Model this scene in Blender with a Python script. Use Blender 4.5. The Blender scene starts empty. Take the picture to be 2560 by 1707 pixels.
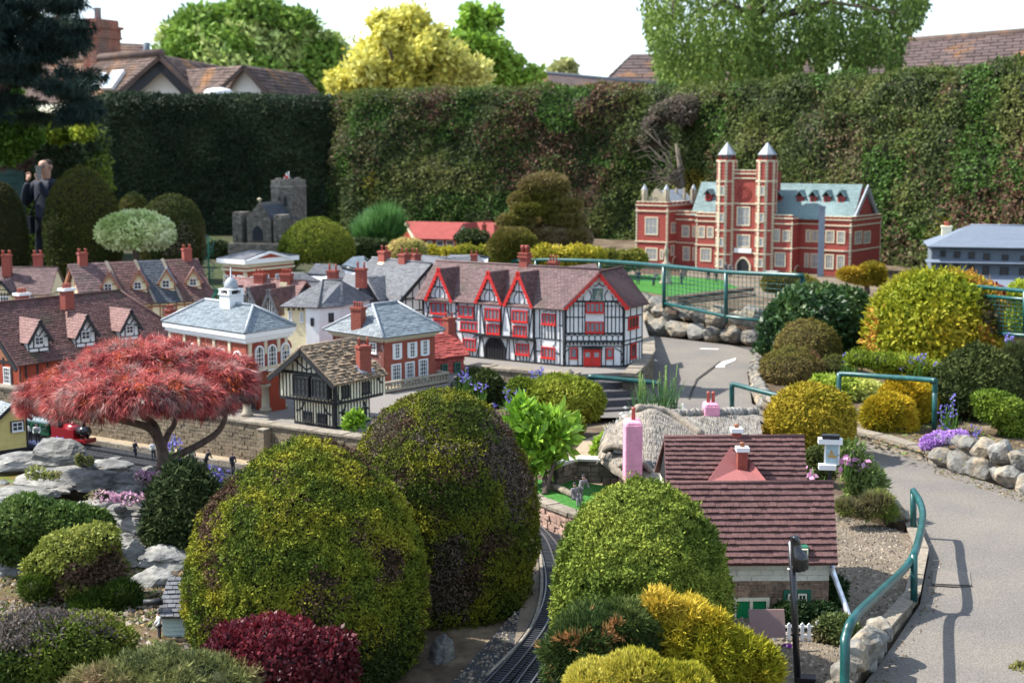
import bpy,bmesh,math,random
import numpy as np
from mathutils import Vector,Matrix
# camera, sky, sun, exposure
SC=bpy.context.scene
COL=SC.collection
FPX=3555.0
CAMZ=1.8
HORIZON=367.0
PITCH=math.atan((853.5-HORIZON)/FPX)
cam_d=bpy.data.cameras.new('camera')
cam=bpy.data.objects.new('camera',cam_d)
COL.objects.link(cam)
cam.location=(0,0,CAMZ)
cam.rotation_euler=(math.pi/2-PITCH,0,0)
cam_d.sensor_width=36.0
cam_d.lens=36.0*FPX/2560.0
cam_d.clip_start=0.1
cam_d.clip_end=2000
cam_d.dof.use_dof=True
cam_d.dof.focus_distance=5.3
cam_d.dof.aperture_fstop=5.0
SC.camera=cam
SUN_TO=Vector((-0.95,0.22,1.08)).normalized()
SUN_EL=math.asin(SUN_TO.z)
world=bpy.data.worlds.new('World')
SC.world=world
world.use_nodes=True
wn,wl=world.node_tree.nodes,world.node_tree.links
wn.clear()
w_out=wn.new('ShaderNodeOutputWorld')
w_bg=wn.new('ShaderNodeBackground')
w_bg.inputs['Strength'].default_value=0.15
w_sky=wn.new('ShaderNodeTexSky')
w_sky.sky_type='NISHITA'
w_sky.sun_disc=False
w_sky.sun_elevation=SUN_EL
w_sky.sun_rotation=math.atan2(SUN_TO.x,SUN_TO.y)
w_tc=wn.new('ShaderNodeTexCoord')
w_sep=wn.new('ShaderNodeSeparateXYZ')
wl.new(w_tc.outputs['Generated'],w_sep.inputs[0])
w_z=wn.new('ShaderNodeMath');w_z.operation='MAXIMUM';w_z.inputs[1].default_value=0.0
wl.new(w_sep.outputs[2],w_z.inputs[0])
w_add=wn.new('ShaderNodeMath');w_add.operation='ADD';w_add.inputs[1].default_value=0.12
wl.new(w_z.outputs[0],w_add.inputs[0])
w_dx=wn.new('ShaderNodeMath');w_dx.operation='DIVIDE'
wl.new(w_sep.outputs[0],w_dx.inputs[0]);wl.new(w_add.outputs[0],w_dx.inputs[1])
w_dy=wn.new('ShaderNodeMath');w_dy.operation='DIVIDE'
wl.new(w_sep.outputs[1],w_dy.inputs[0]);wl.new(w_add.outputs[0],w_dy.inputs[1])
w_cmb=wn.new('ShaderNodeCombineXYZ')
wl.new(w_dx.outputs[0],w_cmb.inputs[0]);wl.new(w_dy.outputs[0],w_cmb.inputs[1])
w_noi=wn.new('ShaderNodeTexNoise')
w_noi.inputs['Scale'].default_value=0.62
w_noi.inputs['Detail'].default_value=6.0
w_noi.inputs['Roughness'].default_value=0.55
wl.new(w_cmb.outputs[0],w_noi.inputs['Vector'])
w_rmp=wn.new('ShaderNodeValToRGB')
w_rmp.color_ramp.elements[0].position=0.42
w_rmp.color_ramp.elements[0].color=(0.0,0.0,0.0,1)
w_rmp.color_ramp.elements[1].position=0.62
w_rmp.color_ramp.elements[1].color=(0.95,0.95,0.95,1)
wl.new(w_noi.outputs['Fac'],w_rmp.inputs[0])
w_mix=wn.new('ShaderNodeMix');w_mix.data_type='RGBA'
w_mix.inputs[7].default_value=(3.9,4.6,5.6,1)
wl.new(w_rmp.outputs[0],w_mix.inputs[0])
wl.new(w_sky.outputs[0],w_mix.inputs[6])
wl.new(w_mix.outputs[2],w_bg.inputs[0])
wl.new(w_bg.outputs[0],w_out.inputs[0])
sun_d=bpy.data.lights.new('sun','SUN')
sun_d.energy=5.0
sun_d.angle=math.radians(0.55)
sun_d.color=(1.0,0.955,0.88)
sun=bpy.data.objects.new('sun',sun_d)
COL.objects.link(sun)
sun.rotation_euler=SUN_TO.to_track_quat('Z','Y').to_euler()
sun.location=(-6,2,9)
SC.view_settings.view_transform='Standard'
SC.view_settings.look='None'
SC.view_settings.exposure=1.08
SC.view_settings.gamma=1.0
SC.view_settings.use_curve_mapping=False
SC.render.engine='CYCLES'
SC.cycles.max_bounces=5
SC.cycles.diffuse_bounces=3
SC.cycles.glossy_bounces=2
SC.cycles.transmission_bounces=3
SC.cycles.transparent_max_bounces=4
SC.cycles.sample_clamp_indirect=4.0
# where a photo pixel lies in the garden
CP,SP=math.cos(PITCH),math.sin(PITCH)
CAM=Vector((0,0,CAMZ))
def ray(px,py):
 xc=(px-1280.0)/FPX;yc=-(py-853.5)/FPX
 return Vector((xc,CP+yc*SP,-SP+yc*CP))
def W(px,py,z=0.0):
 r=ray(px,py);return CAM+r*((z-CAMZ)/r.z)
def P(px,py,Y):
 r=ray(px,py);return CAM+r*(Y/r.y)
def Zc(ox,oy,s):return lambda x,y:(ox+x*s,oy+y*s)
class Plane:
 def __init__(s,o,ang):
  s.o=Vector(o);a=math.radians(ang)
  s.u=Vector((math.cos(a),math.sin(a),0));s.v=Vector((0,0,1));s.n=s.u.cross(s.v);s.ang=ang
 def off(s,d):
  q=Plane(s.o+s.n*d,s.ang);return q
 def uv(s,p):
  r=ray(*p);t=(s.o-CAM).dot(s.n)/r.dot(s.n);w=CAM+r*t-s.o
  return w.dot(s.u),w.z
 def w(s,u,v,d=0.0):return s.o+s.u*u+s.v*v+s.n*d
 def M(s,u,v,d=0.0):
  p=s.w(u,v,d)
  return Matrix(((s.u.x,s.v.x,s.n.x,p.x),(s.u.y,s.v.y,s.n.y,p.y),(s.u.z,s.v.z,s.n.z,p.z),(0,0,0,1)))
 def pt(s,p):u,v=s.uv(p);return s.w(u,v)
 # noise
def vnoise(p,seed=0):
 p=np.asarray(p,dtype=np.float64);i=np.floor(p).astype(np.int64);f=p-i;f=f*f*(3-2*f)
 def h(a,b,c):
  n=(a*374761393+b*668265263+c*2147483647+seed*974634777)&0x7fffffff
  n=((n^(n>>13))*1274126177)&0x7fffffff
  n=(n^(n>>16))&0xffff
  return n/65535.0
 x,y,z=i[:,0],i[:,1],i[:,2];fx,fy,fz=f[:,0],f[:,1],f[:,2]
 def lx(b,c):return h(x,b,c)*(1-fx)+h(x+1,b,c)*fx
 def ly(c):return lx(y,c)*(1-fy)+lx(y+1,c)*fy
 return ly(z)*(1-fz)+ly(z+1)*fz
def fbm(p,seed=0,o=3):
 p=np.asarray(p,dtype=np.float64);s=0;a=0.5;t=0
 for k in range(o):
  s=s+a*vnoise(p*(2**k),seed+k*17);t+=a;a*=0.5
 return s/t
 # materials (all procedural)
MATS={}
def mat(name,col,rough=0.7,var=0.15,scale=30.0,bump=0.15,bscale=None,pv=0.0,metal=0.0,spec=0.35,col2=None,c2scale=6.0,c2lo=0.45,c2hi=0.62,stretch=None,coat=0.0,brick=None,detail=7.0):
 m=bpy.data.materials.new(name);m.use_nodes=True
 n,l=m.node_tree.nodes,m.node_tree.links
 b=n['Principled BSDF']
 b.inputs['Roughness'].default_value=rough;b.inputs['Metallic'].default_value=metal
 b.inputs['Specular IOR Level'].default_value=min(spec,.10)if rough>=.85 else spec
 if coat:b.inputs['Coat Weight'].default_value=coat
 g=n.new('ShaderNodeNewGeometry');pos=g.outputs['Position']
 if stretch:
  mp=n.new('ShaderNodeMapping');mp.inputs['Scale'].default_value=stretch;l.new(pos,mp.inputs[0]);pos=mp.outputs[0]
 no=n.new('ShaderNodeTexNoise');no.inputs['Scale'].default_value=scale;no.inputs['Detail'].default_value=detail
 l.new(pos,no.inputs['Vector'])
 base=n.new('ShaderNodeRGB');base.outputs[0].default_value=(*col,1);cur=base.outputs[0]
 if col2 is not None:
  n2=n.new('ShaderNodeTexNoise');n2.inputs['Scale'].default_value=c2scale;n2.inputs['Detail'].default_value=5
  l.new(pos,n2.inputs['Vector'])
  mr=n.new('ShaderNodeMapRange');mr.inputs[1].default_value=c2lo;mr.inputs[2].default_value=c2hi
  l.new(n2.outputs['Fac'],mr.inputs[0])
  mx=n.new('ShaderNodeMix');mx.data_type='RGBA';mx.inputs[7].default_value=(*col2,1)
  l.new(mr.outputs[0],mx.inputs[0]);l.new(cur,mx.inputs[6]);cur=mx.outputs[2]
 if brick:
  bw,bh,mort=brick
  sx=n.new('ShaderNodeSeparateXYZ');l.new(g.outputs['Position'],sx.inputs[0])
  ad=n.new('ShaderNodeMath');ad.operation='ADD';l.new(sx.outputs[0],ad.inputs[0]);l.new(sx.outputs[1],ad.inputs[1])
  cx=n.new('ShaderNodeCombineXYZ');l.new(ad.outputs[0],cx.inputs[0]);l.new(sx.outputs[2],cx.inputs[1])
  bt=n.new('ShaderNodeTexBrick');bt.inputs['Scale'].default_value=1.0;bt.inputs['Mortar Size'].default_value=bh*0.09
  bt.inputs['Brick Width'].default_value=bw;bt.inputs['Row Height'].default_value=bh
  l.new(cx.outputs[0],bt.inputs['Vector'])
  mx=n.new('ShaderNodeMix');mx.data_type='RGBA';mx.inputs[7].default_value=(*mort,1)
  l.new(bt.outputs['Fac'],mx.inputs[0]);l.new(cur,mx.inputs[6]);cur=mx.outputs[2]
 mr=n.new('ShaderNodeMapRange');mr.inputs[1].default_value=0.25;mr.inputs[2].default_value=0.75
 mr.inputs[3].default_value=1-var;mr.inputs[4].default_value=1+var
 l.new(no.outputs['Fac'],mr.inputs[0]);fac=mr.outputs[0]
 if pv:
  at=n.new('ShaderNodeAttribute');at.attribute_name='rnd'
  oi=n.new('ShaderNodeObjectInfo')
  a=n.new('ShaderNodeMath');a.operation='ADD';l.new(at.outputs['Fac'],a.inputs[0]);l.new(oi.outputs['Random'],a.inputs[1])
  fr=n.new('ShaderNodeMath');fr.operation='FRACT';l.new(a.outputs[0],fr.inputs[0])
  mr2=n.new('ShaderNodeMapRange');mr2.inputs[3].default_value=1-pv;mr2.inputs[4].default_value=1+pv
  l.new(fr.outputs[0],mr2.inputs[0])
  mu=n.new('ShaderNodeMath');mu.operation='MULTIPLY';l.new(fac,mu.inputs[0]);l.new(mr2.outputs[0],mu.inputs[1]);fac=mu.outputs[0]
 vm=n.new('ShaderNodeVectorMath');vm.operation='SCALE';l.new(cur,vm.inputs[0]);l.new(fac,vm.inputs['Scale'])
 l.new(vm.outputs[0],b.inputs['Base Color'])
 if bump:
  bn=n.new('ShaderNodeTexNoise');bn.inputs['Scale'].default_value=bscale or scale*2;bn.inputs['Detail'].default_value=8
  l.new(pos,bn.inputs['Vector'])
  bu=n.new('ShaderNodeBump');bu.inputs['Strength'].default_value=bump;bu.inputs['Distance'].default_value=0.01
  l.new(bn.outputs['Fac'],bu.inputs['Height']);l.new(bu.outputs[0],b.inputs['Normal'])
 MATS[name]=m
 return m
def leafmat(name,rough=0.55,trans=0.3,spec=0.3):
 m=bpy.data.materials.new(name);m.use_nodes=True
 n,l=m.node_tree.nodes,m.node_tree.links
 b=n['Principled BSDF'];b.inputs['Roughness'].default_value=rough;b.inputs['Specular IOR Level'].default_value=spec
 at=n.new('ShaderNodeAttribute');at.attribute_name='col'
 l.new(at.outputs['Color'],b.inputs['Base Color'])
 if trans:
  t=n.new('ShaderNodeBsdfTranslucent');l.new(at.outputs['Color'],t.inputs[0])
  mx=n.new('ShaderNodeMixShader');mx.inputs[0].default_value=trans
  l.new(b.outputs[0],mx.inputs[1]);l.new(t.outputs[0],mx.inputs[2]);l.new(mx.outputs[0],n['Material Output'].inputs[0])
 MATS[name]=m
 return m
 # mesh building and the scene tree
WM={}
def link(o,parent=None,Mw=None):
 COL.objects.link(o)
 Mw=Mw if Mw is not None else Matrix.Identity(4)
 if parent is not None:
  o.parent=parent;o.matrix_local=WM[parent].inverted()@Mw
 else:
  o.matrix_world=Mw
 WM[o]=Mw.copy()
 return o
def tag(o,label=None,cat=None,group=None,kind=None):
 if label:o['label']=label
 if cat:o['category']=cat
 if group:o['group']=group
 if kind:o['kind']=kind
 return o
def thing(name,loc,label,cat,group=None,ang=0.0):
 o=bpy.data.objects.new(name,None);o.empty_display_size=0.05
 link(o,None,Matrix.Translation(Vector(loc))@Matrix.Rotation(math.radians(ang),4,'Z'))
 return tag(o,label,cat,group)
class MB:
 def __init__(s):s.v=[];s.f=[];s.r=[];s.mi=[];s._r=0.0;s._m=0;s.sm=[];s._s=False
 def _add(s,vs,fs):
  b=len(s.v);s.v.extend([tuple(x)for x in vs])
  for f in fs:s.f.append(tuple(b+i for i in f));s.r.append(s._r);s.mi.append(s._m);s.sm.append(s._s)
  return s
 def poly(s,pts):return s._add(pts,[tuple(range(len(pts)))])
 def hexa(s,p):
  return s._add(p,[(3,2,1,0),(4,5,6,7),(0,1,5,4),(1,2,6,5),(2,3,7,6),(3,0,4,7)])
 def box(s,x0,x1,y0,y1,z0,z1):
  return s.hexa([(x0,y0,z0),(x1,y0,z0),(x1,y1,z0),(x0,y1,z0),(x0,y0,z1),(x1,y0,z1),(x1,y1,z1),(x0,y1,z1)])
 def pbox(s,pl,u0,u1,v0,v1,d0,d1):
  w=pl.w
  return s.hexa([w(u0,v0,d0),w(u0,v0,d1),w(u1,v0,d1),w(u1,v0,d0),w(u0,v1,d0),w(u0,v1,d1),w(u1,v1,d1),w(u1,v1,d0)])
 def prism(s,pts,vec):
  vec=Vector(vec);n=len(pts);a=[Vector(p)for p in pts];b=[p+vec for p in a]
  fs=[tuple(range(n))[::-1],tuple(range(n,2*n))]+[(i,(i+1)%n,n+(i+1)%n,n+i)for i in range(n)]
  return s._add(a+b,fs)
 def beam(s,a,b,w,t,nrm):
  a,b,nrm=Vector(a),Vector(b),Vector(nrm).normalized();d=(b-a).normalized();k=d.cross(nrm)*(w/2)
  lo,hi=nrm*0.0,nrm*t
  return s.hexa([a-k+lo,a+k+lo,a+k+hi,a-k+hi,b-k+lo,b+k+lo,b+k+hi,b-k+hi])
 def tube(s,pts,r,n=8,cap=True):
  pts=[Vector(p)for p in pts];rr=r if hasattr(r,'__len__')else[r]*len(pts);vs=[];fs=[]
  up=Vector((0,0,1));prev=None
  for i,p in enumerate(pts):
   d=(pts[min(i+1,len(pts)-1)]-pts[max(i-1,0)]).normalized()
   if prev is None:
    e=d.cross(up)
    if e.length<1e-3:e=Vector((1,0,0))
    e.normalize()
   else:
    e=(prev-d*prev.dot(d)).normalized()
   prev=e;g=d.cross(e)
   for k in range(n):
    t=2*math.pi*k/n;vs.append(p+(e*math.cos(t)+g*math.sin(t))*rr[i])
  for i in range(len(pts)-1):
   for k in range(n):fs.append((i*n+k,i*n+(k+1)%n,(i+1)*n+(k+1)%n,(i+1)*n+k))
  if cap:fs.append(tuple(range(n))[::-1]);fs.append(tuple(range((len(pts)-1)*n,len(pts)*n)))
  o=s._s;s._s=True;s._add(vs,fs);s._s=o
  return s
 def lathe(s,c,prof,n=16,a0=0.0,smooth=True):
  c=Vector(c);vs=[];fs=[]
  for r,h in prof:
   for k in range(n):
    t=a0+2*math.pi*k/n;vs.append(c+Vector((r*math.cos(t),r*math.sin(t),h)))
  m=len(prof)
  for i in range(m-1):
   for k in range(n):fs.append((i*n+k,i*n+(k+1)%n,(i+1)*n+(k+1)%n,(i+1)*n+k))
  fs.append(tuple(range(n))[::-1]);fs.append(tuple(range((m-1)*n,m*n)))
  o=s._s;s._s=smooth;s._add(vs,fs);s._s=o
  return s
 def build(s,name,mats,parent=None,kind=None,mw=None,label=None):
  mats=mats if isinstance(mats,(list,tuple))else[mats]
  me=bpy.data.meshes.new(name)
  Mw=mw if mw is not None else(WM[parent]if parent is not None else None)
  if Mw is not None:
   inv=Mw.inverted();vs=[inv@Vector(v)for v in s.v]
  else:vs=s.v
  me.from_pydata(vs,[],s.f)
  for m in mats:me.materials.append(m if not isinstance(m,str)else MATS[m])
  if any(s.mi):me.polygons.foreach_set('material_index',s.mi)
  me.polygons.foreach_set('use_smooth',s.sm)
  if any(s.r):
   a=me.attributes.new('rnd','FLOAT','FACE');a.data.foreach_set('value',s.r)
  me.validate()
  bm=bmesh.new();bm.from_mesh(me);bmesh.ops.recalc_face_normals(bm,faces=bm.faces);bm.to_mesh(me);bm.free()
  o=bpy.data.objects.new(name,me);link(o,parent,Mw)
  return tag(o,label=label,kind=kind)
_unit={}
def unitbox(m):
 if m not in _unit:
  mb=MB().box(-.5,.5,-.5,.5,-.5,.5);me=bpy.data.meshes.new('piece_'+m)
  me.from_pydata(mb.v,[],[(3,2,1,0)[::1],(4,5,6,7),(0,1,5,4),(1,2,6,5),(2,3,7,6),(3,0,4,7)])
  me.materials.append(MATS[m]);_unit[m]=me
 return _unit[m]
def piece(name,m,parent,c,ex,ey,ez):
 o=bpy.data.objects.new(name,unitbox(m))
 Mw=Matrix(((ex[0],ey[0],ez[0],c[0]),(ex[1],ey[1],ez[1],c[1]),(ex[2],ey[2],ez[2],c[2]),(0,0,0,1)))
 return link(o,parent,Mw)
def ppiece(name,m,parent,pl,u0,u1,v0,v1,d0,d1):
 return piece(name,m,parent,pl.w((u0+u1)/2,(v0+v1)/2,(d0+d1)/2),pl.u*(u1-u0),pl.v*(v1-v0),pl.n*(d1-d0))
def timber(parent,m,pl,p0,p1,w=0.008,t=0.004,d0=0.0,name='timber',px=True):
 a=pl.uv(p0)if px else p0;b=pl.uv(p1)if px else p1
 A,B=pl.w(*a),pl.w(*b);L=(B-A).length
 if L<1e-5:return None
 d=(B-A)/L;k=d.cross(pl.n)
 return piece(name,m,parent,(A+B)/2+pl.n*(d0+t/2),d*L,k*w,pl.n*t)
def arcbeam(parent,m,pl,p0,p1,bulge,w=0.006,t=0.004,name='timber',n=6):
 a,b=Vector(pl.uv(p0)),Vector(pl.uv(p1));d=b-a;k=Vector((-d.y,d.x))*bulge;mb=MB();q=[]
 for i in range(n+1):
  s=i/n;c=a+d*s+k*(4*s*(1-s));q.append(c)
 for i in range(n):mb.beam(pl.w(*q[i]),pl.w(*q[i+1]),w,t,pl.n)
 return mb.build(name,m,parent)
def catmull(pts,n=6):
 pts=[Vector(p)for p in pts];out=[]
 for i in range(len(pts)-1):
  a=pts[max(i-1,0)];b=pts[i];c=pts[i+1];d=pts[min(i+2,len(pts)-1)]
  for k in range(n):
   t=k/n
   out.append(0.5*((2*b)+(c-a)*t+(2*a-5*b+4*c-d)*t*t+(3*b-a-3*c+d)*t**3))
 out.append(pts[-1]);return out
 # materials used all over
mat('soil',(0.085,0.062,0.042),0.95,0.35,25,0.6,60,col2=(0.16,0.125,0.085),c2scale=3)
mat('asphalt',(0.158,0.145,0.133),0.92,0.45,170,0.6,260,col2=(0.20,0.178,0.150),c2scale=2.2,c2lo=.35,c2hi=.7)
mat('gravel',(0.19,0.155,0.115),0.95,0.45,140,0.8,160,col2=(0.14,0.115,0.085),c2scale=5)
mat('street',(0.19,0.175,0.16),0.9,0.2,120,0.3)
mat('sand',(0.30,0.235,0.16),0.95,0.3,50,0.5)
mat('lawn',(0.050,0.165,0.032),0.9,0.4,60,0.6,300)
mat('ballast',(0.05,0.052,0.055),0.95,0.4,130,0.8,160)
mat('rock',(0.17,0.165,0.15),0.95,0.55,26,1.0,34,pv=0.16,col2=(0.25,0.205,0.145),c2scale=8)
mat('slate_rock',(0.15,0.15,0.145),0.9,0.55,20,1.0,30,pv=0.15,col2=(0.30,0.29,0.26),c2scale=6,c2lo=.4,c2hi=.7,stretch=(1,1,2.6))
mat('coping',(0.22,0.19,0.15),0.9,0.3,40,0.4,pv=0.15)
mat('wall_brick',(0.205,0.165,0.115),0.9,0.3,60,0.5,pv=0.22)
mat('pink_brick',(0.36,0.24,0.19),0.9,0.3,60,0.5,pv=0.2)
mat('mortar',(0.085,0.07,0.055),0.95,0.2,60,0.2)
mat('tile_brown',(0.105,0.053,0.048),0.8,0.28,90,0.3,pv=0.30,col2=(.075,.062,.04),c2scale=7,c2lo=.55,c2hi=.75)
mat('tile_pink',(0.20,0.110,0.10),0.8,0.25,90,0.3,pv=0.16)
mat('tile_cottage',(0.145,0.080,0.076),0.9,0.75,420,0.6,pv=0.13)
mat('tile_mauve',(0.128,0.080,0.078),0.8,0.25,90,0.3,pv=0.26,col2=(.085,.072,.055),c2scale=7,c2lo=.55,c2hi=.75)
mat('tile_shingle',(0.215,0.165,0.115),0.85,0.35,60,0.5,pv=0.35)
mat('tile_red',(0.28,0.055,0.045),0.7,0.22,60,0.2,pv=0.22)
mat('tile_school',(0.27,0.05,0.04),0.75,0.12,40,0.1,pv=0.1)
mat('slate_blue',(0.15,0.18,0.20),0.5,0.22,60,0.2,pv=0.2,spec=0.5)
mat('slate_dark',(0.115,0.118,0.128),0.75,0.25,80,0.3,pv=0.2)
mat('slate_green',(0.135,0.195,0.195),0.7,0.2,50,0.2,pv=0.14)
mat('tile_navy',(0.055,0.062,0.075),0.7,0.25,60,0.2,pv=0.2)
mat('lead',(0.26,0.285,0.31),0.5,0.15,30,0.1,spec=0.5)
mat('white',(0.70,0.70,0.69),0.6,0.05,30,0.05)
mat('offwhite',(0.62,0.60,0.55),0.7,0.12,18,0.15)
mat('plaster',(0.66,0.66,0.65),0.8,0.07,25,0.2,120)
mat('cream',(0.66,0.57,0.36),0.8,0.07,25,0.15)
mat('cream_pale',(0.74,0.68,0.50),0.8,0.09,25,0.2)
mat('yellow_boards',(0.56,0.46,0.17),0.7,0.08,40,0.1,pv=0.05)
mat('blue_boards',(0.46,0.57,0.56),0.7,0.06,40,0.1,pv=0.04)
mat('black',(0.016,0.017,0.02),0.55,0.2,60,0.1)
mat('black_gloss',(0.012,0.012,0.014),0.25,0.1,20,0.0,spec=0.6)
mat('red_paint',(0.50,0.024,0.02),0.5,0.1,40,0.05)
mat('orange_wood',(0.26,0.105,0.055),0.7,0.15,40,0.1)
mat('green_trim',(0.02,0.12,0.07),0.6,0.1,40,0.05)
mat('brick_red',(0.27,0.068,0.045),0.85,0.16,40,0.2,160,brick=(0.03,0.009,(0.24,0.10,0.07)))
mat('brick_weathered',(0.18,0.06,0.05),0.85,0.2,30,0.3,160,col2=(0.34,0.24,0.22),c2scale=30,c2lo=0.58,c2hi=0.64,brick=(0.03,0.009,(0.16,0.09,0.08)))
mat('brick_castle',(0.29,0.062,0.050),0.85,0.14,25,0.15,140,brick=(0.034,0.011,(0.30,0.085,0.07)))
mat('brick_theatre',(0.28,0.06,0.035),0.85,0.12,30,0.15)
mat('brick_chimney',(0.24,0.065,0.045),0.85,0.16,60,0.2,brick=(0.024,0.008,(0.23,0.10,0.08)))
mat('chimney_red',(0.25,0.06,0.042),0.75,0.15,60,0.15,pv=0.1)
mat('chimney_old',(0.25,0.085,0.055),0.9,0.3,4,0.2,brick=(0.24,0.075,(0.26,0.19,0.16)),col2=(0.13,0.08,0.06),c2scale=1.2)
mat('pot',(0.36,0.10,0.07),0.7,0.1,40,0.05)
mat('stone_trim',(0.52,0.45,0.32),0.8,0.12,30,0.1,pv=0.1)
mat('stone_church',(0.175,0.16,0.138),0.9,0.35,18,0.5,pv=0.32)
mat('stone_wall',(0.20,0.17,0.125),0.95,0.45,25,0.9,50,pv=0.25)
mat('cottage_stone',(0.24,0.16,0.11),0.95,0.45,40,0.8,60,pv=0.25)
mat('cottage_white',(0.64,0.60,0.49),0.85,0.14,30,0.5,60)
mat('balustrade',(0.32,0.28,0.21),0.85,0.2,40,0.2)
mat('glass',(0.035,0.042,0.05),0.12,0.1,10,0.0,spec=0.6)
mat('glass_pale',(0.17,0.19,0.21),0.18,0.2,40,0.0,spec=0.6)
mat('curtain_glass',(0.26,0.27,0.28),0.25,0.3,60,0.0,spec=0.5)
mat('grey_house',(0.10,0.125,0.15),0.75,0.12,30,0.1,stretch=(1,1,6))
mat('grey_roof',(0.15,0.18,0.225),0.65,0.10,25,0.1,stretch=(1,1,8))
mat('grey_wall',(0.12,0.145,0.17),0.8,0.08,30,0.1)
mat('post_grey',(0.17,0.20,0.25),0.5,0.1,30,0.0)
mat('rail_green',(0.004,0.055,0.052),0.35,0.2,60,0.05,spec=0.5,col2=(0.008,0.078,0.072),c2scale=20)
mat('pink_paint',(0.64,0.28,0.38),0.85,0.14,14,0.4,60,col2=(0.46,0.23,0.28),c2scale=9,c2lo=.55,c2hi=.75)
mat('pink_felt',(0.28,0.105,0.10),0.95,0.30,320,0.5,400)
mat('thatch',(0.21,0.18,0.145),0.95,0.45,30,0.6,120,pv=0.25,stretch=(1,1,0.4))
mat('thatch_pale',(0.24,0.225,0.20),0.95,0.35,60,0.5,100,pv=0.3)
mat('metal_pipe',(0.62,0.63,0.66),0.35,0.3,40,0.1,metal=0.5)
mat('brown_board',(0.20,0.125,0.115),0.6,0.06,30,0.05)
mat('bark',(0.115,0.085,0.070),0.95,0.35,40,0.8,60,stretch=(1,1,0.3))
mat('bark_maple',(0.125,0.088,0.070),0.9,0.35,35,0.7,70,stretch=(1,1,0.35))
mat('twig_grey',(0.15,0.125,0.10),0.95,0.3,30,0.3,pv=0.2)
mat('sleeper',(0.025,0.027,0.033),0.7,0.2,60,0.1,pv=0.2)
mat('rail_steel',(0.20,0.20,0.21),0.35,0.2,60,0.0,metal=0.7)
mat('loco_red',(0.22,0.008,0.014),0.25,0.08,30,0.0,spec=0.6)
mat('coach_green',(0.010,0.075,0.035),0.3,0.08,30,0.0,spec=0.5)
mat('coach_roof',(0.10,0.17,0.19),0.5,0.1,30,0.0)
mat('wagon_blue',(0.03,0.04,0.10),0.5,0.1,30,0.0)
mat('skin',(0.50,0.29,0.21),0.55,0.06,60,0.0)
mat('navy_cloth',(0.008,0.012,0.028),0.8,0.2,60,0.3)
mat('dark_cloth',(0.014,0.016,0.024),0.85,0.2,60,0.3)
mat('hair',(0.06,0.045,0.035),0.9,0.2,200,0.3)
mat('fig_shirt',(0.55,0.55,0.55),0.7,0.1,60,0.0)
mat('fig_dark',(0.03,0.03,0.04),0.7,0.1,60,0.0)
mat('fig_grey',(0.18,0.17,0.18),0.7,0.1,60,0.0)
mat('house_tile',(0.11,0.080,0.070),0.9,0.22,3,0.2,pv=0.2,col2=(0.25,0.13,0.06),c2scale=1.0,c2lo=0.55,c2hi=0.75)
mat('house_wall',(0.66,0.65,0.60),0.85,0.08,3,0.1)
mat('barn_tile',(0.095,0.070,0.066),0.9,0.2,4,0.2,pv=0.14,col2=(0.30,0.14,0.035),c2scale=0.8,c2lo=0.56,c2hi=0.75)
mat('skylight',(0.40,0.50,0.58),0.08,0.05,2,0.0,spec=0.8)
mat('shed_green',(0.010,0.045,0.040),0.6,0.1,5,0.1)
mat('pond',(0.16,0.085,0.028),0.35,0.3,18,0.1,col2=(0.10,0.14,0.03),c2scale=8)
mat('paint_line',(0.74,0.74,0.70),0.8,0.15,40,0.0)
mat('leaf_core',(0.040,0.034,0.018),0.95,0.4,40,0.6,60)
mat('moss',(0.05,0.085,0.015),0.95,0.4,50,0.8,90)
leafmat('leaf',0.6,0.28,0.14)
leafmat('leaf_gloss',0.45,0.2,0.3)
leafmat('needle',0.7,0.12,0.07)
leafmat('flower',0.6,0.35,0.2)
mat('straw',(0.27,0.245,0.21),0.95,0.3,60,0,pv=0.3)
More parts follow.
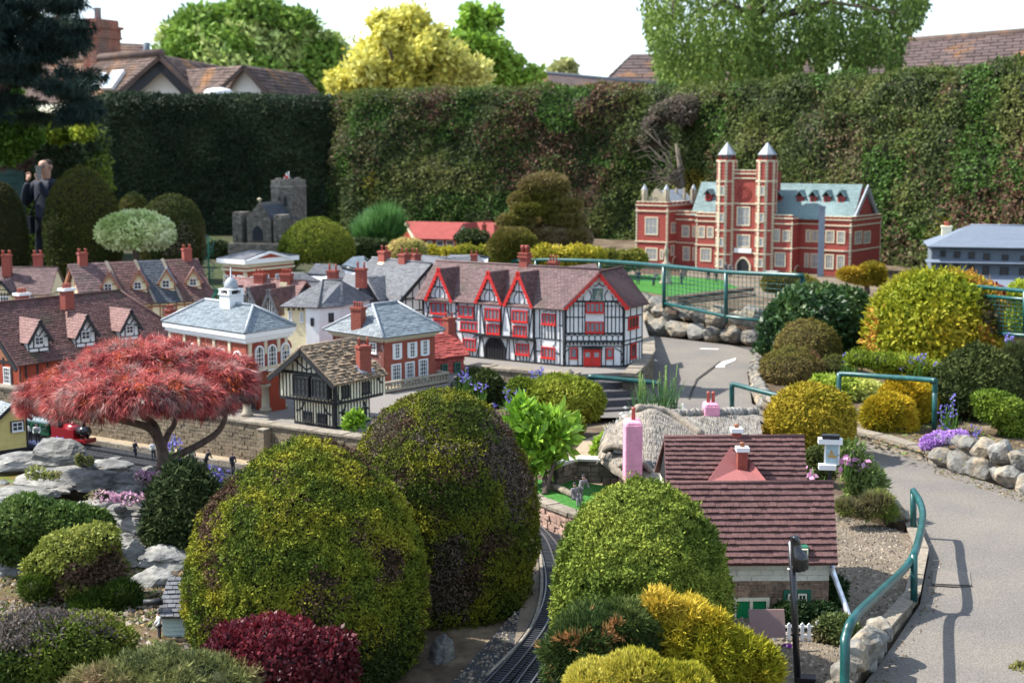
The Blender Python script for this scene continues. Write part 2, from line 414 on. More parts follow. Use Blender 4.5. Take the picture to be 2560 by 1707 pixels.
# building parts
def rectuv(pl,z,r):
 xm,ym=(r[0]+r[2])/2,(r[1]+r[3])/2
 u0=pl.uv(z(r[0],ym))[0];u1=pl.uv(z(r[2],ym))[0];v1=pl.uv(z(xm,r[1]))[1];v0=pl.uv(z(xm,r[3]))[1]
 return u0,u1,v0,v1
def window(parent,pl,q,fm='white',nx=2,ny=2,gm='glass',fw=0.007,mw=0.0035,sill=True,d0=0.0,name='window',arch=False,shutters=None):
 u0,u1,v0,v1=q
 fr=MB()
 if arch:
  r=(u1-u0)/2;uc=(u0+u1)/2;vs=v1-r;n=10
  out=[(u0,v0),(u1,v0)]+[(uc+r*math.cos(math.pi*k/n),vs+r*math.sin(math.pi*k/n))for k in range(n+1)]
  ri=r-fw
  inn=[(u0+fw,v0+fw),(u1-fw,v0+fw)]+[(uc+ri*math.cos(math.pi*k/n),vs+ri*math.sin(math.pi*k/n))for k in range(n+1)]
  for k in range(len(out)):
   a,b,c,d=out[k],out[(k+1)%len(out)],inn[(k+1)%len(out)],inn[k]
   fr.prism([pl.w(*a,d0-.001),pl.w(*b,d0-.001),pl.w(*c,d0-.001),pl.w(*d,d0-.001)],pl.n*0.008)
 else:
  fr.pbox(pl,u0,u1,v0,v0+fw,d0-.001,d0+.007);fr.pbox(pl,u0,u1,v1-fw,v1,d0-.001,d0+.007)
  fr.pbox(pl,u0,u0+fw,v0+fw,v1-fw,d0-.001,d0+.007);fr.pbox(pl,u1-fw,u1,v0+fw,v1-fw,d0-.001,d0+.007)
 for i in range(1,nx):
  u=u0+(u1-u0)*i/nx;fr.pbox(pl,u-mw/2,u+mw/2,v0+fw,v1-fw*(1 if not arch else 1.6),d0+.001,d0+.005)
 for j in range(1,ny):
  v=v0+(v1-v0)*j/ny
  if arch and v>v1-(u1-u0)/2:continue
  fr.pbox(pl,u0+fw,u1-fw,v-mw/2,v+mw/2,d0+.001,d0+.0045)
 if sill:fr.pbox(pl,u0-fw*.7,u1+fw*.7,v0-fw*.6,v0,d0-.001,d0+.012)
 o=fr.build(name,fm,parent)
 pn=MB()
 if arch:pn.prism([pl.w(*q_,d0-.0005)for q_ in inn],pl.n*0.002)
 else:pn.pbox(pl,u0+fw*.6,u1-fw*.6,v0+fw*.6,v1-fw*.6,d0-.0005,d0+.002)
 pn.build('pane',gm,o)
 if shutters:
  w=(u1-u0)*0.42
  for a in(u0-w,u1):
   sh=MB().pbox(pl,a,a+w,v0,v1,d0,d0+.006)
   for k in range(7):
    vv=v0+(v1-v0)*(k+.5)/7;sh.pbox(pl,a+.004,a+w-.004,vv-.003,vv+.002,d0+.006,d0+.008)
   sh.build('shutter',shutters,o)
 return o
def wins(parent,pl,z,rects,**k):return[window(parent,pl,rectuv(pl,z,r),**k)for r in rects]
_wedge={}
def wedge(m):
 if m not in _wedge:
  me=bpy.data.meshes.new('tile_piece')
  v=[(-.5,0,0),(.5,0,0),(.5,1,0),(-.5,1,0),(-.5,0,1),(.5,0,1),(.5,1,.25),(-.5,1,.25)]
  me.from_pydata(v,[],[(3,2,1,0),(4,5,6,7),(0,1,5,4),(1,2,6,5),(2,3,7,6),(3,0,4,7)])
  me.materials.append(MATS[m]);_wedge[m]=me
 return _wedge[m]
RT=random.Random(5)
def slope(parent,A,B,C,D,rows,tw,m,th=0.005,thick=0.008,single=False,name='roof',tile='tile',gap=0.06,wob=0.15,under=None):
 A,B,C,D=Vector(A),Vector(B),Vector(C),Vector(D)
 n=(B-A).cross(D-A)+(C-B).cross(D-B)if(D-C).length>1e-6 else(B-A).cross(D-A)
 if n.z<0:n=-n
 n.normalize()
 pts=[A,B,C,D]if(C-D).length>1e-4 else[A,B,C]
 rf=MB().prism(pts,-n*thick).build(name,under or m,parent)
 mb=MB();cnt=0
 for i in range(rows):
  t0,t1=i/rows,min(1.0,(i+1.12)/rows)
  L0,R0,L1,R1=A.lerp(D,t0),B.lerp(C,t0),A.lerp(D,t1),B.lerp(C,t1)
  nc=max(1,round((R0-L0).length/tw));off=0.5*(i%2)/nc
  for k in range(-1,nc):
   s0,s1=max(0.0,k/nc+off),min(1.0,(k+1)/nc+off)
   if s1-s0<0.15/nc:continue
   g=gap*(s1-s0)*.5;s0+=g;s1-=g
   h=th*(1+RT.uniform(-wob,wob)*2)
   p0,p1,p2,p3=L0.lerp(R0,s0),L0.lerp(R0,s1),L1.lerp(R1,s1),L1.lerp(R1,s0)
   dv=(D-A).normalized()*(RT.uniform(-wob,wob)*.1*(L1-L0).length)
   p0=p0-dv;p1=p1-dv
   if single:
    e=p1-p0;f=p3-p0;f=f-e*(f.dot(e)/e.length_squared);c=(p0+p1)/2
    o=bpy.data.objects.new(tile,wedge(m))
    nn=e.normalized().cross(f.normalized())
    if nn.z<0:nn=-nn
    q=nn*h
    link(o,rf,Matrix(((e.x,f.x,q.x,c.x),(e.y,f.y,q.y,c.y),(e.z,f.z,q.z,c.z),(0,0,0,1))));cnt+=1
   else:
    mb._r=RT.random()
    mb.hexa([p0,p1,p2,p3,p0+n*h,p1+n*h,p2+n*h*.25,p3+n*h*.25])
 if not single:mb.build('tiles',m,rf,kind='stuff')
 return rf
def chimney(parent,c,w,d,h,ang=0.0,m='chimney_red',pots=2,cap=None,capm=None,potm='pot',pr=0.008,ph=0.03):
 pl=Plane(c,ang);mb=MB()
 mb.pbox(pl,-w/2,w/2,-0.05,h-.016,-d/2,d/2)
 if not capm:
  mb.pbox(pl,-w*.6,w*.6,h-.016,h-.007,-d*.6,d*.6);mb.pbox(pl,-w*.54,w*.54,h-.007,h,-d*.54,d*.54)
 o=mb.build('chimney',m,parent)
 if capm:MB().pbox(pl,-w*.66,w*.66,h-.016,h+.002,-d*.66,d*.66).build('cap',capm,o)
 for k in range(pots):
  u=(k-(pots-1)/2)*w*.75/max(1,pots-1)if pots>1 else 0
  p=pl.w(u,h,0);MB().lathe(p,[(pr,0),(pr*.85,ph*.8),(pr*1.1,ph*.85),(pr*1.1,ph)],8).build('pot',potm,o)
 return o
def walls(parent,foot,z0,z1,m,name='wall'):
 pts=[Vector((p[0],p[1],z0))for p in foot]
 return MB().prism(pts,(0,0,z1-z0)).build(name,m,parent)
def barge(parent,pl,a,apex,b,w,t,m,d0=0.0,scallop=0,name='bargeboard'):
 for p,q in((a,apex),(apex,b)):
  p,q=Vector(p),Vector(q);d=(q-p);L=d.length;d.normalize();k=Vector((d.y,-d.x))
  if k.y>0:k=-k
  pts=[p,q]
  if scallop:
   n=scallop*5
   for i in range(n+1):
    s=1-i/n;ph=(s*scallop)%1.0
    pts.append(p+d*L*s+k*w*(0.62+0.38*math.sin(math.pi*ph)))
  else:pts+=[q+k*w,p+k*w]
  MB().prism([pl.w(x.x,x.y,d0)for x in pts],pl.n*t).build(name,m,parent)
  # leaves
def addcol(me,col):
 a=me.attributes.new('col','FLOAT_COLOR','POINT')
 c=np.ones((len(col),4),dtype=np.float32);c[:,:3]=np.clip(col,0,1)
 a.data.foreach_set('color',c.ravel())
def rawmesh(name,V,k,col,m,parent=None,kind=None,extra=None):
 V=np.asarray(V,dtype=np.float32).reshape(-1,3);n=len(V)
 nf=n//k
 li=np.arange(n,dtype=np.int32);ls=np.arange(0,n,k,dtype=np.int32);lt=np.full(nf,k,dtype=np.int32)
 col=np.asarray(col,dtype=np.float32).reshape(-1,3)
 if extra is not None:
  ev,ef,ec=extra
  V=np.vstack([V,ev]);col=np.vstack([col,ec])
  li=np.concatenate([li,(ef+n).ravel().astype(np.int32)])
  ls=np.concatenate([ls,n+np.arange(0,ef.size,4,dtype=np.int32)]);lt=np.concatenate([lt,np.full(len(ef),4,dtype=np.int32)])
 Mw=WM[parent]if parent is not None else Matrix.Identity(4)
 if parent is not None:
  inv=np.array(Mw.inverted());V=V@inv[:3,:3].T+inv[:3,3]
 me=bpy.data.meshes.new(name)
 me.vertices.add(len(V));me.vertices.foreach_set('co',np.ascontiguousarray(V,dtype=np.float32).ravel())
 me.loops.add(len(li));me.loops.foreach_set('vertex_index',li)
 me.polygons.add(len(ls));me.polygons.foreach_set('loop_start',ls);me.polygons.foreach_set('loop_total',lt)
 me.update(calc_edges=True)
 addcol(me,col)
 me.materials.append(MATS[m])
 o=bpy.data.objects.new(name,me);link(o,parent,Mw)
 return tag(o,kind=kind)
def unit(a):return a/np.maximum(np.linalg.norm(a,axis=1,keepdims=True),1e-9)
def rdir(rng,n):return unit(rng.normal(size=(n,3)))
def leaf_quads(rng,Pn,A,N,L,Wd,fold=0.0):
 A=unit(A);B=unit(np.cross(A,N));L=np.asarray(L).reshape(-1,1);Wd=np.asarray(Wd).reshape(-1,1)
 N2=np.cross(B,A)
 m=Pn+A*L*.45
 return np.stack([Pn,m+B*Wd*.5+N2*Wd*fold,Pn+A*L,m-B*Wd*.5+N2*Wd*fold],1)
def tuft_tris(rng,Pn,A,L,Wd,k=3,spread=0.75):
 out=[]
 for i in range(k):
  a=unit(A+rdir(rng,len(Pn))*spread);b=unit(np.cross(a,rdir(rng,len(Pn))))
  l=(L*rng.uniform(.7,1.2,len(Pn))).reshape(-1,1);w=np.asarray(Wd).reshape(-1,1)*.5
  out.append(np.stack([Pn-b*w,Pn+b*w,Pn+a*l],1))
 return np.concatenate(out,0)
def palette(rng,Pn,cols,scale,seed,jit=0.22,patch=None):
 n=len(Pn);c=np.array(cols,dtype=np.float64)
 t=np.clip((fbm(Pn*scale,seed)-.5)*2.6+.5+rng.normal(0,.10,n),0,.999)*(len(c)-1)
 i=t.astype(int);f=(t-i)[:,None];i2=np.minimum(i+1,len(c)-1)
 out=c[i]*(1-f)+c[i2]*f
 if patch:
  for pc,psc,thr,soft,ps in patch:
   w=np.clip((fbm(Pn*psc,ps)-thr)/soft,0,1);w=(w>rng.uniform(0,1,n))[:,None]
   out=np.where(w,np.array(pc)*rng.uniform(.6,1.4,(n,1)),out)
 return out*rng.uniform(1-jit,1+jit,(n,1))
def prof_fn(prof):
 h=np.array([p[0]for p in prof]);r=np.array([p[1]for p in prof])
 hh=np.linspace(0,1,200);rr=np.interp(hh,h,r)
 for _ in range(3):rr[1:-1]=(rr[:-2]+rr[1:-1]*2+rr[2:])/4
 return hh,rr
CLF,CLA=34.0,.055
def rev_points(rng,n,c,H,R,prof,amp,seed,lean=(0,0),freq=5.0):
 hh,rr=prof_fn(prof)
 ds=np.sqrt((np.gradient(hh)*H)**2+(np.gradient(rr)*R)**2)*np.maximum(rr,.02)
 cdf=np.cumsum(ds);cdf/=cdf[-1]
 t=np.interp(rng.uniform(0,1,n),cdf,hh);r=np.interp(t,hh,rr)
 dr=np.interp(t,hh,np.gradient(rr,hh))*R;ph=rng.uniform(0,2*math.pi,n)
 N=unit(np.stack([np.cos(ph)*H,np.sin(ph)*H,-dr],1))
 X=np.stack([c[0]+np.cos(ph)*r*R+lean[0]*t,c[1]+np.sin(ph)*r*R+lean[1]*t,c[2]+t*H],1)
 dsp=(fbm(X*freq/max(R,.05)*.5,seed)-.5)*2*amp*R+(fbm(X*CLF,seed+1,2)-.5)*CLA
 return X+N*dsp[:,None],N
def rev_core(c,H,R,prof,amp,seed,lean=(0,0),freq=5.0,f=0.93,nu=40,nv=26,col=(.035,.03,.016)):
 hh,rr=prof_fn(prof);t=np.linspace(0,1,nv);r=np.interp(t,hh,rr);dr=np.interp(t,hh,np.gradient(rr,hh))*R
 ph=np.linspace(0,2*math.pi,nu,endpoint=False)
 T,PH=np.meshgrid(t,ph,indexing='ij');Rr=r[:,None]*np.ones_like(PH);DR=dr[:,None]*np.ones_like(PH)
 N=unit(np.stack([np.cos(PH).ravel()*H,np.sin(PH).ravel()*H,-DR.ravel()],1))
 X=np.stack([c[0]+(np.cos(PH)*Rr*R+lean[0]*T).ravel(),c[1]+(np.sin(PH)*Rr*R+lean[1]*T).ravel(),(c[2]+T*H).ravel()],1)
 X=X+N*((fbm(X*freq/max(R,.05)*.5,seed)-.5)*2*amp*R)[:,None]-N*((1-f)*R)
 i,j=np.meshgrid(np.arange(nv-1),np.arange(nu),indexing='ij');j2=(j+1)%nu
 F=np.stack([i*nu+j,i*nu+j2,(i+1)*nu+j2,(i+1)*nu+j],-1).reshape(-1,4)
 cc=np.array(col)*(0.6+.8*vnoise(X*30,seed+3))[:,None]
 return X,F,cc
EGG2=[(0,.5),(.06,.75),(.2,.93),(.38,1),(.55,1),(.7,.92),(.82,.76),(.91,.56),(.97,.33),(1,.05)]
DOME=[(0,.55),(.06,.86),(.2,1),(.38,1.0),(.55,.94),(.72,.79),(.86,.56),(.95,.31),(1,.02)]
BALL=[(0,.02),(.05,.42),(.15,.72),(.32,.95),(.5,1),(.68,.94),(.84,.73),(.95,.42),(1,.02)]
EGG=[(0,.45),(.05,.74),(.16,.92),(.32,1),(.48,.985),(.63,.90),(.77,.73),(.89,.49),(.965,.26),(1,.02)]
BULLET=[(0,.80),(.1,.93),(.25,1.0),(.45,1.0),(.62,.94),(.76,.82),(.88,.60),(.96,.33),(1,.02)]
def clipped(name,label,c,H,R,prof,cols,seed,n=20000,L=0.02,w=0.006,amp=0.05,patch=None,cat='clipped shrub',group=None,m='needle',spread=.75,k=3,scale=4.0,trunk=None,lean=(0,0),freq=5.0,jit=.12,stray=0.0,core=(.035,.03,.016)):
 rng=np.random.default_rng(seed);c=tuple(c)
 o=thing(name,c,label,cat,group)
 X,N=rev_points(rng,n,c,H,R,prof,amp,seed,lean,freq)
 if patch:
  q=patch[0];keep=rng.uniform(0,1,n)>.5*np.clip((fbm(X*q[1],q[4])-q[2])/q[3],0,1);X,N=X[keep],N[keep];n=len(X)
 X=X-N*rng.uniform(-.25,.9,(n,1))*L
 if stray:
  s=rng.uniform(0,1,n)<stray;X[s]+=N[s]*rng.uniform(0,1.3,(s.sum(),1))*L
 col=palette(rng,X,cols,scale,seed+5,jit,patch)
 if k==3:
  rep=2;X2=np.repeat(X,rep,0)+rdir(rng,n*rep)*L*.5;N2=np.repeat(N,rep,0);cc=np.repeat(col,rep,0)*rng.uniform(.92,1.08,(n*rep,1));A=unit(rdir(rng,n*rep)*.9+N2*.55+np.array([0,0,.25]));Nn=unit(N2+rdir(rng,n*rep)*spread*.5)
  T=leaf_quads(rng,X2,A,Nn,L*1.15*rng.uniform(.6,1.3,n*rep),w*1.25*rng.uniform(.7,1.2,n*rep),.15);kk=4;vc=np.stack([cc*.94,cc,cc*1.1,cc],1)
 else:
  T=tuft_tris(rng,X,N+np.array([0,0,.25]),np.full(n,L),np.full(n,w),k,spread);kk=3
  cc=np.tile(col,(k,1));vc=np.stack([cc*.92,cc*.92,cc*1.12],1)
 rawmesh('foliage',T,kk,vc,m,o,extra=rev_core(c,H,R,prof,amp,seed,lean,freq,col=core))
 if trunk:
  MB().tube([(c[0],c[1],trunk[1]),(c[0]+trunk[0]*.3,c[1],(trunk[1]+c[2])/2),(c[0],c[1],c[2]+H*.3)],[trunk[0]*1.2,trunk[0]*.9,trunk[0]*.8],8).build('trunk','bark',o)
 return o
def blob_points(rng,n,blobs,amp,seed,inner=0.0,low=-2.0):
 C=np.array([b[0]for b in blobs],float);R=np.array([b[1]for b in blobs],float)
 ar=(R[:,0]*R[:,1]+R[:,1]*R[:,2]+R[:,0]*R[:,2]);pr=ar/ar.sum()
 out=[];nn=[];got=0
 for _ in range(6):
  m=int(n*1.6)+64;b=rng.choice(len(blobs),m,p=pr);d=rdir(rng,m)
  f=1-inner*rng.uniform(0,1,m)**2
  X=C[b]+d*R[b]*f[:,None];N=unit(d/R[b])
  X+=N*((fbm(X*9,seed)-.5)*2*amp+(fbm(X*CLF,seed+1,2)-.5)*1.1*amp)[:,None]
  keep=d[:,2]>low
  for j in range(len(blobs)):
   q=(((X-C[j])/(R[j]*(.86-.3*inner)))**2).sum(1);keep&=~((q<1)&(b!=j))
  out.append(X[keep]);nn.append(N[keep]);got+=keep.sum()
  if got>=n:break
 return np.concatenate(out)[:n],np.concatenate(nn)[:n]
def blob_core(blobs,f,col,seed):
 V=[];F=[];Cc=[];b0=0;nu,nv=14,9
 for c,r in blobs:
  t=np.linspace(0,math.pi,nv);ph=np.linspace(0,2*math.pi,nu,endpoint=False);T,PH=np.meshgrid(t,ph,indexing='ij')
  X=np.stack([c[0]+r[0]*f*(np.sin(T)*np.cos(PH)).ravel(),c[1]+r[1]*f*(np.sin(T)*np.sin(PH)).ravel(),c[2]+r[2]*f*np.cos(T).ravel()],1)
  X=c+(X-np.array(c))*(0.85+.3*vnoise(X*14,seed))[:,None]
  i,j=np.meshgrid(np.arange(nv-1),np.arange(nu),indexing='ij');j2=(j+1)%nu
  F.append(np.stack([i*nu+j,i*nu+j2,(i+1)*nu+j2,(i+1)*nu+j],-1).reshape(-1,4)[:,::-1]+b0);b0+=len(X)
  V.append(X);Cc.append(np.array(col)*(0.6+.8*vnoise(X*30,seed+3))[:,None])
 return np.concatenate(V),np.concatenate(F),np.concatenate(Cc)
def loose(name,label,blobs,cols,seed,n=8000,L=0.03,w=0.014,amp=0.03,cat='shrub',group=None,m='leaf',inner=.35,scale=4.0,patch=None,style='leaf',up=.25,droop=0.0,core=(.035,.04,.016),coref=.74,jit=.18,trunk=None,stems=None,spread=.8,k=3,fold=.12,low=-2.0,base=None):
 rng=np.random.default_rng(seed)
 c0=base if base is not None else(np.mean([b[0][0]for b in blobs]),np.mean([b[0][1]for b in blobs]),min(b[0][2]-b[1][2]for b in blobs))
 o=thing(name,c0,label,cat,group)
 X,N=blob_points(rng,n,blobs,amp,seed,inner,low);n=len(X)
 col=palette(rng,X,cols,scale,seed+5,jit,patch)
 if style=='leaf':
  A=unit(N*.55+rdir(rng,n)*.75+np.array([0,0,up-droop]));Nn=unit(N+rdir(rng,n)*.55+np.array([0,0,.3]))
  Q=leaf_quads(rng,X,A,Nn,L*rng.uniform(.6,1.25,n),w*rng.uniform(.7,1.2,n),fold);kk=4
  vc=np.stack([col*.95,col,col*1.08,col],1)
 else:
  Q=tuft_tris(rng,X,N+np.array([0,0,up-droop]),np.full(n,L),np.full(n,w),k,spread);kk=3
  cc=np.tile(col,(k,1));vc=np.stack([cc*.92,cc*.92,cc*1.12],1)
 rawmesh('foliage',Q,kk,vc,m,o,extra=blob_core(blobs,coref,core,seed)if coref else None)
 if stems:
  for pts,r in stems:MB().tube(pts,r,7).build('trunk' if len(stems)==1 else 'stem',trunk or 'bark',o)
 return o
def blobset(seed,c,R,n,r0,r1,flat=1.0):
 rng=random.Random(seed);out=[]
 for i in range(n):
  while True:
   d=Vector((rng.uniform(-1,1),rng.uniform(-1,1),rng.uniform(-1,1)))
   if d.length<1:break
  r=rng.uniform(r0,r1)
  out.append(((c[0]+d.x*(R[0]-r*.7),c[1]+d.y*(R[1]-r*.7),c[2]+d.z*max(.01,R[2]-r*.7*flat)),(r,r,r*flat)))
 return out
def at(px,py,Y):return tuple(P(px,py,Y))
def rock_mesh(name,c,R,seed,m,parent=None,sub=3,strata=0.0,rough=.22,ang=0.0):
 bm=bmesh.new();bmesh.ops.create_icosphere(bm,subdivisions=sub,radius=1.0)
 V=np.array([v.co[:]for v in bm.verts]);d=unit(V)
 r=1+(fbm(d*1.3+seed*3.7,seed,2)-.5)*1.1*rough*2+(fbm(d*4+seed,seed+9,3)-.5)*rough*.9
 rs=np.random.default_rng(seed)
 for _ in range(15):
  nrm=rdir(rs,1)[0];h=rs.uniform(.62,.92);q=(V*r[:,None])@nrm;r=np.where(q>h,r*(h/np.maximum(q,1e-6)),r)
 X=d*r[:,None]
 if strata:X[:,:2]*=(1+strata*(vnoise(np.stack([X[:,2]*9+seed,X[:,0]*.8,X[:,1]*.8],1),seed)-.5))[:,None]
 X=X*np.array(R);a=math.radians(ang);X=np.stack([X[:,0]*math.cos(a)-X[:,1]*math.sin(a),X[:,0]*math.sin(a)+X[:,1]*math.cos(a),X[:,2]],1)
 for v,x in zip(bm.verts,X):v.co=x
 me=bpy.data.meshes.new(name);bm.to_mesh(me);bm.free();me.materials.append(MATS[m])
 o=bpy.data.objects.new(name,me);link(o,parent,Matrix.Translation(Vector(c)))
 return o
def tree(name,label,base,trunk_r,blobs,cols,seed,n,L,w,cat='tree',group=None,m='leaf',droop=0.0,limbs=6,coref=0.0,inner=.8,style='leaf',amp=.3,scale=.5,bark='bark',core=(.05,.07,.02),patch=None,k=3,spread=.8):
 o=loose(name,label,blobs,cols,seed,n,L,w,amp,cat,group,m,inner,scale,patch,style,.1,droop,core,coref,.28,base=base,k=k,spread=spread)
 for ch in[x for x in COL.objects if x.parent is o]:ch.name='crown'
 rng=random.Random(seed);b=Vector(base);c=sum((Vector(x[0])for x in blobs),Vector())/len(blobs);h=c.z-b.z
 MB().tube([b,b.lerp(c,.5)+Vector((trunk_r*.4,0,0)),c],[trunk_r,trunk_r*.75,trunk_r*.4],8).build('trunk',bark,o)
 for q in range(limbs):
  e=Vector(blobs[q%len(blobs)][0]);s=b.lerp(c,rng.uniform(.45,.8));mid=s.lerp(e,.5)+Vector((0,0,h*.06))
  MB().tube([s,mid,e],[trunk_r*.45,trunk_r*.3,trunk_r*.1],6).build('branch',bark,o)
 return o
 # the ground
mat('moss_soil',(0.055,0.05,0.03),0.95,0.4,12,0.6,40,col2=(0.04,0.06,0.02),c2scale=2)
VZ,CZ=0.2,0.3
def sheet(name,pts,m,z=None,depth=0.0):
 pts=[Vector(p)if z is None else Vector((p[0],p[1],z))for p in pts]
 mb=MB()
 if depth:mb.prism(pts,(0,0,-depth))
 else:mb.poly(pts)
 return mb.build(name,m,kind='structure')
sheet('ground',[(-400,-60,0),(400,-60,0),(400,700,0),(-400,700,0)],'soil',-0.04)
WL=Plane(W(651,1155,0.03),-33)
TB=0.03
vil=[WL.w(-4.5,0,-.03),WL.w(.95,0,-.03),W(1100,990,VZ),W(1165,912,VZ),W(1437,936,VZ),W(1580,930,VZ),W(1622,893,VZ),W(1625,850,VZ),(1.25,13.6,0),(.7,16.5,0),(.7,27.5,0),(-11,27.5,0),(-11,11.6,0)]
sheet('terrain',vil,'street',VZ,.3)
sheet('terrain',[(-11,13.6,0),(.6,13.4,0),(.7,27.4,0),(-11,27.4,0)],'moss_soil',VZ+.004)
bk_=Vector((0,.17,0))
cas=[(1.15,14.6,0),W(1590,806)+bk_,W(1640,834)+bk_,W(1905,864)+bk_,(3.2,12.4,0),(9.5,11.2,0),(9.5,20,0),(4.5,24,0),(.75,26,0),(.75,16.6,0)]
sheet('terrain',cas,'soil',CZ,.4)
bed=[W(1905,885,.0),W(1888,930),W(1905,1005),W(1912,1085),W(2030,1128),W(2125,1092),W(2335,1148),W(2720,1225),(6.5,12,0),(3.2,12.6,0),(2.2,12.7,0)]
sheet('terrain',bed,'soil',.06,.15)
road=[W(1395,1062),W(1500,1045),W(1890,1045),W(2010,1130),W(2140,1235),W(2300,1310),W(2322,1395),W(2300,1512),W(2212,1645),W(2100,1790),W(3400,1790),W(4600,1790),W(3600,1500),W(2900,1330),W(2560,1238),W(2335,1160),W(2110,1092),W(1960,1052),W(1880,1010),W(1868,930),W(1895,872),W(1640,842),W(1560,800),W(1400,840),W(1360,990)]
sheet('path',road,'asphalt',0.004)
mat('asphalt_patch',(0.20,0.178,0.155),0.92,0.4,170,0.6,260)
sheet('path_patch',[W(2332,1428),W(2424,1433),W(2428,1466),W(2330,1462)],'asphalt_patch',.0075)
mat('seam',(0.05,0.045,0.04),.95,.3,60,.3)
for q in([(2328,1464),(2380,1468),(2430,1466),(2430,1469),(2380,1471),(2328,1467)],[(2020,1130),(2090,1200),(2180,1250),(2180,1253),(2086,1203),(2016,1133)],[(1720,1000),(1740,950),(1800,905),(1803,908),(1744,952),(1724,1001)]):sheet('path_seam',[W(*p)for p in q],'seam',.010)
yard=[W(1560,1330,.05),W(1800,1180,.05),W(2110,1275,.05),W(2272,1322,.05),W(2304,1400,.05),W(2280,1500,.05),W(2160,1640,.05),W(2040,1800,.05),W(1700,1800,.05),W(1500,1600,.05)]
sheet('yard',yard,'gravel',.03,.08)
fb=[W(2060,1170,.05),W(2150,1175,.05),W(2215,1225,.05),W(2282,1302,.05),W(2262,1312,.05),W(2098,1278,.05),W(2040,1230,.05)]
sheet('flower_bed',fb,'soil',.062,.08)
sheet('yard',[W(1400,1160,.1),W(1460,1095,.1),W(1560,1060,.1),W(1830,1100,.1),W(1800,1200,.1),W(1540,1215,.1)],'sand',.09,.13)
sheet('lawn',[W(1330,1232,.12),W(1430,1275,.12),W(1560,1300,.12),W(1580,1225,.12),W(1400,1195,.12),W(1335,1200,.12)],'lawn',.12,.16)
sheet('railway_bed',[WL.w(-4.5,0,.02),WL.w(1.6,0,.02),WL.w(1.6,0,.72),WL.w(-4.5,0,.72)],'ballast',.002,.06)
sheet('platform',[WL.w(-4.5,0,-.01),WL.w(1.4,0,-.01),WL.w(1.4,0,.085),WL.w(-4.5,0,.085)],'sand',TB,.06)
rbp=[W(1150,1230),W(1290,1245),W(1350,1290),W(1460,1360),W(1490,1480),W(1450,1590),W(1380,1710),W(1300,1800),W(1040,1800),W(1180,1640),W(1290,1520),W(1310,1400),W(1200,1320)]
sheet('railway_bed',rbp,'ballast',-.012,.05)
sheet('gravel_strip',[W(1318,1352,0),W(1346,1395,0),W(1352,1480,0),W(1330,1560,0),W(1285,1610),W(1300,1520),W(1318,1440)],'gravel',-.006,.03)
lw=[W(1560,690,CZ),W(1640,688,CZ),W(1800,700,CZ),W(1850,722,CZ),W(1790,740,CZ),W(1680,741,CZ),W(1560,722,CZ)]
sheet('lawn',lw,'lawn',CZ+.006,.01)
sheet('court',[W(1560,668,CZ),W(2200,702,CZ),W(2010,760,CZ),W(1860,735,CZ),W(1800,698,CZ),W(1560,686,CZ)],'gravel',CZ+.004,.01)
def rockery_z(x,y):
 s=lambda a,b,t:(lambda q:q*q*(3-2*q))(min(1,max(0,(t-a)/(b-a))))
 h=.0+.17*s(6.15,6.6,y)*(1-s(7.6,8.5+(-.9-x)*.55,y))*(1-s(-1.35,-.95,x))
 dist=WL.n.x*(x-WL.o.x)+WL.n.y*(y-WL.o.y)
 return min(h,max(0,.17*(dist-.62)))-.02-.06*s(-1.0,-.8,x)
gx,gy=np.linspace(-4.2,-.75,70),np.linspace(3.6,9.2,90)
mb=MB();mb._s=True
vv=[(x,y,rockery_z(x,y)+.018*(float(vnoise(np.array([[x*6,y*6,0]]),4)[0])-.5))for y in gy for x in gx]
ff=[(j*70+i,j*70+i+1,(j+1)*70+i+1,(j+1)*70+i)for j in range(89)for i in range(69)if WL.n.dot(Vector(vv[j*70+i])-WL.o)>.62]
mat('rockery_soil',(0.105,0.070,0.042),0.95,0.4,35,0.8,70,col2=(0.09,0.085,0.03),c2scale=5)
mb._add(vv,ff);mb.build('terrain','rockery_soil',kind='structure')
sheet('pond',[W(-40,1195,.165),W(95,1183,.165),W(120,1205,.165),W(60,1232,.165),W(-40,1235,.165)],'pond',.172)
def dash(px,w,label):
 a,b=W(*px[0]),W(*px[1]);d=(b-a).normalized();k=Vector((-d.y,d.x,0))*w
 o=MB().poly([Vector((p.x,p.y,.009))for p in(a-k,b-k,b+k,a+k)]).build('road_marking','paint_line');tag(o,label,'road marking')
dash(((1750,874),(1797,875)),.022,'short white dash painted on the road nearest the boulder wall')
o=MB().poly([Vector((p.x,p.y,.009))for p in(W(1788,921),W(1796,910),W(1840,897),W(1838,903),W(1812,914),W(1812,921))]).build('road_marking','paint_line')
tag(o,'white arrow painted on the road bend by the brown domed shrubs','road marking')
dash(((1625,897),(1642,905)),.012,'faint worn white paint streak on the road beside the timbered inn')
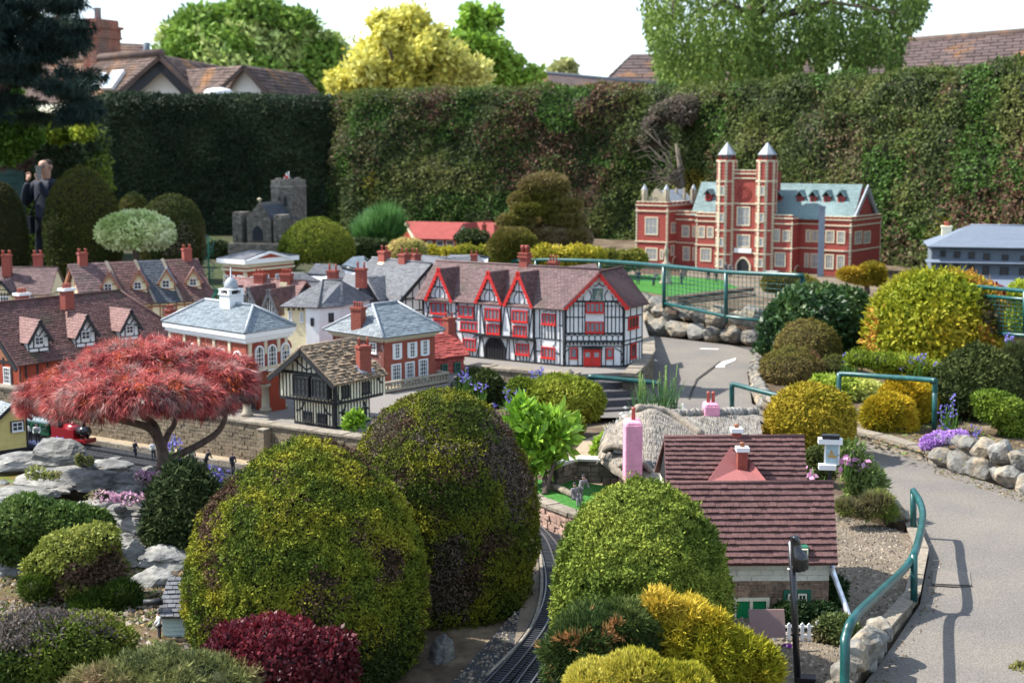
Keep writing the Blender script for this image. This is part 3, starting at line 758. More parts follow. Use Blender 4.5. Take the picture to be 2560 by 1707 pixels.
# beyond the hedge: roofs and trees
Z1=Zc(0,0,860/2175.0)
def zat(py,Y):return P(1280,py,Y).z
YB=36.0
h=thing('tiled_house',(P(400,235,YB).x,YB,0),'real house with brown tiled roof, white gable and tall brick chimney behind the hedge','house')
gl=Plane((0,YB,0),-12)
ap,lf,rt=Z1(1020,350),Z1(745,585),Z1(1230,555)
A,L_,R_=gl.pt(ap),gl.pt(lf),gl.pt(rt)
back=-gl.n*9.0+gl.u*-1.0
slideL=gl.u*-1.0-gl.n*2
lw_=L_-gl.n*.4;rw_=R_-gl.n*.4
ga,gb,gc=gl.uv(lf),gl.uv(ap),gl.uv(rt);gq=gl.off(-.35)
MB().prism([gq.w(ga[0]+.3,0),gq.w(gc[0]-.3,0),gq.w(gc[0]-.1,gc[1]-.15),gq.w(gb[0],gb[1]-.12),gq.w(ga[0]+.1,ga[1]-.15)],-gl.n*.3).build('gable_wall','house_wall',h)
D2=P(*Z1(240,410),YB+8);L2=L_+(L_-A)*.25;E2=L2+(D2-A)
slope(h,E2,L2,A,D2,16,.28,'house_tile',th=.03,thick=.06)
slope(h,R_+Vector((0,0,0)),R_+back,A+back,A,12,.4,'house_tile',th=.03,thick=.06)
MB().tube([A+Vector((0,0,.06)),D2+Vector((0,0,.06))],.11,8).build('ridge_tile','house_tile',h)
barge(h,gl.off(.05),gl.uv(lf),gl.uv(ap),gl.uv(rt),.10,.06,'house_tile')
barge(h,gl.off(-.02),(gl.uv(lf)[0]+.05,gl.uv(lf)[1]-.1),(gl.uv(ap)[0],gl.uv(ap)[1]-.1),(gl.uv(rt)[0]-.05,gl.uv(rt)[1]-.1),.26,.05,'black')
nrm=(L2-E2).cross(D2-E2).normalized()
if nrm.z<0:nrm=-nrm
for q in([(575,565),(655,480),(700,480),(625,565)],[(650,575),(735,468),(805,462),(725,575)]):
 pts=[]
 for p in q:
  r=ray(*Z1(*p));t=(E2-CAM).dot(nrm)/r.dot(nrm);pts.append(CAM+r*t)
 o=MB().prism([p+nrm*.03 for p in pts],nrm*.10).build('skylight','white',h)
 c=sum(pts,Vector())/4
 MB().prism([c+(p-c)*.82+nrm*.132 for p in pts],nrm*.01).build('pane','skylight',o)
ch=Plane((-12.4,YB+5,0),-24)
u0,vb=ch.uv(Z1(527,380));u1,_=ch.uv(Z1(612,380));u2,vt=ch.uv(Z1(612,110))
cp=ch.w((u0+u1)/2,vb-.8);s_=vt-vb+.8
mbx=MB();pc=Plane(cp,-24);wch=(u1-u0)
mbx.pbox(pc,-wch/2,wch/2,0,s_*.72,-1.05,0);mbx.pbox(pc,-wch*.56,wch*.56,s_*.72,s_*.75,-1.11,.06);mbx.pbox(pc,-wch*.53,wch*.53,s_*.75,s_*.86,-1.08,.03)
mbx.pbox(pc,-wch*.6,wch*.6,s_*.86,s_*.90,-1.16,.1);mbx.pbox(pc,-wch*.5,wch*.5,s_*.90,s_*.99,-1.0,-.02)
cho=mbx.build('chimney','chimney_old',h)
MB().lathe(pc.w(0,s_*.99,-.4),[(.1,0),(.1,.3),(.13,.32)],10).build('pot','lead',cho)
h2=thing('tiled_house',P(320,235,44),'taller red tiled roof ridge with vent pipe behind the bungalow chimney','house')
pa,pb,pc_,pd=P(*Z1(380,420),43),P(*Z1(985,420),43),P(*Z1(900,280),45),P(*Z1(400,258),45)
slope(h2,pa,pb,pc_,pd,9,.5,'house_tile',th=.04,thick=.08)
slope(h2,pb,pb+Vector((-2,8,0)),pc_+Vector((-.5,3,0)),pc_,8,.6,'house_tile',th=.04,thick=.08)
MB().tube([P(*Z1(925,400),43.5),P(*Z1(928,270),43.5)],.1,8).build('vent_pipe','grey_wall',h2)
walls(h2,[(pa.x,pa.y+.5),(pb.x-.4,pb.y+.5),(pb.x-1,pb.y+4),(pa.x,pa.y+4)],0,pa.z,'house_wall')
h3=thing('tiled_house',P(560,235,34),'small white gable under mossy brown tiles right of the larger gable','house')
g3=Plane((0,34,0),-12);ap,lf,rt=g3.pt(Z1(1545,415)),g3.pt(Z1(1405,545)),g3.pt(Z1(1720,610))
MB().prism([ap-g3.n*.2,lf-g3.n*.2,Vector((lf.x,lf.y,0))-g3.n*.2,Vector((rt.x,rt.y,0))-g3.n*.2,rt-g3.n*.2],-g3.n*3).build('gable_wall','house_wall',h3)
slope(h3,P(*Z1(1240,600),36.5),lf-Vector((0,0,.3)),ap,P(*Z1(1150,445),39),10,.35,'house_tile',th=.03,thick=.06)
slope(h3,rt,rt-g3.n*4,ap-g3.n*4,ap,8,.4,'house_tile',th=.03,thick=.06)
barge(h3,g3.off(.03),g3.uv(Z1(1405,545)),g3.uv(Z1(1545,412)),g3.uv(Z1(1720,610)),.09,.05,'house_tile')
o=MB().lathe(P(*Z1(1382,580),31.5),[(.33,-.1),(.31,.0),(.24,.05),(.1,.08),(.01,.085)],24).build('parasol','white')
tag(o,'pale flat domed parasol top just showing over the hedge below the gables','parasol')
o.location.z+=0
h4=thing('white_house',P(830,235,40),'sliver of a steep white trimmed roof half hidden by the yellow tree','house')
a_,b_=P(805,252,40),P(880,170,40)
MB().prism([a_,a_+Vector((.6,0,0)),b_+Vector((.6,0,0)),b_],(0,.6,0)).build('bargeboard','lead',h4)
MB().prism([a_+Vector((.6,.3,0)),P(960,252,40.3),P(960,200,40.3),b_+Vector((.6,.3,0))],(0,4,0)).build('wall','grey_wall',h4)
b1=thing('long_building',P(1450,225,48),'long low brown tiled building with dark ridge between maple and birch','building')
slope(b1,P(1150,262,44),P(1700,262,46),P(1700,218,49),P(1180,168,46),10,.7,'barn_tile',th=.04,thick=.1)
MB().tube([P(1180,167,46),P(1700,217,49)],.09,6).build('ridge','slate_dark',b1)
walls(b1,[(P(1150,262,44).x,45),(P(1700,262,46).x,46.6),(P(1700,262,46).x,50),(P(1150,262,44).x,49)],0,P(1150,262,44).z,'house_wall')
b2=thing('far_building',P(1600,200,70),'distant brown hipped roof rising beside the birch','building')
slope(b2,P(1520,205,68),P(2100,205,68),P(2000,135,74),P(1580,136,74),9,1.0,'barn_tile',th=.05,thick=.1)
slope(b2,P(1520,205,68)+Vector((0,12,0)),P(1520,205,68),P(1580,136,74),P(1580,136,74),9,1.0,'barn_tile',th=.05,thick=.1)
walls(b2,[(P(1520,205,68).x+.3,68.5),(P(2100,205,68).x,68.5),(P(2100,205,68).x,80),(P(1520,205,68).x+.3,80)],0,P(1520,205,68).z,'house_wall')
b3=thing('long_building',P(2400,200,38),'large brown roof stained orange along its ridge at the right above the hedge','building')
slope(b3,P(2120,215,37),P(2760,190,30),P(2760,66,33),P(2160,112,41),14,.5,'barn_tile',th=.03,thick=.1)
MB().tube([P(2160,111,41),P(2760,65,33)],.1,6).build('ridge','house_tile',b3)
walls(b3,[(P(2120,215,37).x+.2,37.6),(P(2760,190,30).x,30.5),(P(2760,190,30).x,40),(P(2120,215,37).x+.2,45)],0,2.9,'house_wall')
def ell(px,py,Y,rx,ry):return(at(px,py,Y),(rx*Y/FPX,rx*Y/FPX,ry*Y/FPX))
rg=random.Random(3)
def crown(pxs,Y,n,seed,r):
 cx,cy,rx,ry=pxs;c=P(cx,cy,Y);k=Y/FPX
 return blobset(seed,c,(rx*k,rx*k*.8,ry*k),n,r[0]*k,r[1]*k,.85)
GRN=[(.13,.22,.035),(.19,.31,.05),(.27,.40,.08)]
tree('chestnut_tree','big rounded bright green horse chestnut tree behind the white gables',(P(640,235,50).x,50,0),.35,crown((628,165,240,165),50,80,11,(34,66)),GRN,11,42000,.27,.14,group=None,inner=.75,coref=.55,amp=.25,patch=[((.42,.50,.16),.9,.55,.06,8)])
tree('golden_tree','bright yellow leaved tree above the middle of the hedge',(P(1020,235,33).x,33,0),.18,crown((1010,150,170,105),33,34,21,(22,46))+crown((870,200,90,50),33,12,22,(16,28))+crown((1000,50,80,70),33,14,23,(12,28))+crown((1150,190,90,50),33,12,24,(14,26)),[(.50,.46,.06),(.66,.62,.14),(.76,.73,.26)],21,20000,.16,.09,inner=.98,amp=.2)
tree('maple_tree','fresh green leaved maple tree behind the yellow tree',(P(1190,235,37).x,37,0),.18,crown((1170,165,140,85),37,26,31,(18,38))+crown((1195,60,60,72),37,14,32,(10,20))+crown((1290,185,66,50),37,12,33,(12,22)),[(.16,.28,.03),(.24,.40,.05),(.38,.52,.10)],31,13000,.20,.12,inner=.98,amp=.2)
tree('pale_tree','tiny pale yellow green treetop far off above the long roof',(P(1400,190,90).x,90,0),.3,crown((1402,178,42,26),90,10,41,(10,18)),[(.34,.36,.14),(.46,.46,.2)],41,2500,.5,.3,inner=.9,amp=.3)
rb_=random.Random(8)
rng=np.random.default_rng(51);bi=thing('birch_tree',(P(1900,235,27).x,27,0),'tall weeping birch with hanging green twigs above the hedge behind the mansion','tree')
YBI=27.0;kB=YBI/FPX;nS=1300
sx=rng.uniform(1615,2320,nS);lump=vnoise(np.stack([sx/38,np.zeros(nS),np.zeros(nS)],1),6)
bot=np.minimum(222,215-330*np.clip((sx-2230)/140,0,1)**1.2-150*np.clip((1650-sx)/40,0,1))-rng.uniform(0,1,nS)**2.8*380-np.clip(lump-.4,0,1)*130*(sx>1960)
ln=rng.uniform(50,150,nS);X=[];A=[];gr_=[]
for i in range(nS):
 m=int(ln[i]/3.4);t=np.sort(rng.uniform(0,1,m));y=YBI+rng.uniform(-2,2);top=P(sx[i]+rng.normal(0,6),bot[i]-ln[i],y);e=P(sx[i],bot[i],y)
 p=np.array(top[:])[None]*(1-t[:,None])+np.array(e[:])[None]*t[:,None]+rng.normal(0,1,(m,3))*(.05*(1.2-t[:,None])+.02)
 X.append(p);gr_.append(np.full(m,lump[i]))
X=np.concatenate(X);nB=len(X);A=rdir(rng,nB)*.6+np.array([0,0,-.8])
col=palette(rng,X,[(.08,.135,.03),(.13,.20,.042),(.22,.31,.065)],.55,5,.3)
Q=leaf_quads(rng,X,A,rdir(rng,nB),.088*rng.uniform(.7,1.3,nB),.05*rng.uniform(.7,1.2,nB),.15)
rawmesh('crown',Q,4,np.repeat(col,4,axis=0),'leaf',bi)
bt=P(1900,235,27.2);bb_=Vector((bt.x,27.2,0));MB().tube([bb_,bt,P(1890,60,27.2),P(1870,-160,27.2)],[.2,.17,.14,.08],8).build('trunk','bark',bi)
for i in range(16):
 e=P(1640+i*42,rb_.uniform(-120,60),27+rb_.uniform(-1.5,1.5));s_=P(1885,rb_.uniform(-100,120),27.2);MB().tube([s_,s_.lerp(e,.5)+Vector((0,0,.35)),e,e-Vector((0,0,.4))],[.06,.04,.02,.008],6).build('branch','bark',bi)
cb=[]
for i in range(170):
 px=rb_.uniform(-140,225);py=rb_.uniform(-60,300)
 if px+abs(py-250)*.25>238 or(py>130 and py<175 and px>120):continue
 Yb=15.5+rb_.uniform(-.9,.9);k=Yb/FPX
 cb.append((at(px,py,Yb),(rb_.uniform(26,52)*k,rb_.uniform(26,52)*k,rb_.uniform(7,16)*k)))
tree('cedar_tree','dark blue green cedar with drooping sprays in the top left corner',(P(-260,300,15.5).x,15.5,0),.16,cb,[(.018,.034,.030),(.030,.052,.040),(.05,.075,.05)],61,30000,.085,.011,m='needle',style='tuft',droop=1.0,inner=.95,amp=.06,limbs=12,scale=1.2,k=4,spread=.9)
# clipped hedges
def hedge(name,label,path,H,depth,cols,seed,dens,L,w,patch=None,amp=.10,z0=0.0,closed_left=False,core=(.03,.035,.016),group=None):
 rng=np.random.default_rng(seed);path=[np.array(p,float)for p in path]
 o=thing(name,(path[0][0],path[0][1],z0),label,'hedge',group)
 hs=H if hasattr(H,'__len__')else[H]*len(path)
 seg=[np.linalg.norm(path[i+1]-path[i])for i in range(len(path)-1)];cum=np.concatenate([[0],np.cumsum(seg)]);tot=cum[-1]
 px_,py_,ph_=[np.array([p[i]for p in path])for i in(0,1)]+[np.array(hs,float)]
 def frame(s):
  x=np.interp(s,cum,px_);y=np.interp(s,cum,py_);h=np.interp(s,cum,ph_);e=.25
  dx=np.interp(s+e,cum,px_)-np.interp(s-e,cum,px_);dy=np.interp(s+e,cum,py_)-np.interp(s-e,cum,py_)
  l=np.hypot(dx,dy);return x,y,h,dx/l,dy/l
 R=.22
 def surf(s,q):
  x,y,h,dx,dy=frame(s);nx,ny=dy,-dx
  hf=h-R;arc=R*math.pi/2
  z=np.where(q<hf,q,np.where(q<hf+arc,hf+R*np.sin((q-hf)/R),h))
  a=np.clip((q-hf)/R,0,math.pi/2)
  b=np.where(q<hf,.07*q,.07*hf+np.where(q<hf+arc,R*(1-np.cos(a)),R+(q-hf-arc)))
  N=np.stack([nx*np.cos(a),ny*np.cos(a),np.sin(a)],1)
  X=np.stack([x-nx*b,y-ny*b,z0+z],1)
  d=(fbm(X*1.7,seed,4)-.5)*2*amp+(fbm(X*6,seed+2,2)-.5)*amp*.7
  return X+N*d[:,None],N
 n=int(dens*tot*(max(hs)+depth));s=rng.uniform(0,tot,n);hq=np.interp(s,cum,ph_)
 q=rng.uniform(.0,1,n)*(hq-R+R*math.pi/2+depth)
 X,N=surf(s,q)
 X=X-N*rng.uniform(-.3,.9,(n,1))*L
 col=palette(rng,X,cols,1.6,seed+5,.2,patch)
 A=unit(N*.35+rdir(rng,n)+np.array([0,0,.15]));Nn=unit(N+rdir(rng,n)*.6+np.array([0,0,.25]))
 Q=leaf_quads(rng,X,A,Nn,L*rng.uniform(.55,1.3,n),w*rng.uniform(.7,1.25,n),.12)
 vc=np.stack([col*.95,col,col*1.08,col],1)
 nu,nv=max(8,int(tot/.16)),26
 S,T=np.meshgrid(np.linspace(0,tot,nu),np.linspace(0,1,nv),indexing='ij')
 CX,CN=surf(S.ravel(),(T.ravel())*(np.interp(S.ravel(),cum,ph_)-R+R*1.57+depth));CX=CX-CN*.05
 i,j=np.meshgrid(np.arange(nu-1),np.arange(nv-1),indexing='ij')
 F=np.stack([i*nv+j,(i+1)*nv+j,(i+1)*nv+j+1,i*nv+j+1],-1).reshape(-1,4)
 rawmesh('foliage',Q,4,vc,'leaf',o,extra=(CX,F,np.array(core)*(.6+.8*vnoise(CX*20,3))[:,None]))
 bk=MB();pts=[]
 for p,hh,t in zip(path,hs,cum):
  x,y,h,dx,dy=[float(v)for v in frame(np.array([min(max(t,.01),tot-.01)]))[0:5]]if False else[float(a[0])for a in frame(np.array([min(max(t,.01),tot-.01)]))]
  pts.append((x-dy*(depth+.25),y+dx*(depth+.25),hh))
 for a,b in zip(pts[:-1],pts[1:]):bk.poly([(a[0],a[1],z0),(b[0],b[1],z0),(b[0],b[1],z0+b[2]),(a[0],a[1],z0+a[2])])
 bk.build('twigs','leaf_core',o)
 return o
HG=[(.050,.074,.022),(.072,.102,.026),(.105,.135,.032),(.14,.15,.045)]
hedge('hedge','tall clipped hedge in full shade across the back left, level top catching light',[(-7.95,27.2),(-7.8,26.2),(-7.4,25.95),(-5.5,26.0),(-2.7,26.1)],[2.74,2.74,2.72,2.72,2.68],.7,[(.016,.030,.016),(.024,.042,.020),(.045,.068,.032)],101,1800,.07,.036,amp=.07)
hedge('hedge','long clipped hedge sunlit from the left running behind the red mansion, patched brown',[(-3.5,26.3),(-2.9,25.4),(-.4,24.2),(2.33,22.9),(4.35,19.3),(5.72,15.9),(6.5,14.2),(7.3,12.6)],[2.74,2.76,2.79,2.76,2.76,2.76,2.76,2.76],.7,HG,103,1800,.060,.034,amp=.17,patch=[((.14,.112,.06),.55,.56,.35,71),((.135,.075,.048),.8,.56,.25,75),((.17,.15,.02),.8,.635,.05,72),((.06,.12,.022),1.3,.57,.10,73)])
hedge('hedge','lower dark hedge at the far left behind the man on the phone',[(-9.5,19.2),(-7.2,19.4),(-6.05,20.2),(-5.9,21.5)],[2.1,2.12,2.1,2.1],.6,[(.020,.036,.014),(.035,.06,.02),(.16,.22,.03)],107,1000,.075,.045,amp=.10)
def pxblobs(seed,cx,cy,rx,ry,Y,n,r0,r1,flat=.9,dy=.6):
 k=Y/FPX;c=P(cx,cy,Y);return blobset(seed,c,(rx*k,rx*k*dy,ry*k),n,r0*k,r1*k,flat)
loose('shrub','sunlit yellow green leafy growth on top of the low hedge behind the man',pxblobs(1,150,325,110,26,19.3,14,16,28),[(.12,.18,.02),(.25,.32,.03),(.38,.42,.05)],111,3500,.085,.05,inner=.5)
loose('shrub','bright green broad leaved shrub at the left edge below the cedar',pxblobs(2,15,300,95,105,17.5,22,26,46),[(.05,.11,.015),(.08,.16,.02),(.12,.20,.03)],112,5000,.09,.055,inner=.5)
rg=random.Random(12);ds=[]
b0=P(1705,455,21.9)
for k in range(16):
 q=P(1690+rg.uniform(-80,45),375+rg.uniform(-55,90),22.0+rg.uniform(-.3,.1));m_=b0.lerp(q,.5)+Vector((rg.uniform(-.08,.08),0,rg.uniform(-.1,.06)))
 ds.append(([b0+Vector((rg.uniform(-.06,.06),0,rg.uniform(-.3,.3))),m_,q],[.018,.011,.004]))
 for j in range(3):ds.append(([m_.lerp(q,rg.random()),q+Vector((rg.uniform(-.25,.25),rg.uniform(-.1,.1),rg.uniform(-.18,.12)))],[.006,.002]))
ds.append(([P(1700,640,22.0),P(1706,560,22.0),b0,P(1690,360,22.1)],[.06,.055,.05,.02]))
sh=loose('dead_shrub','dead grey brown shrub with bare branches against the hedge left of the twin towers',pxblobs(3,1680,275,70,40,22.3,12,20,30)+pxblobs(4,1640,330,50,50,22.4,8,16,24),[(.12,.095,.075),(.17,.135,.11),(.07,.075,.04)],113,3800,.055,.03,inner=.6,coref=.6)
for pts,r in ds:MB().tube(pts,r,5).build('branch','twig_grey',sh)
s=thing('garden_shed',P(20,640,18.6),'dark green boarded shed wall at the far left behind the round yew','shed')
pl=Plane(P(0,640,18.9),-4)
for k in range(8):ppiece('board','shed_green',s,pl,-1.3,.34,2.2-1.45+k*.105,2.2-1.45+k*.105+.098,-.04,0)
for u in(-.55,.30):ppiece('post','shed_green',s,pl,u,u+.07,.2,1.72,-.03,.03)
loose('dry_vine','tangle of dry brown vine over the dark shed top',pxblobs(5,30,398,46,26,18.5,9,12,20),[(.13,.09,.07),(.20,.15,.13),(.09,.06,.04)],114,1600,.08,.02,inner=.7,coref=.6,style='tuft')
# the man on the phone and the model figures
def skinbody(name,m,verts,edges,radii,parent=None,sub=2,root=0,mw=None):
 me=bpy.data.meshes.new(name);bm=bmesh.new();ly=bm.verts.layers.skin.verify();vs=[]
 Mw=WM[parent]if parent is not None else Matrix.Identity(4);inv=Mw.inverted()
 for i,(p,r)in enumerate(zip(verts,radii)):
  v=bm.verts.new(inv@Vector(p));rr=r if hasattr(r,'__len__')else(r,r);v[ly].radius=rr;v[ly].use_root=(i==root);vs.append(v)
 for a,b in edges:bm.edges.new((vs[a],vs[b]))
 bm.to_mesh(me);bm.free();me.materials.append(MATS[m])
 o=bpy.data.objects.new(name,me);link(o,parent,Mw)
 k=o.modifiers.new('skin','SKIN');k.use_smooth_shade=True
 s=o.modifiers.new('smooth','SUBSURF');s.levels=sub;s.render_levels=sub
 return o
YP=18.2
top=P(112,394,YP);foot=top.z-1.76
man=thing('person',(top.x,YP,foot),'man in a navy jacket holding a phone to his face beside the tall yew','person',ang=-25)
B=WM[man]
def L(x,y,z):return B@Vector((x,y,z))
v=[L(0,0,.95),L(0,.01,1.12),L(0,.02,1.32),L(0,.01,1.45),L(.09,0,.88),L(.10,-.01,.5),L(.10,.03,.09),L(-.09,0,.88),L(-.11,-.03,.5),L(-.11,.0,.09),L(.10,-.10,.045),L(-.11,-.13,.045)]
e=[(0,1),(1,2),(2,3),(0,4),(4,5),(5,6),(0,7),(7,8),(8,9),(6,10),(9,11)]
r=[(.15,.11),(.15,.12),(.17,.12),(.07,.07),(.095,.095),(.065,.07),(.048,.05),(.095,.095),(.065,.07),(.048,.05),(.045,.035),(.045,.035)]
skinbody('trousers','dark_cloth',v,e,r,man)
v=[L(0,0,.92),L(0,.01,1.1),L(0,.02,1.3),L(0,.02,1.42),L(0,.01,1.50),L(.20,.02,1.41),L(.25,-.08,1.16),L(.12,-.20,1.36),L(.075,-.20,1.46),L(-.20,.02,1.41),L(-.27,-.10,1.17),L(-.13,-.22,1.36),L(-.09,-.22,1.45)]
e=[(0,1),(1,2),(2,3),(3,4),(3,5),(5,6),(6,7),(7,8),(3,9),(9,10),(10,11),(11,12)]
r=[(.19,.14),(.185,.135),(.195,.135),(.13,.10),(.075,.075),(.075,.08),(.062,.062),(.05,.05),(.04,.04),(.075,.08),(.062,.062),(.05,.05),(.04,.04)]
skinbody('jacket','navy_cloth',v,e,r,man)
v=[L(0,.01,1.46),L(0,.005,1.55),L(0,-.005,1.61),L(0,-.005,1.68),L(0,.0,1.725)]
hd=skinbody('head','skin',v,[(0,1),(1,2),(2,3),(3,4)],[(.058,.058),(.058,.062),(.075,.088),(.078,.095),(.05,.065)],man)
MB().prism([L(-.012,-.098,1.61),L(.012,-.098,1.61),L(0,-.098,1.665)],(B.to_3x3()@Vector((0,-.022,-.004)))).build('nose','skin',hd)
for sx in(-1,1):
 MB().lathe(L(sx*.085,.01,1.61),[(.004,0),(.018,.015),(.02,.04),(.008,.058)],8).build('ear','skin',hd)
MB().prism([L(-.03,-.092,1.575),L(.03,-.092,1.575),L(.022,-.094,1.566),L(-.022,-.094,1.566)],(B.to_3x3()@Vector((0,-.006,0)))).build('mouth','pot',hd)
MB().prism([L(-.075,-.088,1.66),L(.075,-.088,1.66),L(.07,-.09,1.632),L(.012,-.098,1.638),L(-.012,-.098,1.638),L(-.07,-.09,1.632)],(B.to_3x3()@Vector((0,-.014,0)))).build('sunglasses','black_gloss',man)
v=[L(0,.03,1.64),L(0,.012,1.70),L(0,.008,1.735)]
skinbody('hair','hair',v,[(0,1),(1,2)],[(.082,.085),(.079,.088),(.05,.06)],hd)
def hand(c,d,parent,sgn):
 c=Vector(c);d=Vector(d).normalized();side=(B.to_3x3()@Vector((1,0,0)))*sgn;fwd=B.to_3x3()@Vector((0,-1,0))
 vs=[c-d*.03,c,c+d*.045];es=[(0,1),(1,2)];rs=[.024,(.034,.018),(.036,.016)]
 for k,l in enumerate((.030,.036,.034,.026)):
  s0=c+d*.05+side*((k-1.5)*.018);b=len(vs)
  vs+=[s0,s0+d*l*.8+fwd*.004,s0+d*l*1.1+fwd*.022];rs+=[.0095,.0088,.008];es+=[(2,b),(b,b+1),(b+1,b+2)]
 b=len(vs);vs+=[c+side*-.030+d*.01,c+side*-.045+d*.04+fwd*.01,c+side*-.04+d*.062+fwd*.02];rs+=[.011,.010,.009];es+=[(1,b),(b,b+1),(b+1,b+2)]
 return skinbody('hand','skin',vs,es,rs,parent,sub=1)
hand(L(.07,-.205,1.50),B.to_3x3()@Vector((-.1,.25,1)),man,1)
hand(L(-.085,-.225,1.49),B.to_3x3()@Vector((.12,.25,1)),man,-1)
pp=Plane(L(.10,-.225,1.50),-12)
ph=MB().pbox(pp,-.04,.035,0,.145,-.006,.005).build('phone','glass_pale',None)
tag(ph,'pale phone held up to the cheek of the man in navy','phone')
bg_=MB();bg_.tube([L(.16,.02,1.47),L(.02,-.15,1.3),L(-.17,-.14,1.02)],.012,6);bg_.pbox(Plane(L(-.2,-.15,.80),-25),-.1,.1,0,.22,-.03,.05)
tag(bg_.build('shoulder_bag','dark_cloth'),'dark shoulder bag slung across the man in navy','bag')
FIG={}
def figure(p,h,label,shirt='fig_dark',legs='fig_dark',ang=0.0,pose='stand',name='figurine',group='small model people'):
 o=thing(name,p,label,'figurine',group,ang);M_=WM[o]
 q=lambda x,y,z:M_@Vector((x*h,y*h,z*h))
 lean=.16 if pose=='lean' else 0
 sit=pose=='sit'
 z=-.22 if sit else 0
 if sit:lv=[q(0,0,.5+z),q(.05,-.02,.49+z),q(.06,-.22,.47+z),q(.06,-.23,.22+z),q(-.05,-.02,.49+z),q(-.06,-.22,.47+z),q(-.06,-.23,.22+z)]
 else:lv=[q(0,0,.52),q(.055,0,.47),q(.07,-.03 if pose=='walk' else 0,.26),q(.075,.04 if pose=='walk' else 0,.02),q(-.055,0,.47),q(-.07,-.06 if pose=='walk' else 0,.26),q(-.075,-.09 if pose=='walk' else 0,.02)]
 skinbody('legs',legs,lv,[(0,1),(1,2),(2,3),(0,4),(4,5),(5,6)],[h*x for x in(.085,.06,.045,.036,.06,.045,.036)],o,sub=1)
 y=-lean
 tv=[q(0,0,.5+z),q(0,y*.6,.68+z),q(0,y,.80+z),q(.12,y,.79+z),q(.16,y-.03,.63+z),q(.12,y-.14,.53+z),q(-.12,y,.79+z),q(-.16,y-.03,.63+z),q(-.12,y-.14,.53+z)]
 skinbody('jacket',shirt,tv,[(0,1),(1,2),(2,3),(3,4),(4,5),(2,6),(6,7),(7,8)],[h*x for x in(.09,.095,.075,.05,.038,.03,.05,.038,.03)],o,sub=1)
 skinbody('head','skin',[q(0,y,.83+z),q(0,y-.01,.90+z),q(0,y-.01,.965+z)],[(0,1),(1,2)],[h*x for x in(.035,.06,.045)],o,sub=1)
 MB().lathe(q(0,y,.945+z),[(h*.064,0),(h*.06,h*.03),(h*.03,h*.055),(h*.004,h*.06)],8).build('hat','fig_dark',o)
 return o
 # the red brick mansion with twin towers
K=Zc(1560,330,0.2849)
F=Plane(W(*K(1980,1272),CZ),-35)
ma=thing('red_mansion',F.w(-1.2,0,-.3),'large red brick mansion with twin octagonal towers and grey green roof','mansion',ang=-35)
fu=lambda x,y,d=0.0:F.off(d).uv(K(x,y))[0]
fv=lambda x,y,d=0.0:F.off(d).uv(K(x,y))[1]
RC=-.22;BK=-.95
uA0,uA1=fu(105,900),fu(380,900);uB0,uB1=fu(632,900),fu(800,900)
uC0,uC1=fu(1288,900),fu(1478,900);uD0=fu(1748,900);uD1=0.0
vA=fv(240,612);vM=fv(1860,742);vS=fv(1860,1048);vU=fv(1860,828);vP=fv(1860,778)
mb=MB()
mb.pbox(F,uA0+.02,uD1-.004,0,vM-.03,BK+.004,RC)
mb.pbox(F,uA0,uA1,0,vA-.03,BK,0);mb.pbox(F,uB0,uB1,0,vM-.03,RC-.05,0);mb.pbox(F,uC0,uC1,0,vM-.03,RC-.05,0);mb.pbox(F,uD0,uD1,0,vM-.03,BK,0)
uT0,uT1=fu(880,900,.03),fu(1232,900,.03);vT=fv(1050,335)
mb.pbox(F,uT0,uT1,0,vT-.02,-.4,.012)
mb.build('wall','brick_castle',ma)
def course(u0,u1,v,d,h=.016,back=None):
 MB().pbox(F,u0-.01,u1+.01,v,v+h,(back if back is not None else d-.02),d+.014).build('string_course','stone_trim',ma)
for u0,u1,d,b in((uA0,uA1,0,BK),(uA1,uB0,RC,None),(uB0,uB1,0,RC),(uC0,uC1,0,RC),(uC1,uD0,RC,None),(uD0,uD1,0,BK)):
 lv=(vS,vU,vP)if u0!=uA0 else(fv(240,968),fv(240,700),fv(240,650))
 for v in lv:course(u0+.0 if d==0 else u0+.012,u1 if d==0 else u1-.012,v,d,back=b)
for v in(fv(1050,1062),fv(1050,865),fv(1050,635),fv(1050,412),fv(1050,372)):course(uT0+.1,uT1-.1,v,.012)
mr,cp=MB(),MB()
def crenel(u0,u1,v,d,n,side=None):
 for i in range(n):
  a=u0+(u1-u0)*(i+.12)/n;b=u0+(u1-u0)*(i+.88)/n
  mr.pbox(F,a,b,v-.03,v-.008,d-.03,d+.003);cp.pbox(F,a-.004,b+.004,v-.008,v+.004,d-.034,d+.007)
 mr.pbox(F,u0+.001,u1-.001,v-.06,v-.03,d-.026,d-.001)
crenel(uA0,uA1,vA,0,7);crenel(uA1,uB0,vM,RC,4);crenel(uB0,uB1,vM,0,4);crenel(uC0,uC1,vM,0,4);crenel(uC1,uD0,vM,RC,6);crenel(uD0,uD1,vM,0,6);crenel(uT0+.1,uT1-.1,vT,.012,4)
FS=Plane(F.w(uD1,0,0),55)
FL=Plane(F.w(uA1,0,0),55)
for pl,L_,v,n in((FS,.95,vM,9),(FL,.6,vA,5)):
 for i in range(n):
  a=L_*(i+.12)/n;b=L_*(i+.88)/n
  mr.pbox(pl,a,b,v-.03,v-.008,-.03,.003);cp.pbox(pl,a-.004,b+.004,v-.008,v+.004,-.034,.007)
mr.build('parapet','brick_castle',ma,kind='stuff');cp.build('coping','stone_trim',ma,kind='stuff')
qn=MB();rq=random.Random(4)
def quoin(pl,u,v0,v1,d=0.0,s=(1,1)):
 k=0;v=v0
 while v<v1-.01:
  w=.022 if k%2 else .013;qn._r=rq.random();qn.pbox(pl,u-w*s[0],u+w*s[1],v+.001,v+.019,d-.004,d+.005);v+=.02;k+=1
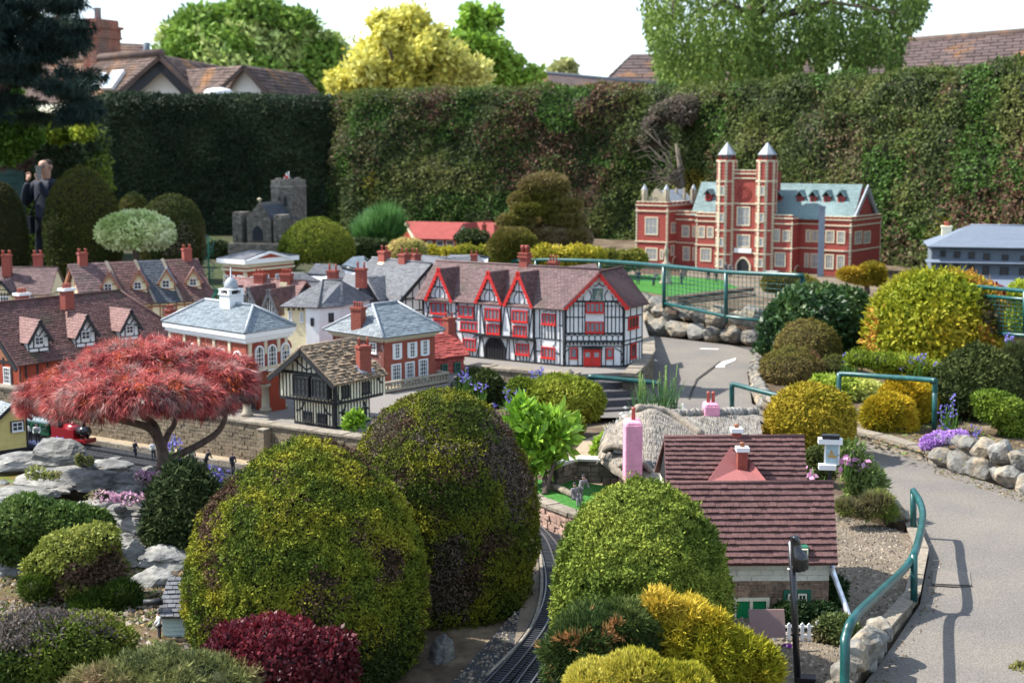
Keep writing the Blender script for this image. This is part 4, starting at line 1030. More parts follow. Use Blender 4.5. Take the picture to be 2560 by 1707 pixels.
for u,v,s in((uA0,vA,(0,1)),(uA1,vA,(1,0)),(uB0,vM,(0,1)),(uC1,vM,(1,0)),(uD0,vM,(0,1)),(uD1,vM,(1,0)),(uC0,vM,(0,1))):quoin(F,u,0,v-.07,0,s)
quoin(FS,0,0,vM-.07,0,(0,1));quoin(FS,.95,0,vM-.07,0,(1,0));quoin(FL,0,0,vA-.07,0,(0,1))
for xa,xb in((788,982),(1132,1338)):
 uc=fu((xa+xb)/2,900,.0);r=(fu(xb,900)-fu(xa,900))*.5*.80
 c=F.w(uc,0,-.02);v1=fv((xa+xb)/2,240,.08);v2=fv((xa+xb)/2,200,.08);v3=fv((xa+xb)/2,92)
 a0=math.radians(-35+22.5)
 t=MB().lathe(c,[(r,0),(r,v1)],8,a0,False).build('tower','brick_castle',ma)
 MB().lathe(c,[(r*.72,v1),(r*.72,v2)],8,a0,False).build('lantern','glass',t)
 for k in range(8):
  an=a0+k*math.pi/4;p=c+Vector((r*.76*math.cos(an),r*.76*math.sin(an),v1));MB().tube([p,p+Vector((0,0,v2-v1))],.008,5).build('post','brick_castle',t)
 MB().lathe(c,[(r*.92,v2-.004),(r*.90,v2+.006),(.004,v3)],8,a0,False).build('roof','lead',t)
 for yy in(1080,872,637,440,262):MB().lathe(c+Vector((0,0,fv((xa+xb)/2,yy,.08))),[(r*1.07,0),(r*1.07,.018)],8,a0,False).build('string_course','stone_trim',t)
 for k in range(8):
  an=a0+k*math.pi/4;p=c+Vector((r*math.cos(an),r*math.sin(an),0))
  if(p-c).dot(F.n)<-.05:continue
  kk=0;z=0
  while z<v1-.02:
   w=.02 if kk%2 else .012;qn._r=rq.random();q=Plane(p,math.degrees(an)+90);qn.pbox(q,-w,w,z+.001,z+.019,-.012,.0035);z+=.02;kk+=1
 for fc in(0,1,-1):
  pl=Plane(c+Vector((math.cos(math.radians(-35-90+fc*45)),math.sin(math.radians(-35-90+fc*45)),0))*(r*math.cos(math.pi/8)),-35+fc*45)
  if fc==1:continue
  for y0,y1 in((475,560),(712,795),(928,1010),(1112,1190)):
   if fc==1 and y0>500:continue
   a,b=fv((xa+xb)/2,y1,.08),fv((xa+xb)/2,y0,.08)
   window(t,pl,(-.032,.032,a,b),'stone_trim',1,1,'curtain_glass',fw=.012,sill=False)
qn.build('quoins','stone_trim',ma,kind='stuff')
kw=dict(fm='stone_trim',nx=3,ny=2,gm='curtain_glass',fw=.016,mw=.005,sill=False)
def kwins(pl,rs,**k):a=dict(kw);a.update(k);wins(ma,pl,K,rs,**a)
kwins(F,[(185,745,300,905),(188,1015,296,1128),(650,825,712,930),(728,830,788,930),(670,1018,768,1138),(1300,850,1372,965),(1390,860,1460,965),(1322,1055,1420,1185),(1768,862,1848,975),(1868,868,1942,982),(1762,1072,1842,1205),(1866,1080,1938,1210)])
kwins(F,[(135,1025,166,1115),(316,1030,346,1120)],nx=1,ny=1)
kwins(F.off(RC),[(508,818,578,925),(598,825,630,925),(516,1005,582,1130),(602,1010,630,1130),(1595,855,1640,968),(1645,860,1712,968),(1582,1062,1625,1190),(1635,1065,1708,1195)])
kwins(F.off(.012),[(990,655,1108,825),(990,900,1108,1015)])
kwins(FL,[(410,790,465,890)],nx=2);kwins(FL,[(408,990,440,1085)],nx=1,ny=1)
kwins(FS,[(2022,868,2085,985),(2100,868,2160,980)])
p=rectuv(F.off(.012),K,(972,1020,1122,1060));ppiece('sign_board','white',ma,F.off(.012),*p,0,.02)
cu,cv=F.off(.012).uv(K(1052,535));cr=MB()
for rr,hh in((.088,.008),(.066,.012)):
 ring=[(cu+rr*math.cos(t*math.pi/12),cv+rr*math.sin(t*math.pi/12))for t in range(24)]
 for k in range(24):cr.beam(F.w(*ring[k],.012),F.w(*ring[(k+1)%24],.012),.010,hh,F.n)
for k in range(8):cr.beam(F.w(cu,cv,.012),F.w(cu+.06*math.cos(k*math.pi/4),cv+.06*math.sin(k*math.pi/4),.012),.014,.006,F.n)
cr.build('crest','brick_castle',ma)
def pointed(parent,pl,q,fm,gm,fw,d0=0.0,name='door',depth=.004):
 u0,u1,v0,v1=q;uc=(u0+u1)/2;vs=v0+(v1-v0)*.55
 def arc(a,s):
  return[(u0-s,v0)]+[(u0-s+(uc-u0+s)*(1-math.cos(t*math.pi/2))if False else u0-s+(uc-u0+s)*t,vs+(v1+s-vs)*math.sin(t*math.pi/2)**.8)for t in[i/6 for i in range(7)]]+[(u1+s-(u1+s-uc)*t,vs+(v1+s-vs)*math.sin(t*math.pi/2)**.8)for t in[i/6 for i in range(5,-1,-1)]]+[(u1+s,v0)]
 o_,i_=arc(0,fw),arc(0,0);fr=MB()
 for k in range(len(o_)-1):fr.prism([pl.w(*o_[k],d0-.001),pl.w(*o_[k+1],d0-.001),pl.w(*i_[k+1],d0-.001),pl.w(*i_[k],d0-.001)],pl.n*.012)
 o=fr.build('doorway',fm,parent)
 MB().prism([pl.w(*x,d0)for x in i_],pl.n*depth).build(name,gm,o)
 return o
pointed(ma,F.off(.012),rectuv(F.off(.012),K,(992,1110,1100,1235)),'stone_trim','black',.022,name='gateway')
pointed(ma,FL,rectuv(FL,K,(425,1095,468,1172)),'stone_trim','orange_wood',.012)
pointed(ma,Plane(F.w(uC1,0,0),55),rectuv(Plane(F.w(uC1,0,0),55),K,(1495,1175,1545,1250)),'stone_trim','orange_wood',.012)
ppiece('porch_slab','offwhite',ma,F,fu(1262,1220),fu(1365,1220),fv(1310,1232),fv(1310,1215),0,.09)
ppiece('porch','brick_castle',ma,F,fu(1270,1230),fu(1360,1230),0,fv(1310,1232),0,.08)
FR=F.off(-.56);uR0,uR1=FR.uv(K(682,442))[0],FR.uv(K(2095,462))[0];vR=FR.uv(K(2095,462))[1]
ve=vM-.05;eL,eR=F.w(F.off(-.24).uv(K(598,690))[0],ve,-.2),F.w(uD1-.03,ve,-.12)
slope(ma,eL,eR,F.w(uR1,vR,-.56),F.w(uR0,vR,-.56),22,.035,'slate_green',th=.005,thick=.01)
slope(ma,F.w(uD1-.03,ve,-.95),F.w(F.off(-.24).uv(K(598,690))[0],ve,-.95),F.w(uR0,vR,-.56),F.w(uR1,vR,-.56),12,.07,'slate_green',th=.005,thick=.01)
MB().prism([FS.w(.16,ve,-.06),FS.w(.93,ve,-.06),F.w(uR1,vR-.02,-.56)],-FS.n*.04).build('gable_wall','brick_castle',ma)
barge(ma,FS.off(-.035),(.10,ve),(.55,vR),(.96,ve),.05,.02,'lead')
window(ma,FS.off(-.058),rectuv(FS.off(-.058),K,(2030,660,2062,725)),'stone_trim',1,1,'glass',fw=.01,sill=False)
def kdormer(x,y0,y1,w):
 pl=F.off(-.34);uc=pl.uv(K(x,y1))[0];a,b=pl.uv(K(x,y1))[1],pl.uv(K(x,y0))[1];w2=w/2
 o=MB().pbox(pl,uc-w2,uc+w2,a,a+(b-a)*.6,-.16,0).build('dormer','brick_castle',ma)
 window(o,pl,(uc-w2*.62,uc+w2*.62,a+.012,a+(b-a)*.58),'red_paint',2,1,'glass',fw=.006,sill=False)
 e=w2*1.35;vb=a+(b-a)*.55
 for s in(-1,1):
  MB().prism([pl.w(uc+s*e,vb,.03),pl.w(uc,b,.03),pl.w(uc,b,-.2),pl.w(uc+s*e,vb,-.2)],Vector((0,0,.012))).build('dormer_roof','slate_green',o)
for x in(1542,1658,1778,1902):kdormer(x,518,638,.085)
kdormer(738,508,605,.085);kdormer(1352,525,620,.085)
pg=F.off(-.06);g0,gA,g1=pg.uv(K(205,600)),pg.uv(K(285,500)),pg.uv(K(395,600))
MB().prism([pg.w(g0[0],vA-.04),pg.w(g1[0],vA-.04),pg.w(g1[0],g1[1]),pg.w(gA[0]+.04,gA[1]-.03),pg.w(gA[0]+.03,gA[1]),pg.w(gA[0]-.03,gA[1]),pg.w(gA[0]-.04,gA[1]-.03),pg.w(g0[0],g0[1])],-F.n*.04).build('gable_wall','balustrade',ma)
window(ma,pg,rectuv(pg,K,(260,565,288,600)),'stone_trim',2,1,'glass',fw=.005,sill=False)
slope(ma,F.w(g1[0]+.02,vA-.03,-.1),F.w(g1[0]+.02,vA-.03,-.75),F.w(gA[0],gA[1]-.02,-.75),F.w(gA[0],gA[1]-.02,-.1),6,.05,'lead',th=.003)
slope(ma,F.w(g0[0]-.02,vA-.03,-.75),F.w(g0[0]-.02,vA-.03,-.1),F.w(gA[0],gA[1]-.02,-.1),F.w(gA[0],gA[1]-.02,-.75),6,.05,'lead',th=.003)
for x,d in((182,-.05),(375,-.05),(612,-.7)):
 pl=F.off(d);u,vt=pl.uv(K(x,458));vb=pl.uv(K(x,508))[1];c=pl.w(u,vA-.05)
 MB().lathe(c,[(.036,0),(.036,vb-vA+.05)],8,.3,False).build('turret','balustrade',ma)
 tl=MB()
 for k in range(8):tl.tube([c+Vector((.037*math.cos(.3+k*.785),.037*math.sin(.3+k*.785),.03)),c+Vector((.037*math.cos(.3+k*.785),.037*math.sin(.3+k*.785),vb-vA+.05))],.005,4)
 tl.build('shafts','stone_trim',ma,kind='stuff')
 MB().lathe(c+Vector((0,0,vb-vA+.05)),[(.042,0),(.04,.006),(.003,vt-vb)],8,.3,False).build('spire','lead',ma)
for x in(460,530,600):
 u,v=F.off(-.5).uv(K(x,505));MB().pbox(F.off(-.5),u-.012,u+.012,v-.12,v+.02,-.02,.02).build('pinnacle','balustrade',ma)
pz=W(*K(1722,1268),CZ);pl=Plane(P(K(1722,1268)[0],K(1722,1268)[1],pz.y-.0),-15);t_=pl.uv(K(1745,652))[1]
o=MB().pbox(pl,-.034,.034,0,t_,-.03,.03).pbox(pl,-.04,.04,t_-.02,t_,-.036,.036).build('metal_post','post_grey');tag(o,'square grey metal post standing before the right wing of the red mansion','post')
o=MB().lathe(W(*K(368,1335),CZ),[(.075,0),(.075,.03),(.05,.04),(.05,.19),(.062,.2),(.062,.22),(.022,.25),(.020,.33),(.034,.36),(.02,.40),(.012,.43),(.004,.47)],12).build('stone_pillar','balustrade');tag(o,'grey stone memorial pillar on the lawn left of the mansion gate','pillar')
tw=thing('terrace_wall',W(1760,760,CZ),'dark brown stepped terrace walls behind the green mesh fence','wall')
mat('terrace_brown',(0.10,0.07,0.055),0.9,0.25,40,0.4)
for k,(a,b)in enumerate((((1695,752),(1885,728)),((1690,768),(1890,745)),((1690,786),(1895,764)))):
 A,B_=W(*a,CZ+.03-k*.05),W(*b,CZ+.03-k*.05);d=(B_-A).normalized();k2=Vector((d.y,-d.x,0))
 MB().prism([A,B_,B_+Vector((0,0,.035)),A+Vector((0,0,.035))],-k2*.12).build('step','terrace_brown',tw)
o=thing('low_wall',W(1600,664,CZ),'low brown brick wall edging the lawn below the mansion','wall')
A,B_=W(1585,684,CZ),W(1700,690,CZ)
mat('lawn_wall',(0.26,0.16,0.12),0.9,0.2,40,0.3)
MB().prism([A,B_,B_+Vector((0,0,.09)),A+Vector((0,0,.09))],(0,.05,0)).build('wall','lawn_wall',o)
MB().prism([A+Vector((0,-.01,.09)),B_+Vector((0,-.01,.09)),B_+Vector((0,-.01,.105)),A+Vector((0,-.01,.105))],(0,.07,0)).build('coping','coping',o)
# ruined stone church in the shade
H_=Zc(560,420,0.1913)
def rough_wall(parent,pl,u0,u1,v0,v1,bw,bh,m,d0=0.0,proud=.008,cut=None,seed=0,maxn=None,name='stone'):
 rr=random.Random(seed);mb=MB();v=v0
 while v<v1-bh*.3:
  h=min(bh*rr.uniform(.75,1.25),v1-v);u=u0-rr.random()*bw
  while u<u1:
   w=bw*rr.uniform(.6,1.5);a,b=max(u,u0),min(u+w,u1)
   if b-a>bw*.15 and not(cut and cut((a+b)/2,v+h/2)):
    mb._r=rr.random();mb.pbox(pl,a+bh*.07,b-bh*.07,v+bh*.06,v+h-bh*.06,d0-.004,d0+proud*rr.uniform(.4,1.3))
   u+=w
  v+=h
 return mb.build('stonework',m,parent,kind='stuff')
chz=.2
pc_=Plane(P(*H_(440,1140),20.0),-14);pc_.o.z=chz
cu_=lambda x,y,d=0:pc_.off(d).uv(H_(x,y))
ch_=thing('stone_church',pc_.w(0,0,-.5),'small ruined stone church with battlemented tower in the hedge shade','church',ang=-14)
hz=cu_(440,1140)[1];h0=cu_(120,990);h1=cu_(760,990);eav=cu_(300,655);apx=cu_(458,452);eavr=cu_(612,690)
mb=MB()
mb.prism([pc_.w(eav[0],0),pc_.w(eavr[0],0),pc_.w(eavr[0],eavr[1]),pc_.w(apx[0],apx[1]),pc_.w(eav[0],eav[1])],-pc_.n*.9)
for x0,x1,yt in((120,240,625),(655,760,662)):
 a,b=cu_(x0,900)[0],cu_(x1,900)[0];t=cu_(x0,yt)[1];mb.pbox(pc_,a,b,0,t,-.3,.015)
mb.pbox(pc_,cu_(80,1000)[0],cu_(790,1000)[0],0,cu_(440,985)[1],-.2,.07)
mb.build('wall','stone_church',ch_)
for x0,x1,yt in((120,240,625),(655,760,662)):
 a,b=cu_(x0,900)[0],cu_(x1,900)[0];t=cu_(x0,yt)[1];rough_wall(ch_,pc_.off(.015),a,b,.3,t,.05,.025,'stone_church',seed=x0)
 for q in(0,.62):MB().pbox(pc_,a+(b-a)*q,a+(b-a)*(q+.38),t,t+.05,-.28,.012).build('battlement','stone_church',ch_)
 um=(a+b)/2;ppiece('arrow_slit','black',ch_,pc_.off(.024),um-.006,um+.006,cu_(180,955)[1],cu_(180,860)[1],0,.004)
def tri(u,v):
 if v<eav[1]:return False
 t=(v-eav[1])/(apx[1]-eav[1]);return u<eav[0]+(apx[0]-eav[0])*t+.01 or u>eavr[0]+(apx[0]-eavr[0])*t-.01
rough_wall(ch_,pc_,eav[0],eavr[0],.3,apx[1],.05,.024,'stone_church',cut=tri,seed=3)
rough_wall(ch_,pc_.off(.07),cu_(80,1000)[0],cu_(790,1000)[0],0,cu_(440,985)[1],.055,.028,'stone_church',seed=4)
pointed(ch_,pc_.off(.01),rectuv(pc_,H_,(375,755,520,950)),'stone_church','glass',.014,name='window')
MB().lathe(pc_.w(apx[0],apx[1],-.02),[(.012,-.01),(.014,.02),(.03,.035),(.03,.05),(.008,.065)],8).build('finial','stone_trim',ch_)
rr_=pc_.w(apx[0],apx[1]-.01,-.05);re=pc_.w(apx[0],apx[1]-.01,-.9)
slope(ch_,pc_.w(eavr[0]+.02,eavr[1],-.05),pc_.w(eavr[0]+.02,eavr[1],-.9),re,rr_,12,.05,'tile_navy',th=.004)
slope(ch_,pc_.w(eav[0]-.02,eav[1],-.9),pc_.w(eav[0]-.02,eav[1],-.05),rr_,re,12,.05,'tile_navy',th=.004)
pt_=Plane(pc_.w(cu_(765,500,-.75)[0],0,-.75),-14);tu=lambda x,y:pt_.uv(H_(x,y))
t0,t1,tt=tu(620,500)[0],tu(885,500)[0],tu(760,240)[1]
MB().pbox(pt_,t0,t1,0,tt,-.55,0).pbox(pt_,t0-.012,t1+.012,tt-.02,tt,-.562,.012).build('tower','stone_church',ch_)
rough_wall(ch_,pt_,t0,t1,.5,tt,.055,.026,'stone_church',seed=5);rough_wall(ch_,Plane(pt_.w(t1,0),76),0,.55,.5,tt,.055,.026,'stone_church',seed=6)
for a,b in((t0,t0+.17),(t1-.17,t1)):
 for d in(0,-.38):MB().pbox(pt_,a,b,tt,tt+.085,d-.17,d+.004).pbox(pt_,a+.05,b-.05,tt+.085,tt+.115,d-.12,d-.02).build('battlement','stone_church',ch_)
for x0,x1 in((708,752),(785,832)):pointed(ch_,pt_.off(.008),rectuv(pt_,H_,(x0,365,x1,500)),'stone_church','glass',.008,name='window')
fp=thing('flag',pt_.w(tu(815,230)[0],tt,-.1),'white flag with red cross on the church tower','flag')
fu0,fv0=tu(812,235)[0],tt;pf=pt_.off(-.1)
MB().tube([pf.w(fu0,tt-.02),pf.w(fu0+.005,tu(818,50)[1])],.005,6).build('pole','white',fp)
fq=[H_(820,55),H_(858,165),H_(815,212),H_(778,135)]
MB().prism([pf.pt(p)for p in fq],pf.n*.006).build('cloth','white',fp)
c=[pf.pt(p)for p in fq]
MB().beam((c[0]+c[1])/2+pf.n*.006,(c[2]+c[3])/2+pf.n*.006,.03,.002,pf.n).build('cross','red_paint',fp)
MB().beam((c[0]+c[3])/2+pf.n*.0065,(c[1]+c[2])/2+pf.n*.0065,.03,.002,pf.n).build('cross','red_paint',fp)
# red roofed school
V_=Zc(850,0,860/2175.0)
ps=Plane(P(*V_(480,1600),20.5),-20);ps.o.z=.2
sc=thing('school_house',ps.w(.4,0,-.3),'long low red brick school with bright red tiled roof and cream gable edges','house',ang=-20)
su=lambda x,y,d=0:ps.off(d).uv(V_(x,y));sp=lambda x,y,d=0:ps.off(d).pt(V_(x,y))
e0=su(482,1508);e1=su(722,1505);rz=su(550,1402,-.35)[1]
pgl=Plane(ps.w(e0[0],0),-66);
walls(sc,[ps.w(e0[0],0),ps.w(e1[0]+.6,0),ps.w(e1[0]+.6,0,-.7),ps.w(e0[0],0,-.7)],.2,.2+e0[1],'brick_theatre')
slope(sc,ps.w(e0[0]-.03,e0[1],.05),ps.w(e1[0]+.6,e0[1],.05),ps.w(e1[0]+.7,rz,-.35),ps.w(su(422,1400,-.35)[0],rz,-.35),14,.05,'tile_school',th=.003,gap=.03)
slope(sc,ps.w(e1[0]+.6,e0[1],-.75),ps.w(e0[0]-.03,e0[1],-.75),ps.w(su(422,1400,-.35)[0],rz,-.35),ps.w(e1[0]+.7,rz,-.35),8,.1,'tile_school',th=.003,gap=.03)
gL=[sp(482,1512,.02),sp(420,1408,-.3),sp(355,1498,-.7)]
MB().prism([gL[0],gL[1]-Vector((0,0,.02)),gL[2],Vector((gL[2].x,gL[2].y,.2)),Vector((gL[0].x,gL[0].y,.2))],(.03,.03,0)).build('gable_wall','brick_theatre',sc)
bb=MB();dn=(gL[0]-gL[2]).cross(Vector((0,0,1)))
for a,b in((gL[0],gL[1]),(gL[1],gL[2])):bb.beam(a-Vector((.02,.02,0)),b-Vector((.02,.02,0)),.035,.03,Vector((-.5,-.8,0)))
bb.build('bargeboard','stone_trim',sc)
wins(sc,ps,V_,[(490,1525,525,1560),(552,1525,585,1560),(610,1520,655,1556),(672,1520,722,1556)],fm='white',nx=3,ny=1,fw=.01,sill=False)
p2=ps.off(.35);a,ap2,b=p2.uv(V_(724,1508)),p2.uv(V_(785,1418)),p2.uv(V_(853,1522))
MB().prism([p2.w(a[0],0),p2.w(b[0],0),p2.w(b[0],b[1]),p2.w(*ap2),p2.w(a[0],a[1])],-p2.n*.6).build('wall','brick_theatre',sc)
barge(sc,p2.off(.003),a,ap2,b,.03,.02,'stone_trim')
rb2=p2.w(ap2[0]+.02,ap2[1]+.01,-1.0)
slope(sc,p2.w(b[0]+.02,b[1],.03),p2.w(b[0]+.02,b[1],-1.0),rb2,p2.w(ap2[0],ap2[1]+.012,.03),12,.05,'tile_school',th=.003,gap=.03)
slope(sc,p2.w(a[0]-.02,a[1],-1.0),p2.w(a[0]-.02,a[1],.03),p2.w(ap2[0],ap2[1]+.012,.03),rb2,12,.05,'tile_school',th=.003,gap=.03)
p3=ps.off(.2);w0=p3.uv(V_(853,1530));w1=p3.uv(V_(1050,1530))
MB().pbox(p3,w0[0],w1[0],0,w0[1],-.6,0).build('wall','brick_theatre',sc)
rz3=p3.off(-.3).uv(V_(990,1408))[1]
slope(sc,p3.w(w0[0],w0[1],.03),p3.w(w1[0],w0[1],.03),p3.w(w1[0],rz3,-.3),p3.w(w0[0]-.1,rz3,-.3),12,.05,'tile_school',th=.003,gap=.03)
for x in(912,988):
 d3=.02;q=p3.off(d3);u_,v_=q.uv(V_(x,1530));vt=q.uv(V_(x,1420))[1]
 chimney(sc,q.w(u_,v_+.02),.05,.05,vt-v_-.02,-20,'chimney_red',1,pr=.014,ph=.03)
 MB().prism([q.w(u_-.08,v_,.03),q.w(u_+.08,v_,.03),q.w(u_,v_+.14,.03)],-q.n*.2).build('dormer','tile_school',sc)
 # long grey weatherboarded house at the right
G_=Zc(2180,530,0.1913)
pg2=Plane(P(*G_(785,900),14.2),-13);pg2.o.z=CZ
gh=thing('grey_house',pg2.w(.8,0,-.3),'long blue grey boarded house with two rows of dark windows','house',ang=-13)
gu=lambda x,y,d=0:pg2.off(d).uv(G_(x,y))
q0=gu(785,480);q1=gu(2300,560);vE=q0[1];vB=gu(785,800)[1];vM2=gu(785,640)[1]
MB().pbox(pg2,q0[0],q1[0],0,vE,-.7,0).build('wall','grey_wall',gh)
lp=MB();v=vB;k=0
while v<vE-.01:lp._r=(k*.37)%1;lp.hexa([pg2.w(q0[0]-.004,v,0),pg2.w(q0[0]-.004,v,.006),pg2.w(q1[0],v,.006),pg2.w(q1[0],v,0),pg2.w(q0[0]-.004,v+.016,0),pg2.w(q0[0]-.004,v+.016,.001),pg2.w(q1[0],v+.016,.001),pg2.w(q1[0],v+.016,0)]);v+=.016;k+=1
lp.build('weatherboards','grey_house',gh,kind='stuff')
gr=pg2.off(-.36);r0=gr.uv(G_(1285,172));vR2=r0[1]
slope(gh,pg2.w(gu(728,450,.06)[0],gu(728,452,.06)[1],.06),pg2.w(q1[0],gu(728,452,.06)[1],.06),pg2.w(q1[0],vR2,-.36),pg2.w(r0[0],vR2,-.36),24,.30,'grey_roof',th=.002,thick=.012,gap=.005)
slope(gh,pg2.w(gu(728,450,.06)[0],gu(728,452,.06)[1],-.78),pg2.w(gu(728,450,.06)[0],gu(728,452,.06)[1],.06),pg2.w(r0[0],vR2,-.36),pg2.w(r0[0],vR2,-.36),24,.30,'grey_roof',th=.002,thick=.012,gap=.005)
slope(gh,pg2.w(q1[0],vE,-.78),pg2.w(gu(728,450,.06)[0],vE,-.78),pg2.w(r0[0],vR2,-.36),pg2.w(q1[0],vR2,-.36),12,.5,'grey_roof',th=.002,thick=.012,gap=.005)
MB().tube([pg2.w(r0[0],vR2,-.36),pg2.w(q1[0],vR2,-.36)],.012,6).build('ridge','grey_roof',gh)
MB().prism([pg2.w(q0[0]-.06,vM2-.012,.075),pg2.w(q0[0]-.06,vM2+.012,.0),pg2.w(q1[0],vM2+.012,.0),pg2.w(q1[0],vM2-.012,.075)],Vector((0,0,.006))).build('canopy','grey_roof',gh)
slope(gh,pg2.w(q0[0]-.16,vB-.16,.26),pg2.w(q1[0],vB-.16,.26),pg2.w(q1[0],vB,.0),pg2.w(q0[0],vB,.0),8,.3,'grey_roof',th=.002,gap=.005)
for row in([(892,505,962,585),(1072,515,1150,598),(1262,525,1340,608),(1455,540,1540,625),(1698,560,1782,640),(1940,575,2020,660)],[(878,670,950,782),(1062,680,1138,795),(1252,695,1332,808),(1448,705,1528,825),(1672,722,1780,845),(1925,738,2020,860)]):
 wins(gh,pg2.off(.006),G_,row,fm='black',nx=2,ny=2,gm='glass',fw=.008,sill=False)
cc_=pg2.off(-.5);u_,v_=cc_.uv(G_(970,345));vt=cc_.uv(G_(970,180))[1]
chimney(gh,cc_.w(u_,v_-.1),.095,.09,vt-v_+.1,-13,'cream_pale',1,pr=.03,ph=.04)
# the model village behind the brick wall
R4=Zc(0,560,0.3189);R5=Zc(500,560,640/1858.0);TI=Zc(1000,560,660/2352.0)
class Corner:
 def __init__(s,px,py,z0,aL,aR):
  s.C=W(px,py,z0);s.PL=Plane(s.C,aL);s.PR=Plane(s.C,aR);s.z0=z0
 def foot(s,uL,uR,o=0.0):
  a=s.C+s.PL.n*o+s.PR.n*o
  l=s.PL.w(-uL,0,o)-s.PL.u*o;r=s.PR.w(uR,0,o)+s.PR.u*o
  b=s.PL.w(-uL,0,0)+s.PR.u*uR-s.PL.n*0
  return[a,r,b-s.PL.u*o+s.PR.u*o,l]
def onplane(p,A,n):r=ray(*p);return CAM+r*((A-CAM).dot(n)/r.dot(n))
def qn_(A,B,D):
 n=(B-A).cross(D-A).normalized();return n if n.z>0 else-n
def dormer(parent,A,nr,ang,z,xl,xr,yb,ye,ya,wm,rm,bm_,win=None,wfm='white',tm=None,oh=.03,bw=.016,rows=8,tw=.03,nx=2,ny=2):
 c=onplane(z((xl+xr)/2,yb),A,nr);pl=Plane(c,ang)
 u0,u1=pl.uv(z(xl,yb))[0],pl.uv(z(xr,yb))[0];uc=(u0+u1)/2;ve=pl.uv(z((xl+xr)/2,ye))[1];va=pl.uv(z((xl+xr)/2,ya))[1]
 pitch=math.atan2(math.hypot(nr.x,nr.y),nr.z);bl=lambda v:max(.02,v/math.tan(pitch))if False else v/max(.2,math.tan(pitch))
 o=MB().prism([pl.w(u0,-.02),pl.w(u1,-.02),pl.w(u1,ve),pl.w(uc,va),pl.w(u0,ve)],-pl.n*(bl(ve)+.01)).build('dormer',wm,parent)
 e=(u1-u0)*.14;k=(va-ve)/((u1-u0)/2);vo=ve-e*k
 bA,bE=bl(va)+.015,bl(vo)+.015
 for s in(-1,1):
  ue=uc+s*((u1-u0)/2+e);a,b,c_,d=pl.w(ue,vo,oh),pl.w(ue,vo,-bE),pl.w(uc,va,-bA),pl.w(uc,va,oh)
  if s<0:slope(o,b,a,d,c_,rows,tw,rm,th=.003,thick=.006,name='dormer_roof')
  else:slope(o,a,b,c_,d,rows,tw,rm,th=.003,thick=.006,name='dormer_roof')
 barge(o,pl.off(oh-.006),(uc-(u1-u0)/2-e,vo),(uc,va),(uc+(u1-u0)/2+e,vo),bw,.008,bm_)
 if tm:
  t=.006
  for q in(((u0,ve),(u1,ve)),((u0+t/2,0),(u0+t/2,ve)),((u1-t/2,0),(u1-t/2,ve)),((u0,t/2),(u1,t/2))):timber(o,tm,pl,q[0],q[1],t*1.3,.004,px=False)
 if win:
  q=rectuv(pl,z,win);window(o,pl,q,wfm,nx,ny,'glass',fw=.006,mw=.003,sill=False)
 return o,pl,(u0,u1,uc,ve,va)
def gableroof(parent,pl,u0,u1,ve,vr,depth,rows,tw,m,oh=.03,ue=.02,back=True,th=.004,**k):
 A,B,C,D=pl.w(u0-ue,ve,oh),pl.w(u1+ue,ve,oh),pl.w(u1+ue,vr,-depth/2),pl.w(u0-ue,vr,-depth/2)
 f=slope(parent,A,B,C,D,rows,tw,m,th=th,**k)
 if back:slope(parent,pl.w(u1+ue,ve,-depth-oh),pl.w(u0-ue,ve,-depth-oh),D,C,max(4,rows//2),tw*2,m,th=th)
 MB().tube([C+Vector((0,0,th)),D+Vector((0,0,th))],th*1.8,6).build('ridge_tile',m,parent)
 return A,B,C,D
 # big red timbered house with three dormers
c=Corner(57,977,VZ,-36,54)
rh=thing('timbered_house',c.C,'big dark red timbered house with brown tiled roof and three white dormers at the left','house',ang=54)
PR,PL=c.PR,c.PL
ve=PR.off(.03).uv(R4(130,1100))[1];uE=PR.off(.03).uv(R4(1280,750))[0]+.25
Rg=PR.off(-.36);vR=Rg.uv(R4(940,525))[1];uR=Rg.uv(R4(940,525))[0]
walls(rh,c.foot(.72,uE-.03),VZ,VZ+ve-.01,'brick_theatre')
A,B,C_,D=PR.w(-.06,ve-.01,.04),PR.w(uE,ve,.04),Rg.w(uR,vR),Rg.w(-.06,vR)
slope(rh,A,B,C_,D,26,.032,'tile_brown',th=.004,gap=.08)
slope(rh,B,PR.w(uE,ve,-.76),C_,C_,20,.04,'tile_brown',th=.004)
slope(rh,PR.w(uE,ve,-.76),PR.w(-.06,ve,-.76),D,C_,10,.08,'tile_brown',th=.004)
MB().tube([C_+Vector((0,0,.006)),D+Vector((0,0,.006))],.010,6).build('ridge_tile','tile_brown',rh);MB().tube([C_+Vector((0,0,.006)),B+Vector((0,0,.006))],.009,6).build('ridge_tile','tile_brown',rh)
MB().prism([PL.w(-.72,ve),PL.w(0,ve),PL.w(-.36,vR-.03)],-PL.n*.03).build('gable_wall','orange_wood',rh)
barge(rh,PL.off(.06),(-.76,ve-.03),(-.36,vR),(.05,ve-.03),.03,.012,'black')
for u in(-.62,-.5,-.40,-.30,-.2,-.11,-.02):timber(rh,'black',PL,(u,0),(u,ve+.02),.012,.004,px=False)
for u in(.03,.12,.2,.3,.42,.55,.7,.85,1.0,1.15):timber(rh,'black',PR,(u,0),(u,ve-.02),.012,.004,px=False)
timber(rh,'black',PL,(-.72,ve-.01),(0,ve-.01),.014,.005,px=False);timber(rh,'black',PR,(0,.006),(uE-.05,.006),.016,.005,px=False);timber(rh,'black',PL,(-.72,.006),(0,.006),.016,.005,px=False)
for u in(-.42,-.26,-.12):timber(rh,'black',PL,(u,ve),(u+.0,vR-(abs(u+.36))*(vR-ve)/.36),.01,.004,px=False)
